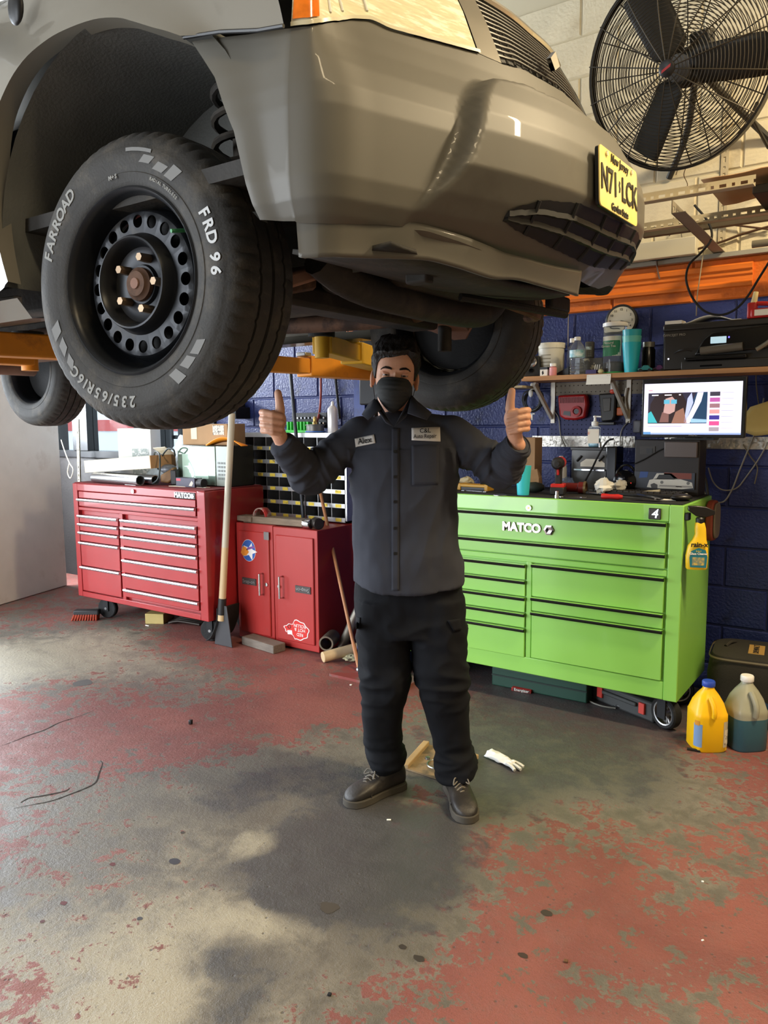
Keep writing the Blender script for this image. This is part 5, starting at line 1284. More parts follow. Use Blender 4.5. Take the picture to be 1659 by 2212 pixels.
# papers on the printer
q = P0.x
g = G(); g.grid([[Vector((x, y, .002 + .028*max(0, math.sin((x-.12)*PI/.20))*(1 if .12 < x < .32 else 0))) for y in (.03, .22)] for x in np.linspace(.04, .36, 18)])
o = single('paper_sheet', 'curled white paper sheets lying on top of the printer', 'paper', g, PAPER, (q, 4.03, SZ+phh+.006)); o.modifiers.new('s', 'SOLIDIFY').thickness = .004
g = G().box(.01, .09, .02, .10, 0, .016); single('folded_paper', 'small folded white papers at the left edge of the printer', 'paper', g, PAPER, (q, 4.03, SZ+phh+.005), smooth=False)
# red dispenser at the right end, on the printer
rd = thing('grease_gun', 'red plastic dispenser with a cream nozzle at the right edge, on the printer', 'dispenser', (ony(1635, 690, 4.06).x, 4.08, SZ+phh+.004))
b0 = wm(rd).translation
G().box(-.03, .10, -.03, .04, 0, .045).build('dispenser_body', REDP, rd, bevel=.010)
G().box(-.045, -.005, -.025, .03, .0, .075).build('dispenser_head', REDP, rd, bevel=.008)
G().cyl((-.02, 0, .075), (-.012, 0, .125), .014, .011, n=14).build('nozzle', mat('cream_nozzle', (206, 190, 138), .5), rd)
G().box(-.01, .10, -.034, -.030, .010, .038).build('dispenser_label', PAPER, rd); G().tube([(-.01, 0, .07), (.04, 0, .066), (.12, 0, .048)], .010, 8, smooth=4).build('lever', REDP, rd)
# clock
ck = ony(1342, 693, YW-.03)
cl = thing('wall_clock', 'round white-faced wall clock with a black rim above the shelf', 'clock', (ck.x, YW-.03, ck.z))
rc = .086; CM = Matrix.Rotation(PI/2, 3, 'X')
G().lathe([(0, -.028), (rc, -.028), (rc+.002, .004), (rc-.008, .008), (rc-.010, .002), (0, .002)], 44, (0, 0, 0), CM).build('clock_case', BLK, cl)
G().lathe([(0, .002), (rc-.010, .002), (rc-.010, .004), (0, .004)], 44, (0, 0, 0), CM).build('clock_face', mat('clock_face', (214, 208, 188), .4), cl)
for k in range(1, 13):
    a = PI/2 - 2*PI*k/12
    lettering('clock_numeral', str(k), INK, cl, Vector((.060*math.cos(a), -.004, .060*math.sin(a))), (1, 0, 0), (0, 0, 1), .018, world=False)
for a, L_ in ((-1.95, .035), (-.30, .055)):
    G().prism([(0, -.0015), (L_, -.0008), (L_, .0008), (0, .0015)], (0, -.0065, 0), (math.cos(a), 0, math.sin(a)), (-math.sin(a), 0, math.cos(a)), (0, -1, 0), 0, .001).build('clock_hand', INK, cl)
cable('pull_cord', 'thin pale pull cord hanging beside the white tub', [(1228, 678), (1227, 720), (1227, 745), (1226, 770)], 4.2, .002, mat('pale_cord'), cat='cord')
# price card hanging off the shelf edge
g = G(); g.grid([[Vector((x, -.002 - .012*t*t, -t*.052)) for t in (0, .4, .7, 1)] for x in np.linspace(-.065, .065, 6)])
pcx = ony(1294, 818, SY).x; tg = single('shelf_tag', 'white printed card hanging off the front edge of the shelf', 'card', g, PAPER, (pcx, SY-.002, SZ-.005), smooth=False); tg.modifiers.new('s', 'SOLIDIFY').thickness = .001
for k in (-.058, .046, .056): G().prism([(-.002, 0), (.002, 0), (.002, -.04), (-.002, -.04)], (k, -.0035, -.006), (1, 0, 0), (0, -.12, 1), (0, -1, 0), 0, .0004).build('tag_stripe', mat('tag_brown', (96, 84, 50), .6), tg)
# left of the shelf: brown sheet, white bottle behind the tire
p = ony(1110, 838, 4.0)
wsingle('hardboard_sheet', 'flat beige hardboard sheet left of the shelf, below the far tire', 'board', G().box(p.x-.30, p.x+.06, 3.98, 4.22, p.z, p.z+.012), mat('beige_board', (164, 150, 120), .7))
wsingle('thermos_flask', 'white cylindrical flask standing left of the desk speaker', 'flask', G().lathe([(0, 0), (.036, 0), (.038, .004), (.038, .13), (.034, .15), (.024, .16), (.024, .20), (0, .20)], 24, (ony(1100, 800, 4.12).x, 4.12, p.z+.012)), mat('grey_white', (176, 172, 160), .4))
g = G()
for k in range(9):
    a = Vector((ony(1120, 800, 4.14).x + random.uniform(-.02, .02), 4.14 + random.uniform(-.02, .02), p.z+.02 + random.uniform(0, .13)))
    g.tube([a, a + Vector((.02, .01, .02)), a + Vector((.0, .02, .035))], .006, 6, smooth=3)
wsingle('keychain_bundle', 'tangled dark trinkets hanging between the flask and the desk speaker', 'trinkets', g, mat('trinket_violet', (56, 36, 60), .3), base=(ony(1120, 800, 4.14).x, 4.14, p.z+.012))

# ================================================================== PEGBOARD AND WHAT HANGS BELOW THE SHELF
PEG = mat('navy_pegboard', (36, 42, 88), .6, var=.1); PEGG = mat('bare_pegboard', (120, 112, 98), .7, var=.1)
pbx0, pbx1 = ony(1190, 880, YW).x, ony(1392, 880, YW).x; pz0, pz1 = zat(1290, 942, YW), 1.672; zsplit = zat(1290, 853, YW)
peg = thing('pegboard', 'navy pegboard with a bare grey strip, on the wall under the shelf', 'pegboard', ((pbx0+pbx1)/2, YW, pz0))
def peg_panel(x0, x1, z0, z1, m, nm):
    """board with real holes: each cell is a square frame round an octagonal hole"""
    g = G(); c = .0254; nx_, nz_ = int((x1-x0)/c), int((z1-z0)/c); sx, sz = (x1-x0)/nx_, (z1-z0)/nz_; y = YW-.010
    for i in range(nx_):
        for j in range(nz_):
            X, Z = x0+(i+.5)*sx, z0+(j+.5)*sz
            sq = [(sx/2, -sz/2), (sx/2, 0), (sx/2, sz/2), (0, sz/2), (-sx/2, sz/2), (-sx/2, 0), (-sx/2, -sz/2), (0, -sz/2)]
            oc = [(.0032*math.cos(math.radians(-45+45*k)), .0032*math.sin(math.radians(-45+45*k))) for k in range(8)]
            g.loft([[(X+u, y, Z+v) for u, v in sq], [(X+u, y, Z+v) for u, v in oc], [(X+u, y+.006, Z+v) for u, v in oc]], cap=False)
    return g.build(nm, m, peg, world=True, smooth=False)
peg_panel(pbx0, pbx1, pz0, zsplit, PEG, 'navy_panel'); peg_panel(pbx0, pbx1, zsplit, pz1, PEGG, 'bare_panel')
G().box(pbx0, pbx1, YW-.003, YW-.001, pz0, pz1).build('backing', BLK2, peg, world=True)
# diamond plate strip
for xa_, xb_, lb in ((1150, 1372, 'silver diamond plate strip on the wall below the pegboard'), (1436, 1700, 'silver diamond plate strip on the wall right of the monitor')):
    a, b = ony(xa_, 950, YW), ony(xb_, 950, YW); z0, z1 = zat(1290, 966, YW), zat(1290, 942, YW)
    g = G().box(a.x, b.x, YW-.006, YW, z0, z1)
    o = wsingle('tread_plate', lb, 'metal strip', g, mat('tread_plate', (190, 186, 178), .28, .8, var=.25, vscale=40, bump=.8, bscale=45), group='diamond plate strips')
# coiled lead on a hook
cc = ony(1154, 865, YW-.05); coil = thing('coiled_lead', 'coil of black lead with white plugs hanging under the left end of the shelf', 'cable coil', cc)
for k in range(7):
    rr = .062 - .004*(k % 3); th = 2*PI*np.arange(36)/36
    G().tube([cc + Vector((rr*.92*math.cos(t), -.006*k + .01*math.sin(2*t+k), rr*math.sin(t) + .004*math.sin(3*t+k))) for t in th], .0042, 6, loop=True).build('lead_turn', mat('black_lead', (34, 34, 34), .5), coil, world=True)
G().box(cc.x-.012, cc.x+.012, cc.y-.03, cc.y+.04, cc.z+.055, cc.z+.10).build('hook', mat('white_steel'), coil, world=True, bevel=.004)
G().ball((cc.x-.002, cc.y-.045, cc.z+.040), (.014, .012, .022)).build('plug', WHITE, coil, world=True)
g = G().box(cc.x-.004, cc.x+.004, cc.y-.03, cc.y-.022, cc.z-.115, cc.z-.075).box(cc.x-.018, cc.x+.018, cc.y-.03, cc.y-.022, cc.z-.082, cc.z-.075); g.build('plug_tip', WHITE, coil, world=True, bevel=.002)
# red charger
rc_ = ony(1239, 882, YW-.03); ch = thing('battery_charger', 'red power tool battery charger hanging on the pegboard', 'charger', (rc_.x, YW-.01, rc_.z-.075))
P = [(-.075, -.045), (-.088, .075), (.080, .078), (.092, .02), (.078, -.055), (.02, -.068), (-.04, -.064)]
G().prism(P, rc_, (1, 0, 0), (0, 0, 1), (0, -1, 0), -.02, .03).build('charger_body', mat('charger_red', (150, 22, 24), .45), ch, world=True, bevel=.012)
for k in range(16): G().box(rc_.x-.070+k*.009, rc_.x-.066+k*.009, rc_.y-.032, rc_.y-.028, rc_.z+.030, rc_.z+.062).build('vent_slot', mat('charger_dark', (90, 10, 12), .6), ch, world=True)
G().lathe([(.014, 0), (.030, 0), (.030, .012), (.018, .014), (.014, .004)], 20, rc_ + Vector((.030, -.030, -.018)), CM).build('battery_socket', mat('charger_red'), ch, world=True)
G().lathe([(0, 0), (.016, 0), (.016, .006), (0, .006)], 16, rc_ + Vector((.030, -.030, -.018)), CM).build('socket_hole', BLK, ch, world=True)
G().prism([(-.05, -.035), (-.045, -.015), (-.008, -.018), (-.005, -.045)], rc_, (1, 0, 0), (0, 0, 1), (0, -1, 0), .0302, .032).build('charger_panel', BLK, ch, world=True)
# black charger and orange tool beside it
bc = ony(1317, 880, YW-.03); bk = thing('battery_charger', 'black battery charger hanging on the pegboard right of the red one', 'charger', (bc.x, YW-.01, bc.z-.09))
G().prism([(-.055, .075), (.045, .078), (.040, -.05), (.030, -.075), (-.035, -.08), (-.04, -.03)], bc, (1, 0, 0), (0, 0, 1), (0, -1, 0), -.02, .035).build('charger_body', mat('charger_black', (30, 28, 26), .5), bk, world=True, bevel=.008)
G().prism([(-.03, .05), (.018, .052), (.016, -.02), (-.02, -.025)], bc, (1, 0, 0), (0, 0, 1), (0, -1, 0), .035, .040).build('charger_face', mat('charger_grey', (62, 58, 52), .5), bk, world=True, bevel=.003)
G().box(bc.x-.06, bc.x+.045, bc.y-.05, bc.y-.01, bc.z-.098, bc.z-.080).build('charger_ledge', BLK, bk, world=True, bevel=.004)
og = ony(1341, 878, YW-.03)
ot = thing('utility_knife', 'orange and olive handled tool hanging on the pegboard beside the black charger', 'tool', (og.x, YW-.01, og.z-.06))
G().box(og.x-.018, og.x+.020, og.y-.02, og.y+.02, og.z-.05, og.z-.005).build('orange_grip', mat('tool_orange', (180, 86, 34), .5), ot, world=True, bevel=.006)
G().box(og.x-.016, og.x+.020, og.y-.018, og.y+.02, og.z-.005, og.z+.055).build('olive_body', mat('tool_olive', (72, 62, 40), .6), ot, world=True, bevel=.005)
p = ony(1324, 840, YW-.06); cp_ = thing('hook_clip', 'white and red plastic clip hanging under the shelf above the black charger', 'clip', (p.x, YW-.05, p.z-.03))
G().box(p.x-.012, p.x+.012, p.y-.01, p.y+.01, p.z-.005, p.z+.045).build('clip_top', WHITE, cp_, world=True, bevel=.004)
G().ball((p.x, p.y, p.z-.012), (.018, .012, .016)).build('clip_cap', mat('clip_red', (196, 70, 50), .4), cp_, world=True)
cable('pen_torch', 'slim white soldering iron hanging beside the right shelf bracket', [(1354, 838), (1350, 862), (1353, 885), (1358, 905)], YW-.03, .007, mat('white_steel'), cat='tool')
cable('charger_lead', 'grey lead hanging below the left shelf bracket to the bench', [(1199, 890), (1207, 905), (1211, 940), (1222, 965)], YW-.02, .003, mat('grey_lead', (120, 118, 110), .6))
cable('iron_lead', 'grey lead curling down from the right shelf bracket', [(1358, 910), (1345, 925), (1340, 945), (1341, 985)], YW-.02, .003, mat('grey_lead'))
wsingle('blister_pack', 'clear blister package hanging left of the monitor', 'package', G().box(ony(1371, 900, YW).x, ony(1388, 900, YW).x, YW-.03, YW-.012, zat(1380, 935, YW), zat(1380, 908, YW)), mat('blister', (110, 110, 120), .15, alpha=.6), bevel=.006)

# ================================================================== MONITOR AND COMPUTER ON THE GREEN CABINET
TZ = gz1 + .006
A, B_ = ony(1388, 822, 3.93), ony(1608, 946, 3.93); mx0, mx1, mz1, mz0 = A.x, B_.x, A.z + .004, B_.z
tw0, tw1 = ony(1371, 1000, 3.95).x, ony(1511, 1000, 3.95).x
pc = thing('computer_tower', 'dark desktop computer case standing on the green cabinet under the monitor', 'computer', ((tw0+tw1)/2, 4.0, TZ))
G().box(tw0, tw1, 3.95, 4.09, TZ, mz0-.012).build('computer_case', mat('case_brown_black', (34, 29, 28), .5), pc, world=True, bevel=.004)
G().box(tw0+.025, tw0+.10, 3.946, 3.95, mz0-.085, mz0-.045).build('drive_bay', mat('bay_grey', (46, 42, 40), .5), pc, world=True); G().box(tw0+.058, tw0+.088, 3.944, 3.947, mz0-.080, mz0-.055).build('drive_button', BLK, pc, world=True)
pa, pb = ony(1371, 1018, 3.945), ony(1500, 1058, 3.945)
po = thing('car_poster', 'small photo print of a white sports car leaning on the computer', 'poster', ((pa.x+pb.x)/2, 3.944, TZ))
pz = lambda u: pb.z + (pa.z - pb.z)*u; pxx = lambda u: pa.x + (pb.x - pa.x)*u
def flat(par, name, pts, y, rgb, t=.0006, emit=0.0, nm=None):
    m = mat(nm or 'flat_%d_%d_%d_%s' % (*rgb, 'e' if emit else 'd'), rgb, .5, emit=emit) if not emit else mat('lit_%d_%d_%d' % rgb, rgb, .5, emit=emit)
    return G().loft([[Vector((x, yy, z)) for x, z in pts] for yy in (y, y - t)]).build(name, m, par, world=True, smooth=False)
W_ = pb.x - pa.x; Hh = pa.z - pb.z
def pp(*q): return [(pa.x + u*W_, pb.z + v*Hh) for u, v in q]
bk_ = flat(po, 'print_sheet', pp((0, 0), (1, 0), (1, 1), (0, 1)), 3.944, (54, 60, 72), .002)
for nm, q, c in (('print_band', ((.5, .62), (.95, .62), (.95, .98), (.5, .98)), (120, 60, 50)), ('print_figure', ((.08, .6), (.22, .65), (.24, 1), (.1, 1)), (40, 70, 130)),
                 ('print_car_roof', ((.32, .55), (.38, .92), (.62, .94), (.75, .58)), (196, 196, 190)), ('print_screen', ((.38, .60), (.42, .85), (.60, .86), (.68, .60)), (40, 42, 46)),
                 ('print_car_body', ((.22, .05), (.26, .5), (.40, .62), (.78, .60), (.96, .42), (.98, .10), (.8, .0), (.35, .0)), (204, 204, 198)), ('print_bumper', ((.42, .12), (.44, .22), (.96, .22), (.97, .12)), (150, 150, 148)),
                 ('print_wheel', ((.30, .0), (.28, .22), (.34, .32), (.40, .22), (.40, .0)), (70, 70, 72)), ('print_plate', ((.70, .10), (.70, .17), (.80, .17), (.80, .10)), (236, 236, 230))):
    flat(bk_, nm, pp(*q), 3.9418 if 'car' in nm or 'band' in nm or 'figure' in nm else 3.941, c, .0005)
for u in (.47, .90): G().cyl((pa.x+u*W_, 3.9405, pb.z+.38*Hh), (pa.x+u*W_, 3.9415, pb.z+.38*Hh), .008, n=14).build('print_headlamp', mat('flat_d_lamp', (110, 112, 112), .4), bk_, world=True)
e0, e1 = ony(1437, 954, 3.944), ony(1507, 989, 3.944)
wsingle('hard_drive', 'flat grey external hard drive propped on the front of the computer case', 'hard drive', G().box(e0.x, e1.x, 3.928, 3.949, e1.z, e0.z), mat('drive_grey', (88, 80, 78), .4, .2), bevel=.004)
mon = thing('computer_monitor', 'black computer monitor showing a bright video page, on the computer case', 'monitor', ((mx0+mx1)/2, 3.95, mz0-.012))
G().box(mx0, mx1, 3.93, 3.965, mz0, mz1).build('monitor_bezel', mat('bezel_black', (16, 15, 15), .3), mon, world=True, bevel=.004)
G().box((mx0+mx1)/2-.10, (mx0+mx1)/2+.10, 3.955, 4.07, mz0-.012, mz0-.004).build('monitor_foot', BLK, mon, world=True)
G().box((mx0+mx1)/2-.03, (mx0+mx1)/2+.03, 3.965, 3.985, mz0-.006, mz0+.1).build('monitor_neck', BLK, mon, world=True)
a, b = ony(1393, 829, 3.93), ony(1600, 939, 3.93); sx0, sx1, sz0, sz1 = a.x, b.x, b.z, a.z - .002
def sp_(*q): return [(sx0 + u*(sx1-sx0), sz0 + v*(sz1-sz0)) for u, v in q]
rect = lambda u0, u1, v0, v1: ((u0, v0), (u1, v0), (u1, v1), (u0, v1))
SE = .95
scr = flat(mon, 'screen', sp_(*rect(0, 1, 0, 1)), 3.9295, (226, 224, 250), .0006, SE)
def scrp(nm, q, c, lay=1): return flat(scr, nm, sp_(*q), 3.9289 - .0006*lay, c, .0004, SE)
scrp('video_picture', rect(.045, .66, .215, .815), (44, 40, 58))
scrp('picture_glow', ((.40, .22), (.66, .22), (.66, .81), (.55, .81)), (30, 60, 90), 2)
scrp('picture_hair', ((.06, .25), (.07, .60), (.12, .76), (.22, .81), (.40, .80), (.45, .62), (.46, .36), (.40, .22), (.20, .22)), (38, 24, 26), 3)
scrp('picture_face', ((.21, .42), (.23, .70), (.30, .74), (.34, .66), (.335, .55), (.33, .45), (.28, .40)), (186, 150, 146), 4)
scrp('picture_neck', ((.17, .24), (.20, .44), (.27, .40), (.27, .24)), (120, 84, 78), 4)
scrp('picture_locks', ((.30, .22), (.34, .44), (.42, .52), (.46, .22)), (140, 100, 84), 4)
for k in range(2): scrp('picture_glasses', rect(.215 + k*.075, .275 + k*.075, .60, .68), (90, 170, 200), 5)
scrp('picture_beam', ((.44, .22), (.49, .22), (.60, .64), (.62, .81), (.56, .81), (.53, .60)), (220, 220, 240), 4)
scrp('picture_beam', ((.43, .22), (.46, .30), (.52, .62), (.50, .81), (.46, .70)), (180, 190, 226), 4)
scrp('picture_sleeve', ((.05, .23), (.05, .42), (.08, .46), (.15, .23)), (60, 170, 180), 5)
scrp('picture_desk', ((.50, .23), (.66, .23), (.66, .29), (.50, .31)), (150, 190, 220), 5)
for k, c in enumerate(((60, 56, 70), (180, 90, 160), (150, 110, 120), (220, 150, 150), (60, 50, 140), (220, 80, 140), (160, 150, 160))):
    scrp('thumbnail', rect(.685, .785, .735 - k*.112, .815 - k*.112), c)
    scrp('thumbnail_title', rect(.80, .92, .790 - k*.112, .798 - k*.112), (170, 166, 190))
scrp('page_title', rect(.045, .41, .155, .165), (150, 140, 170)); scrp('page_logo', rect(.045, .09, .862, .872), (220, 90, 90))
scrp('task_bar', rect(0, 1, 0, .035), (150, 170, 230)); scrp('taskbar_icon', rect(.0, .08, .0, .05), (90, 140, 190), 2)
for k, u in enumerate((.085, .22, .37)): scrp('video_caption', rect(u, u + (.07, .075, .02)[k], .762, .782), (236, 236, 240), 6)
lettering('monitor_lettering', 'AOC', mat('printer_print'), mon, ((mx0+mx1)/2 + .01, 3.93, mz0+.014), (1, 0, 0), (0, 0, 1), .018, lift=.001)

# ================================================================== CLUTTER ON THE GREEN CABINET
def top(x, y): 
    p = onz(x, y, TZ); return Vector((p.x, min(p.y, 4.02), TZ))
def cup(c, label, h, rb, rt, rgb):
    g = G().lathe([(0, 0), (rb, 0), (rb*1.02, .003), (rt, h), (rt*.955, h), (rb*.93, .006), (0, .006)], 32)
    return single('drinking_cup', label, 'cup', g, mat('teal_cup_clear', rgb, .35), c)
cup(top(1130, 1069), 'teal plastic cup standing alone at the front of the green cabinet', zat(1128, 1006, 3.60)-TZ, .029, .040, (58, 190, 198))
# brown box and white bottle behind
p = ony(1148, 1000, 4.02)
bb = single('cardboard_box', 'brown cardboard box standing upright behind the man\'s arm', 'box', G().box(-.048, .042, -.05, .05, 0, ony(1148, 945, 4.02).z-TZ), CARD, (p.x, 4.02, TZ), bevel=.002)
p = ony(1150, 1030, 3.90); single('brown_bag', 'crumpled brown paper bag behind the teal cup', 'paper bag', G().loft([[(-.05, -.03, 0), (.05, -.03, 0), (.05, .03, 0), (-.05, .03, 0)], [(-.042, -.028, .06), (.048, -.024, .065), (.044, .026, .07), (-.046, .024, .062)], [(-.03, -.012, .10), (.03, -.008, .115), (.028, .012, .11), (-.03, .01, .105)]]), mat('brown_paper', (150, 116, 78), .85), (p.x, 3.90, TZ), smooth=False)
p = ony(1212, 1010, 3.92); hb = zat(1212, 985, 3.92)-TZ
wbx = single('squeeze_bottle', 'white plastic bottle standing behind the red drill', 'bottle', G().lathe([(0, 0), (.028, 0), (.031, .004), (.031, hb*.62), (.026, hb*.78), (.012, hb*.92), (.010, hb), (0, hb)], 24), mat('milky_white', (206, 206, 204), .4), (p.x, 3.92, TZ))
# drill
dp = ony(1206, 1062, 3.72); dz = lambda y: zat(1206, y, 3.72) - TZ
dr = thing('impact_driver', 'red and black cordless impact driver standing on its battery', 'drill', (dp.x, 3.72, TZ), .25)
RB, KB = mat('driver_red', (186, 36, 30), .4), mat('driver_black', (32, 30, 30), .55)
hz = dz(1000)
G().box(-.036, .036, -.055, .045, 0, .040).build('battery', KB, dr, bevel=.006)
G().box(-.034, .034, -.050, .040, .036, .056).build('battery_rail', RB, dr, bevel=.005)
G().loft([[(-.017, -.020, .05), (.017, -.020, .05), (.017, .022, .05), (-.017, .022, .05)], [(-.016, -.015, .11), (.016, -.015, .11), (.016, .024, .11), (-.016, .024, .11)], [(-.018, -.022, hz-.02), (.018, -.022, hz-.02), (.018, .028, hz-.02), (-.018, .028, hz-.02)]]).build('handle', KB, dr, bevel=.007)
dM = Matrix.Rotation(PI/2, 3, 'X')
G().lathe([(0, -.085), (.026, -.085), (.030, -.07), (.031, -.0), (.028, .008), (0, .008)], 24, (0, 0, hz), dM).build('motor_housing', RB, dr)
G().lathe([(0, .008), (.031, .006), (.032, .045), (.022, .062), (.012, .064), (.012, .08), (0, .08)], 24, (0, 0, hz), dM).build('gear_case', KB, dr)
G().box(-.006, .006, -.034, -.018, hz-.06, hz-.03).build('trigger', RB, dr, bevel=.003)
# green flask-like ball tool (dark round thing) and red cylinder torch
p = top(1157, 1064); g = G().lathe([(0, -.05), (.018, -.05), (.026, -.035), (.028, .0), (.022, .03), (.010, .045), (0, .046)], 22, (0, 0, .028), Matrix.Rotation(PI/2, 3, 'Y'))
single('rubber_mallet_head', 'dark green rounded rubber tool head beside the red driver', 'tool', g, mat('dark_green_rubber', (34, 42, 34), .6), p + Vector((0, .0, 0)), .3)
p = ony(1236, 1050, 3.80); g = G().lathe([(0, -.07), (.020, -.07), (.024, -.06), (.024, .03), (.030, .035), (.030, .06), (0, .06)], 24, (0, 0, .031), Matrix.Rotation(PI/2, 3, 'Y'))
tc_ = single('work_torch', 'red tubular work light lying behind the wrenches', 'torch', g, mat('torch_red', (104, 30, 28), .35), (p.x, 3.80, TZ), .15)
G().lathe([(.026, .06), (.034, .061), (.034, .072), (.026, .073)], 24, (0, 0, .031), Matrix.Rotation(PI/2, 3, 'Y'), cap=False).build('torch_ring', mat('torch_brass', (150, 130, 96), .3, .7), tc_)
# wrenches, sockets
def wrench(p, L_, rz, label, z=.0):
    d = L_/2; P = [(-d, -.008), (-d+.02, -.011), (-d+.03, -.005), (d-.03, -.005), (d-.02, -.010), (d, -.010), (d, -.003), (d-.012, -.003), (d-.012, .003), (d, .003), (d, .010), (d-.02, .010), (d-.03, .005), (-d+.03, .005), (-d+.02, .011), (-d, .008)]
    g = G(); g.prism(P, (0, 0, 0), (1, 0, 0), (0, 1, 0), (0, 0, 1), 0, .006); return single('wrench', label, 'wrench', g, CHROME, p + Vector((0, 0, z)), rz, smooth=False, bevel=.001, group='hand tools on the green cabinet')
wrench(top(1250, 1062), .20, .32, 'chrome wrench lying nearest the red driver')
wrench(top(1235, 1075), .14, .18, 'short chrome wrench at the front edge of the green cabinet')
wrench(top(1275, 1068), .15, -.25, 'chrome wrench under the crumpled paper', .006)
wrench(top(1025, 1062), .16, -.1, 'chrome wrench lying in front of the yellow level')
g = G().lathe([(0, 0), (.012, 0), (.012, .016), (.009, .018), (.009, .034), (0, .034)], 16); single('drive_socket', 'small chrome socket standing at the front edge beside the wrenches', 'socket', g, CHROME, top(1203, 1076))
g = G().lathe([(0, 0), (.035, 0), (.035, .003), (.02, .006), (0, .006)], 26); single('metal_disc', 'flat round metal disc lying left of the teal cup', 'disc', g, STEEL, top(1080, 1070))
# yellow level / organiser behind the man
p = ony(1025, 1052, 3.72); lv = thing('spirit_level', 'yellow and black organiser tray lying on the green cabinet by the man', 'tray', (p.x, 3.72, TZ), -.05)
G().box(-.20, .10, -.03, .03, 0, .020).build('tray_base', BLK, lv, bevel=.003); G().box(-.20, .10, -.034, .034, .018, .034).build('tray_rim', mat('tray_yellow', (186, 138, 40), .5), lv, bevel=.004)
for x in (-.09, .08): G().box(x, x+.022, -.035, .035, .0, .036).build('tray_clip', mat('tray_yellow'), lv, bevel=.003)
p = ony(1005, 1040, 3.78)
g = G(); random.seed(11)
def crumple(r, seed, n=14, m=9, fl=.7):
    g = G(); rg = []
    for j in range(m+1):
        a = -PI/2 + PI*j/m
        rg.append([Vector((r*math.cos(a)*math.cos(2*PI*i/n), r*math.cos(a)*math.sin(2*PI*i/n), r*fl*math.sin(a)))*(1 + .55*noise.noise(Vector((math.cos(2*PI*i/n)*2.2+seed, math.sin(2*PI*i/n)*2.2, a*1.6+seed)))) for i in range(n)])
    g.loft(rg); z0 = min(v[2] for v in g.v); g.v = [(v[0], v[1], v[2]-z0) for v in g.v]; return g
single('tissue_ball', 'crumpled cream cloth on the organiser tray beside the man', 'cloth', crumple(.04, 2.0), mat('cream_cloth', (196, 184, 150), .85), (p.x, 3.80, TZ+.001), smooth=False)
single('paper_ball', 'crumpled white paper towel in front of the keyboard, larger left one', 'paper', crumple(.045, 5.0, fl=.8), PAPER, top(1300, 1070) + Vector((0, .03, 0)), smooth=False)
single('paper_ball', 'crumpled white paper towel in front of the keyboard, smaller right one', 'paper', crumple(.034, 9.0, fl=.9), PAPER, top(1335, 1068) + Vector((0, .03, 0)), smooth=False)
# plastic bag
single('plastic_bag', 'crumpled clear blue plastic bag behind the wrenches', 'bag', crumple(.05, 14.0, fl=.6), mat('blue_film', (120, 140, 180), .2, alpha=.55), top(1270, 1050) + Vector((0, -.10, .004)), smooth=False)
# screwdriver, carton, phone, keyboard, mouse, card
p = top(1322, 1079); sd = thing('screwdriver', 'red-handled screwdriver lying at the front edge of the green cabinet', 'screwdriver', p, .05)
G().lathe([(0, -.05), (.012, -.05), (.014, -.04), (.011, -.01), (.013, .03), (.008, .05), (0, .05)], 14, (0, 0, .014), Matrix.Rotation(PI/2, 3, 'Y')).build('grip', REDP, sd)
G().cyl((.05, 0, .014), (.14, 0, .012), .004, n=8).build('shank', STEEL, sd)
p = top(1388, 1072); ct = single('tube_carton', 'long cream medicine carton lying tilted on the green cabinet', 'box', G().loft([[(-.075, -.012, 0), (-.075, .012, 0), (-.075, .012, .014), (-.075, -.012, .014)], [(.075, -.016, .0), (.075, .016, 0), (.075, .016, .034), (.075, -.016, .034)]]), mat('cream_carton', (214, 200, 164), .6), p + Vector((0, .02, 0)), .12)
G().box(-.056, -.044, -.0165, -.0135, .004, .012).build('carton_print', INK, ct); 
p = top(1395, 1082); g = G().obox((0, 0, .012), (.13, .05, .006), Matrix.Rotation(.12, 3, 'Y')); single('broken_phone', 'dark smartphone with a cracked glossy face at the cabinet edge', 'phone', g, mat('phone_gloss', (22, 22, 24), .15, rgb2=(120, 120, 124), mscale=30, mlo=.62, mhi=.66), p + Vector((.01, 0, .008)), -.15, bevel=.004)
p = top(1440, 1080); single('white_card', 'blank white card lying flat beside the black mouse', 'card', G().box(-.05, .05, -.02, .02, 0, .002), PAPER, p, -.1)
p = top(1474, 1083); ms = single('computer_mouse', 'black computer mouse near the right front corner of the green cabinet', 'mouse', G().ball((0, 0, .016), (.05, .030, .018), 20, 12), mat('mouse_black', (26, 24, 24), .3), p + Vector((-.01, .02, 0)), .5)
G().ball((.022, 0, .031), (.008, .004, .005), 10, 6).build('mouse_wheel', GREYP, ms)
kb = thing('keyboard', 'black computer keyboard lying in front of the computer case', 'keyboard', (-1.16, 3.86, TZ), .02)
G().box(-.235, .235, -.065, .065, 0, .018).build('keyboard_base', mat('kb_base', (30, 28, 26), .5), kb, bevel=.004)
km = G().box(-.0125, .0125, -.008, .008, 0, .007).mesh('key', mat('kb_key', (44, 40, 38), .5), smooth=False)
for r_ in range(5):
    for c_ in range(15):
        o = bpy.data.objects.new('key', km); COL.objects.link(o); o.parent = kb; o.location = (-.210 + c_*.030 + (r_ % 2)*.006, -.046 + r_*.023, .018)
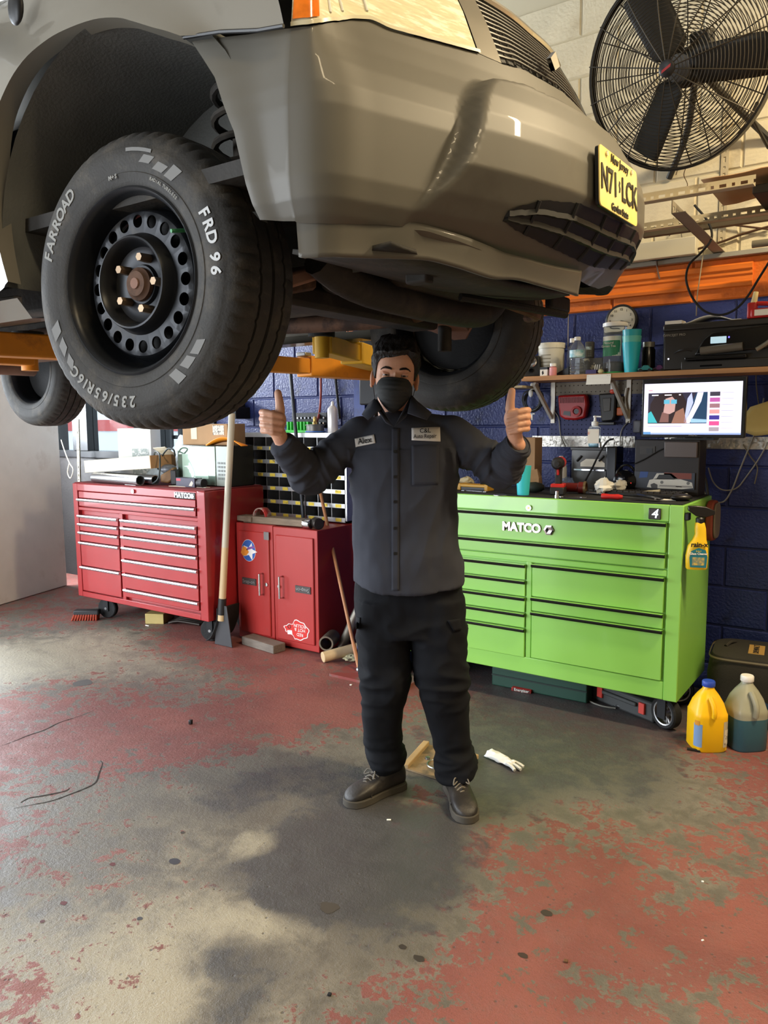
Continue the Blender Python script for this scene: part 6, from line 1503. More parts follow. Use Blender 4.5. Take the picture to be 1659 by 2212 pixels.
# black glossy machine with pump bottle on it
q0, q1 = ony(1234, 1000, 3.98), ony(1324, 1000, 3.98); mzt = zat(1280, 968, 3.98)
mc = thing('label_machine', 'black and grey desk machine under the sanitizer bottle', 'machine', ((q0.x+q1.x)/2, 4.0, TZ))
G().box(q0.x, q1.x, 3.98, 4.09, TZ, mzt).build('machine_body', mat('machine_grey', (74, 74, 74), .35), mc, world=True, bevel=.006)
G().box(q1.x-.035, q1.x+.02, 3.97, 4.09, TZ, mzt+.01).build('machine_side', GLOSSBLK, mc, world=True, bevel=.006)
G().box(q0.x-.004, q1.x, 3.972, 4.09, mzt-.012, mzt+.004).build('machine_lid', BLK, mc, world=True, bevel=.003)
l0, l1 = ony(1254, 991, 3.978), ony(1306, 1009, 3.978)
G().prism([(0, 0), (l1.x-l0.x, 0), (l1.x-l0.x, .02), (l1.x-l0.x-.03, l0.z-l1.z), (.03, l0.z-l1.z), (0, .02)], (l0.x, 3.979, l1.z), (1, 0, 0), (0, 0, 1), (0, -1, 0), 0, .001).build('machine_label', PAPER, mc, world=True, smooth=False)
G().box(q0.x+.02, q1.x-.04, 3.965, 3.98, zat(1280, 1015, 3.98)-.004, zat(1280, 1015, 3.98)+.004).build('machine_slot', CHROME, mc, world=True)
for px in (1256, 1304): G().cyl(ony(px, 985, 3.975), ony(px-10, 996, 3.975), .006, n=8).build('machine_lever', BLK, mc, world=True)
p = ony(1284, 965, 4.02); sb = thing('sanitizer_bottle', 'clear pump bottle of hand sanitizer standing on the desk machine', 'bottle', (p.x, 4.02, mzt+.004))
sh = zat(1284, 922, 4.02) - mzt
G().box(-.030, .030, -.020, .020, 0, sh).build('bottle_body', CLEAR, sb, bevel=.010); G().box(-.028, .028, -.018, .018, .002, sh*.42).build('sanitizer_gel', mat('gel_blue', (130, 190, 214), .1), sb, bevel=.009)
G().box(-.0305, .0305, -.0212, -.0204, sh*.18, sh*.86).build('bottle_label', mat('sanitizer_label', (216, 208, 190), .5, rgb2=(206, 150, 130), mscale=26, mlo=.56, mhi=.6), sb)
G().lathe([(0, sh), (.016, sh), (.018, sh+.004), (.018, sh+.022), (.008, sh+.026), (.006, sh+.045), (.010, sh+.046), (.010, sh+.054), (0, sh+.056)], 18).build('pump_cap', WHITE, sb); G().cyl((0, 0, sh+.051), (.036, -.01, sh+.049), .004, n=8).build('pump_spout', WHITE, sb)
single('lip_balm', 'tiny silver stub standing on the desk machine beside the sanitizer', 'stub', G().lathe([(0, 0), (.007, 0), (.007, .022), (.005, .026), (0, .026)], 12), STEEL, (ony(1288, 968, 3.99).x + .02, 3.99, mzt+.004))
p = ony(1348, 1035, 3.93); hp = thing('black_headset', 'glossy black round headset beside the computer case', 'headset', (p.x, 3.95, TZ))
G().lathe([(0, -.02), (.05, -.02), (.06, -.005), (.058, .012), (.03, .022), (0, .024)], 28, (0, 0, .060), CM).build('ear_cup', GLOSSBLK, hp)
G().tube([(.055*math.cos(t), .01, .060 + .085*math.sin(t)) for t in np.linspace(.1, PI-.1, 12)], .006, 8).build('head_band', GLOSSBLK, hp); G().ball((.035, -.018, .055), .003, 8, 6).build('red_light', mat('red_led', (255, 60, 50), .3, emit=2.0), hp)
cable('machine_lead', 'black lead draped over the front of the desk machine', [(1325, 948), (1310, 955), (1292, 985), (1280, 1010), (1264, 1040), (1262, 1055)], 3.93, .005, BLK2)
cable('monitor_lead', 'black lead running from the hard drive behind the computer', [(1436, 968), (1420, 975), (1395, 990), (1370, 1002)], 3.94, .003, BLK2)
# cables on the right wall
for i, (px, lb, m, r) in enumerate((([(1650, 860), (1640, 910), (1625, 950), (1600, 1010), (1580, 1060), (1560, 1085), (1530, 1075), (1512, 1040), (1500, 1005)], 'long grey cable looping on the navy wall beside the green cabinet', 'grey_lead', .004),
                                  ([(1659, 955), (1640, 990), (1612, 1030), (1590, 1055), (1560, 1058), (1540, 1040), (1530, 1010)], 'second grey cable crossing the loop on the navy wall', 'grey_lead', .0035),
                                  ([(1605, 960), (1620, 985), (1636, 1010), (1630, 1045)], 'short thin cable under the diamond plate strip', 'grey_wire', .003),
                                  ([(1515, 1010), (1525, 1040), (1530, 1075), (1540, 1095)], 'black cable bunch hanging behind the green cabinet corner', 'black_lead', .008),
                                  ([(1655, 680), (1640, 760), (1633, 820), (1640, 880)], 'thin cord hanging at the right edge beside the monitor', 'grey_wire', .003))):
    cable('wall_cable', lb, px, YW-.02, r, mat(m))
p = ony(1632, 905, 4.2)
rg_ = G(); rg_.loft([[Vector((p.x + u, 4.2 + d, p.z + v)) for u, v in ((-.10, -.05), (-.03, .06), (.06, .09), (.14, .05), (.12, -.07), (.0, -.085))] for d in (0, .05)])
wsingle('glove_pouch', 'pale yellow work glove hanging at the right edge below the shelf', 'glove', rg_, mat('glove_yellow', (196, 178, 116), .8, var=.1), bevel=.02)

# ================================================================== SPRAY BOTTLE AND PAD ON THE SIDE OF THE GREEN CABINET
sbX = gx1 + .012
c0 = onx(1508, 1190, gx1 + .06)
sy_ = c0.y
spb = thing('spray_bottle', 'yellow glass cleaner spray bottle hanging on the side of the green cabinet', 'spray bottle', (gx1 + .055, sy_, onx(1508, 1228, gx1+.06).z))
hgt_ = onx(1505, 1130, gx1+.06).z - onx(1508, 1228, gx1+.06).z
def sbr(z, ax, ay, dx=0.0): return [(dx + ax*math.copysign(abs(math.cos(t))**.8, math.cos(t)), ay*math.copysign(abs(math.sin(t))**.8, math.sin(t)), z) for t in np.linspace(0, 2*PI, 24, endpoint=False)]
BMt = Matrix.Rotation(YAW*.75, 3, 'Z')
def sloft(R_): return [[BMt @ Vector(p) for p in r] for r in R_]
hq = hgt_
G().loft(sloft([sbr(0, .042, .024), sbr(.006, .046, .027), sbr(hq*.28, .048, .028), sbr(hq*.5, .043, .026, .003), sbr(hq*.62, .030, .022, .008), sbr(hq*.74, .024, .020, .012), sbr(hq*.86, .024, .02, .010), sbr(hq*.97, .020, .018, .008), sbr(hq, .016, .016, .008)])).build('bottle_body', mat('spray_yellow', (228, 186, 30), .4), spb)
lb_ = G().loft(sloft([[(u, v, z) for u, z in ((-.034, hq*.06), (.034, hq*.05), (.038, hq*.28), (.030, hq*.42), (.0, hq*.47), (-.032, hq*.40), (-.038, hq*.26))] for v in (-.0295, -.0305)])).build('bottle_label', mat('spray_label_teal', (32, 108, 124), .45), spb, smooth=False)
ax_, up_ = BMt @ Vector((1, 0, 0)), Vector((0, 0, 1))
lettering('label_brand', 'rain-x', INK, spb, BMt @ Vector((.002, -.0295, hq*.535)), ax_, up_, .030, bold=.001, world=False, lift=.001)
lettering('label_lettering', 'Glass Cleaner', WHITE, lb_, BMt @ Vector((.0, -.0305, hq*.345)), ax_, up_, .0135, bold=.0003, world=False, lift=.001)
lettering('label_lettering', '2-in-1', mat('label_yellow', (226, 206, 90), .5), lb_, BMt @ Vector((.0, -.0305, hq*.40)), ax_, up_, .010, world=False, lift=.001)
G().loft(sloft([[(u, v, z) for u, z in ((-.026, hq*.10), (.026, hq*.10), (.026, hq*.27), (-.026, hq*.27))] for v in (-.0306, -.031)])).build('label_picture', mat('label_pic', (120, 130, 110), .5, rgb2=(200, 170, 80), mscale=60), lb_, smooth=False)
G().lathe([(0, hq*.97), (.018, hq*.97), (.019, hq*1.07), (.014, hq*1.10), (0, hq*1.10)], 18, BMt @ Vector((.008, 0, 0))).build('spray_collar', BLK, spb)
G().loft(sloft([[(x, -.012, z0), (x, .012, z0), (x, .010, z1), (x, -.010, z1)] for x, z0, z1 in ((-.045, hq*1.24, hq*1.33), (-.01, hq*1.12, hq*1.34), (.03, hq*1.10, hq*1.32), (.068, hq*1.16, hq*1.24))])).build('spray_head', mat('spray_head_black', (20, 16, 15), .3), spb, bevel=.003)
G().box(-.055, -.035, -.02, .02, hq*1.02, hq*1.18).build('hook_clip', BLK, spb, bevel=.004)
# polishing pad behind
c1 = onx(1540, 1125, gx1+.03)
pM_ = frame_from((1, -.15, 0), (0, 0, 1)); g = G()
P = [(.075*math.copysign(abs(math.cos(t))**.6, math.cos(t)), .10*math.copysign(abs(math.sin(t))**.6, math.sin(t))) for t in np.linspace(0, 2*PI, 32, endpoint=False)]
pd = thing('creeper_pad', 'grey padded board with a brown red rim hanging behind the spray bottle', 'pad', (gx1+.002, 4.03, c1.z-.10))
g.prism(P, (gx1+.004, 4.02, c1.z), (0, 1, 0), (0, 0, 1), (1, 0, 0), 0, .035); g.build('pad_rim', mat('pad_rust', (120, 50, 34), .7), pd, world=True, bevel=.008)
G().prism([(u*.86, v*.88) for u, v in P], (gx1+.004, 4.02, c1.z), (0, 1, 0), (0, 0, 1), (1, 0, 0), .035, .045).build('pad_face', mat('pad_grey', (104, 94, 84), .8), pd, world=True, bevel=.006)

# ================================================================== ON THE FLOOR BY THE GREEN CABINET
def jug(name, label, c, w, d, h, m, capm, cap_rgb, rz):
    t = thing(name, label, 'jug', c, rz)
    def rr(z, a, b, e=.55): return [(a*math.copysign(abs(math.cos(q))**e, math.cos(q)), b*math.copysign(abs(math.sin(q))**e, math.sin(q)), z) for q in np.linspace(0, 2*PI, 32, endpoint=False)]
    G().loft([rr(0, w*.46, d*.46), rr(.008, w*.5, d*.5), rr(h*.50, w*.5, d*.5), rr(h*.545, w*.5, d*.5), rr(h*.57, w*.475, d*.475), rr(h*.70, w*.40, d*.40, .65), rr(h*.80, w*.29, d*.29, .8), rr(h*.88, w*.17, d*.17, 1), rr(h*.905, .024, .024, 1), rr(h*.93, .022, .022, 1)]).build('jug_body', m, t)
    G().lathe([(0, h*.92), (.027, h*.92), (.028, h*.925), (.028, h*.985), (.025, h), (0, h)], 26).build('jug_cap', capm, t)
    return t, rr
YJ = mat('yellow_jug', (240, 186, 14), .35, var=.04)
jc = onz(1525, 1612); jh = ony(1527, 1467, jc.y).z
j1, rr = jug('washer_fluid_jug', 'yellow one-gallon jug with a blue cap beside the green cabinet', (jc.x, jc.y, 0), .150, .150, jh*.985, YJ, mat('blue_cap', (40, 70, 170), .4), 0, YAW)
h = jh*.985
G().tube([(-.012, -.052, h*.80), (-.006, -.074, h*.70), (-.004, -.082, h*.60), (-.004, -.078, h*.53)], .011, 10, smooth=4).build('jug_handle', YJ, j1)
def wrap(par, nm, a0, a1, z0, z1, m, w=.151, off=.5):
    G().grid([[Vector((w*off*math.copysign(abs(math.cos(q))**.55, math.cos(q)), w*off*math.copysign(abs(math.sin(q))**.55, math.sin(q)), z)) for q in np.linspace(a0, a1, 14)] for z in np.linspace(z0, z1, 4)]).build(nm, m, par)
wrap(j1, 'front_label', -2.85, -2.05, h*.08, h*.42, mat('jug_label_blue', (120, 150, 190), .4, rgb2=(30, 40, 70), mscale=9, mlo=.6, mhi=.66))
wrap(j1, 'back_label', -1.20, -.45, h*.08, h*.46, mat('jug_label_grey', (176, 166, 140), .5)); wrap(j1, 'label_text', -1.12, -.55, h*.12, h*.34, mat('jug_label_text', (206, 196, 176), .5, rgb2=(120, 110, 100), mscale=60, mlo=.55, mhi=.6), .1525)
wrap(j1, 'label_sun', -2.75, -2.30, h*.40, h*.47, mat('jug_label_orange', (210, 140, 30), .5), .1525)
jc = onz(1607, 1610); jh2 = ony(1607, 1457, jc.y).z; h2 = jh2
MILK = mat('milky_jug', (150, 150, 130), .35, var=.08, vscale=12)
j2, _ = jug('coolant_jug', 'cloudy half-full jug of blue green fluid with a white cap by the wall', (jc.x, jc.y, 0), .155, .155, h2, MILK, WHITE, 0, YAW*1.2)
G().tube([(-.012, -.052, h2*.82), (-.006, -.076, h2*.70), (-.004, -.085, h2*.60), (-.004, -.080, h2*.50)], .013, 10, smooth=4).build('jug_handle', MILK, j2)
FL = mat('coolant_fluid', (52, 92, 104), .3, var=.06)
G().loft([[(a*math.copysign(abs(math.cos(q))**.55, math.cos(q)), a*math.copysign(abs(math.sin(q))**.55, math.sin(q)), z) for q in np.linspace(0, 2*PI, 32, endpoint=False)] for a, z in ((.073, .0), (.0785, .008), (.0785, h2*.44), (.0785, h2*.445))]).build('fluid', FL, j2)
wrap(j2, 'side_label', -.55, .25, h2*.10, h2*.62, mat('jug_label_royal', (40, 90, 160), .45), .1585)
# tool bag
bgc = onz(1560, 1468, .10)
bag = thing('tool_bag', 'dark green canvas tool bag with a yellow label, behind the jugs', 'bag', (-.60, 4.05, 0), .12)
CAN = mat('dark_canvas', (34, 31, 24), .85, var=.15, bump=.3, bscale=300)
def rb(z, a, b): return [(a*math.copysign(abs(math.cos(q))**.4, math.cos(q)), b*math.copysign(abs(math.sin(q))**.4, math.sin(q)), z) for q in np.linspace(0, 2*PI, 36, endpoint=False)]
G().loft([rb(0, .19, .17), rb(.01, .205, .185), rb(.22, .215, .19), rb(.30, .205, .185), rb(.325, .195, .175), rb(.335, .17, .15)]).build('bag_body', CAN, bag)
G().loft([rb(.305, .207, .187), rb(.312, .211, .191), rb(.319, .207, .187)], cap=False).build('bag_zip', mat('bag_zip', (84, 76, 58), .6), bag)
G().box(-.035, .035, -.10, .06, .3345, .3375).build('bag_label', mat('bag_label', (150, 118, 62), .6), bag)
lettering('bag_lettering', 'DEWALT', INK, bag, (0, -.02, .3375), (0, 1, 0), (-1, 0, 0), .036, world=False)
G().tube([(-.14, -.02, .336), (-.12, .03, .346), (-.10, .08, .338)], .008, 8, smooth=5).build('bag_handle', CAN, bag)
# red-brown stool leg / plank at right edge behind the jugs
wsingle('red_plank', 'red-brown painted plank leaning on the wall behind the cloudy jug', 'plank', arm_box(G(), (-.36, 3.86, .02), (-.30, 4.22, .32), .06, .02), mat('red_brown_wood', (150, 62, 36), .6))
# caster area: grey tool case with red latches, green case, battery pack
tcx = thing('tool_case', 'grey plastic tool case with red latches under the green cabinet', 'tool case', (-1.13, 3.80, 0), -.42)
G().box(-.20, .20, -.07, .07, 0, .10).build('case_body', mat('case_grey', (58, 60, 60), .6), tcx, bevel=.012)
G().box(-.12, .10, -.085, -.06, .055, .075).build('case_handle', mat('case_grey'), tcx, bevel=.006)
for x in (-.155, .115): G().box(x, x+.035, -.082, -.068, .03, .085).build('case_latch', mat('latch_red', (200, 66, 56), .45), tcx, bevel=.003)
gcx = thing('steel_case', 'flat dark green steel case lying under the green cabinet', 'case', (-1.60, 3.86, 0), .02)
G().box(-.28, .26, -.13, .13, 0, .105).build('case_body', mat('dark_green_steel', (22, 62, 48), .5), gcx, bevel=.006); G().box(-.28, .26, -.134, -.13, .058, .066).build('case_seam', mat('darker_green', (12, 34, 28), .5), gcx)
p = onz(1128, 1493); ba = single('battery_carton', 'small red and white battery pack lying under the green cabinet', 'pack', G().box(-.055, .055, -.018, .018, 0, .018), mat('pack_red', (178, 40, 30), .5), (p.x, p.y, 0), .08, bevel=.002)
G().box(-.048, .052, -.0185, -.0178, .002, .0165).build('pack_face', mat('pack_dark', (60, 20, 18), .5), ba); lettering('pack_lettering', 'Energizer', PAPER, ba, (.002, -.0188, .0095), (1, 0, 0), (0, 0, 1), .022, world=False, lift=.0006)
pts = [onz(x, y, .006) for x, y in ((1262, 1500), (1275, 1515), (1300, 1525), (1330, 1530))]
wsingle('floor_lead', 'thin grey lead trailing on the floor in front of the tool case', 'cable', G().tube(pts, .004, 6, smooth=5), mat('grey_lead'))
p = onz(1345, 1533, 0); wsingle('cable_clamp', 'small black clamp lying on the floor before the tool case', 'clamp', G().ball((p.x, p.y, .016), (.04, .018, .016), 10, 6).box(p.x-.05, p.x+.05, p.y-.006, p.y+.006, .0, .012), BLK)
p = onz(1495, 1622, 0); wsingle('black_bolt', 'small black bolt lying on the floor beside the yellow jug', 'bolt', G().cyl((p.x-.02, p.y-.004, .007), (p.x+.025, p.y+.004, .007), .006, n=8).cyl((p.x+.025, p.y+.004, .007), (p.x+.033, p.y+.005, .008), .008, n=6), BLK)

# ================================================================== ON AND AROUND THE RED CABINET
RZ = rz1 + .008
def rtop(x, y): p = onz(x, y, RZ); return Vector((p.x, min(max(p.y, ry0+.03), ry1-.04), RZ))
# microwave-like oven with glass door
o0, o1 = ony(386, 1000, 3.62), ony(491, 1000, 3.62); oh = zat(430, 962, 3.62) - RZ
mw = thing('microwave_oven', 'small oven with a pale reflecting glass door on the red cabinet', 'microwave', ((o0.x+o1.x)/2, 3.74, RZ))
G().box(o0.x, o1.x+.01, 3.63, 3.86, RZ, RZ+oh).build('oven_case', mat('oven_black', (26, 26, 26), .4), mw, world=True, bevel=.005)
dw = o0.x + (o1.x-o0.x)*.78
dd = G().box(o0.x, dw, 3.612, 3.63, RZ+.006, RZ+oh-.004).build('oven_door', mat('door_glass', (120, 140, 126), .06, .3, coat=.5), mw, world=True, bevel=.004)
G().box(o0.x+.05, dw-.07, 3.6105, 3.612, RZ+.05, RZ+oh-.06).build('door_window', mat('door_window', (196, 224, 206), .08, .2), dd, world=True)
cpn = G().box(dw+.004, o1.x+.01, 3.614, 3.63, RZ+.006, RZ+oh-.004).build('control_panel', mat('oven_panel', (150, 158, 150), .2), mw, world=True, bevel=.003)
for r_ in range(5):
    for c_ in range(3): G().box(dw+.022+c_*.026, dw+.040+c_*.026, 3.612, 3.614, RZ+.05+r_*.026, RZ+.064+r_*.026).build('oven_key', mat('oven_key', (104, 108, 104), .4), cpn, world=True)
# cardboard carton and orange envelope on the microwave
c0_, c1_ = ony(397, 940, 3.70), ony(498, 940, 3.70)
cb = thing('cardboard_carton', 'brown cardboard carton with a tape strip on top of the microwave', 'box', ((c0_.x+c1_.x)/2, 3.76, RZ+oh), .0)
G().box(c0_.x, c1_.x-.02, 3.69, 3.86, RZ+oh, RZ+oh+.145).build('carton_body', CARD, cb, world=True, bevel=.003)
G().box(c0_.x+.09, c0_.x+.15, 3.688, 3.69, RZ+oh+.04, RZ+oh+.144).build('tape', mat('tape_cream', (206, 190, 150), .4), cb, world=True)
G().box(c1_.x-.16, c1_.x-.05, 3.688, 3.69, RZ+oh+.07, RZ+oh+.135).build('shipping_label', mat('ship_label', (206, 200, 186), .6, rgb2=(90, 88, 84), mscale=50, mlo=.54, mhi=.58), cb, world=True)
g = G(); g.grid([[Vector((x, 3.62 + y*.06, RZ+oh + .004 + .055*math.sin(PI*min(1, max(0, (x-c1_.x+.16)/.34)))*(1-.5*y))) for y in (0, .5, 1)] for x in np.linspace(c1_.x-.16, c1_.x+.18, 14)])
o = wsingle('orange_envelope', 'bright orange padded envelope draped beside the cardboard carton', 'envelope', g, mat('orange_paper', (232, 140, 20), .6)); o.modifiers.new('s', 'SOLIDIFY').thickness = .006
# long cream box leaning, on tubes
q0, q1 = ony(188, 1020, 3.46), ony(340, 1015, 3.46)
lb = thing('long_carton', 'long flat cream carton resting tilted on the steel tubes', 'box', ((q0.x+q1.x)/2, 3.52, RZ+.10))
rot = Matrix.Rotation(-.07, 3, 'Y')
cM = Matrix.Translation(((q0.x+q1.x)/2, 3.54, RZ+.135)) @ rot.to_4x4(); Lw = (q1.x-q0.x)
G(cM).box(-Lw*.5, Lw*.44, -.10, .12, -.040, .050).build('carton_body', CREAMCARD, lb, world=True, bevel=.002)
G(cM).box(Lw*.44, Lw*.447, -.10, .12, -.040, .050).build('carton_end', CARD, lb, world=True)
G(cM).obox((Lw*.40, .06, .075), (Lw*.16, .11, .004), Matrix.Rotation(-.55, 3, 'X')).build('open_flap', CREAMCARD, lb, world=True)
G(cM).box(-Lw*.36, -Lw*.22, .02, .10, .050, .0506).build('highlight_mark', mat('highlighter', (214, 222, 60), .6), lb, world=True)
def rtube(y, z, x0, x1, r, label, m):
    g = G(); g.lathe([(r*.86, 0), (r, 0), (r, x1-x0), (r*.86, x1-x0)], 28, (0, 0, 0), Matrix.Rotation(PI/2, 3, 'Y'), cap=False); g.lathe([(r*.86, .0), (r*.86, x1-x0)], 28, (0, 0, 0), Matrix.Rotation(PI/2, 3, 'Y'), cap=False)
    return single('steel_tube', label, 'tube', g, m, (x0, y, z), -.06, group='steel tubes on the red cabinet')
rtube(3.43, RZ+.038, ony(205, 1036, 3.43).x, ony(312, 1036, 3.43).x, .036, 'shiny steel tube lying at the front of the red cabinet', mat('bright_tube', (190, 194, 200), .22, .9))
rtube(3.53, RZ+.036, ony(230, 1036, 3.53).x, ony(345, 1036, 3.53).x, .034, 'second steel tube lying behind the front one under the carton', mat('bright_tube'))
# printed white box behind, shiny wrapped sheet
p0_, p1_ = ony(271, 960, 3.80), ony(335, 960, 3.80)
wsb = thing('white_box', 'tall white printed box standing at the back of the red cabinet', 'box', ((p0_.x+p1_.x)/2, 3.80, RZ), .5)
G().box(-.13, .13, -.10, .09, 0, zat(300, 925, 3.8)-RZ).build('box_body', mat('bright_white_card', (232, 236, 236), .6), wsb, bevel=.002)
G().box(-.02, .11, -.1015, -.10, .03, .24).build('box_print', mat('box_print', (170, 182, 182), .6, rgb2=(226, 230, 230), mscale=40, mlo=.5, mhi=.55), wsb)
g = G(); g.grid([[Vector((x, 3.70 + .10*t + .01*math.sin(x*30), RZ + .02 + t*(.10 + .22*sstep(-4.72, -4.45, x)) + .008*math.sin(x*44+t*3))) for t in (0, .35, .7, 1)] for x in np.linspace(-4.80, -4.36, 18)])
o = wsingle('bubble_wrap', 'glaring sheet of clear bubble wrap between the white box and the carton', 'plastic sheet', g, mat('bubble_film', (224, 236, 246), .12, alpha=.8, bump=.6, bscale=120)); o.modifiers.new('s', 'SOLIDIFY').thickness = .003
# angle grinder / dark tools with cord
p = ony(365, 1010, 3.55)
gt = thing('angle_grinder', 'brown and black power tool lying in front of the bubble wrap', 'power tool', (p.x, 3.55, RZ), .4)
G().loft([[(-.06, -.02, .02), (-.06, .02, .02), (-.06, .02, .07), (-.06, -.02, .07)], [(.0, -.03, .015), (.0, .03, .015), (.0, .03, .10), (.0, -.03, .10)], [(.05, -.025, .05), (.05, .025, .05), (.05, .025, .13), (.05, -.025, .13)]]).build('tool_body', mat('tool_brown', (120, 88, 52), .6), gt, bevel=.01)
G().box(.02, .07, -.03, .03, 0, .11).build('tool_grip', KB, gt, bevel=.01); G().ball((-.02, .03, .11), (.06, .05, .035)).build('tool_head', mat('tool_grey', (110, 114, 120), .4, .3), gt)
pts = [ony(330, 1045, 3.45), ony(343, 1030, 3.45), ony(345, 985, 3.5), ony(336, 976, 3.55), ony(333, 990, 3.6), ony(344, 1015, 3.6), ony(348, 990, 3.55), ony(362, 970, 3.55), ony(375, 972, 3.55), ony(378, 985, 3.58)]
wsingle('looped_cable', 'looped dark cord of the power tool beside the cream carton', 'cord', G().tube(pts, .006, 7, smooth=6), mat('cord_dark', (44, 52, 52), .5))
p = ony(409, 1040, 3.52); gb = single('parts_box', 'small dark blue parts carton with a glove picture before the oven door', 'box', G().box(-.105, .09, -.03, .035, 0, .062), mat('navy_box', (58, 54, 72), .5), (p.x, 3.52, RZ), -.03, bevel=.002)
G().box(-.10, -.055, -.0306, -.0298, .040, .056).build('box_logo', mat('logo_red2', (190, 40, 60), .5), gb); G().prism([(.03, .01), (.06, .008), (.075, .03), (.06, .045), (.045, .03)], (0, -.03, 0), (1, 0, 0), (0, 0, 1), (0, -1, 0), 0, .0006).build('box_picture', mat('glove_print', (206, 190, 170), .5), gb)
G().cyl((.10, 0, .03), (.15, 0, .03), .03, n=18).build('box_roll', KB, gb)
p = rtop(405, 1052); single('manila_envelope', 'flat cream envelope lying at the front edge of the red cabinet', 'envelope', G().loft([[(-.16, -.02, z), (.17, .0, z), (.18, .03, z), (-.14, .035, z)] for z in (0, .004)]), CREAMCARD, p, .05)
p = rtop(285, 1048); single('metal_strip', 'thin bright metal strip lying in front of the steel tubes', 'strip', G().box(-.07, .06, -.012, .012, 0, .003), ALU, p, -.06)
wsingle('wall_bracket_clamp', 'black clamp bracket fixed high at the edge of the blue wall', 'bracket', G().box(ony(507, 890, 4.2).x, ony(520, 890, 4.2).x, 4.15, YW, zat(510, 905, 4.2), zat(510, 880, 4.2)).box(ony(500, 890, 4.2).x, ony(510, 890, 4.2).x, 4.2, YW, zat(510, 897, 4.2), zat(510, 880, 4.2)+.06), BLK2, bevel=.004)
# shovel standing at the cabinet corner
sh0, sh1 = ony(487, 1380, 3.44), ony(501, 893, 3.50)
sv = thing('shovel', 'long pale-handled spade standing upright between the red cabinet and lockers', 'shovel', (sh0.x, 3.43, 0))
HW = mat('pale_handle', (196, 170, 130), .55, var=.12, vscale=3, stretch=(6, 6, 1)); a = Vector((sh0.x-.012, 3.42, .17)); b = Vector((sh1.x, 3.50, sh1.z)); m_ = a.lerp(b, .36)
G().cyl(a, m_, .024, .022, n=18).build('handle_shaft', HW, sv, world=True); G().cyl(m_, b, .022, .021, n=18).build('handle_sleeve', mat('handle_tape', (186, 178, 158), .45), sv, world=True)
G().cyl(a.lerp(b, .03), a.lerp(b, .11), .027, n=18).build('grip_tape', KB, sv, world=True)
bw = .078; P = [(-bw*.55, .225), (bw*.55, .225), (bw, 0), (-bw, 0)]
G().prism([(-.040, .27), (.040, .27), (.052, .20), (.082, .0), (-.082, .0), (-.052, .20)], (sh0.x+.0, 3.425, 0.002), (1, 0, 0), (0, .0, 1), (0, -1, 0), 0, .006).build('blade', mat('blade_grey', (66, 66, 68), .5, .5), sv, world=True, bevel=.002)
# broom stick with brown handle leaning by the man
s0, s1 = onz(776, 1447, .02), ony(690, 1055, 3.95)
bs = thing('broom', 'slim brown broomstick leaning diagonally against the bin cabinet', 'broom', s0)
G().cyl(s0, s1, .012, .011, n=12).build('broomstick', mat('brown_stick', (160, 106, 66), .5, var=.1), bs, world=True); G().ball(s0, (.02, .02, .02), 12, 8).build('stick_end', STEEL, bs, world=True)
# wooden roller/bat and pipes beside the lockers
b0_, b1_ = onz(697, 1420, .035), onz(772, 1400, .06)
wsingle('wooden_pole', 'thick short wooden pole lying on the floor beside the red locker', 'pole', G().cyl(b0_, b0_ + (b1_-b0_).normalized()*.46, .033, .035, n=22), HW, bevel=.004)
p = onz(720, 1400, 0); g = G(); a_ = Vector((p.x+.05, 3.72, .10)); g.lathe([(.036, 0), (.046, 0), (.046, .16), (.036, .16)], 26, a_, Matrix.Rotation(PI/2, 3, 'X') @ Matrix.Rotation(.4, 3, 'Y'), cap=False)
wsingle('pipe_elbow', 'short rusty steel pipe end lying beside the red locker', 'pipe', g, mat('rusty_pipe', (110, 100, 86), .45, .6, var=.3), base=(a_.x, a_.y, 0))
a_, b_ = onz(738, 1398, .04), ony(768, 1330, 3.75)
wsingle('exhaust_tube', 'grey steel exhaust tube leaning behind the man beside the locker', 'pipe', G().tube([a_, a_.lerp(b_, .5), b_, b_ + Vector((.10, .05, .22))], .030, 16, smooth=4), mat('dull_tube', (120, 114, 104), .4, .7, var=.2))
p = onz(760, 1428, 0); single('rag', 'pale crumpled rag on the floor by the wooden pole', 'rag', crumple(.05, 21.0, fl=.35), mat('pale_rag', (176, 170, 136), .85), (p.x, p.y, 0), smooth=False)
# timber block in front of the locker
p = onz(571, 1398, 0); single('timber_block', 'grey oily timber block lying in front of the red lockers', 'wood block', G().box(-.165, .165, -.045, .055, 0, .055), mat('oily_timber', (108, 98, 88), .7, var=.2, stretch=(2, 12, 12), bump=.3), (p.x, p.y-.015, 0), -.14, bevel=.005)
# under the red cabinet: hand brush, wood offcut, tools
p = onz(188, 1340, 0); br = thing('floor_brush', 'red-bristled hand brush lying left of the red cabinet caster', 'brush', (p.x-.03, p.y+.02, 0), .62)
G().box(-.09, .10, -.035, .03, .035, .075).build('brush_back', mat('brush_black', (36, 36, 38), .6), br, bevel=.01); g = G()
for i in range(10):
    for j in range(4): g.cyl((-.08+i*.018, -.03+j*.018, .04), (-.095+i*.020, -.05+j*.020, .0), .009, .006, n=6)
g.build('bristles', mat('red_bristle', (150, 56, 34), .8, var=.3, vscale=60), br)['kind'] = 'stuff'
p = onz(330, 1345, 0); single('yellow_timber', 'pale yellow timber offcut lying under the red cabinet', 'wood block', G().box(-.07, .07, -.09, .12, 0, .075), mat('yellow_timber', (176, 156, 96), .65, var=.12), (p.x, p.y+.06, 0), .5, bevel=.003)
p = onz(385, 1352, 0); ts = thing('tyre_spreader', 'bundle of black steel hand tools lying under the red cabinet', 'tools', (p.x, p.y+.05, 0), .2)
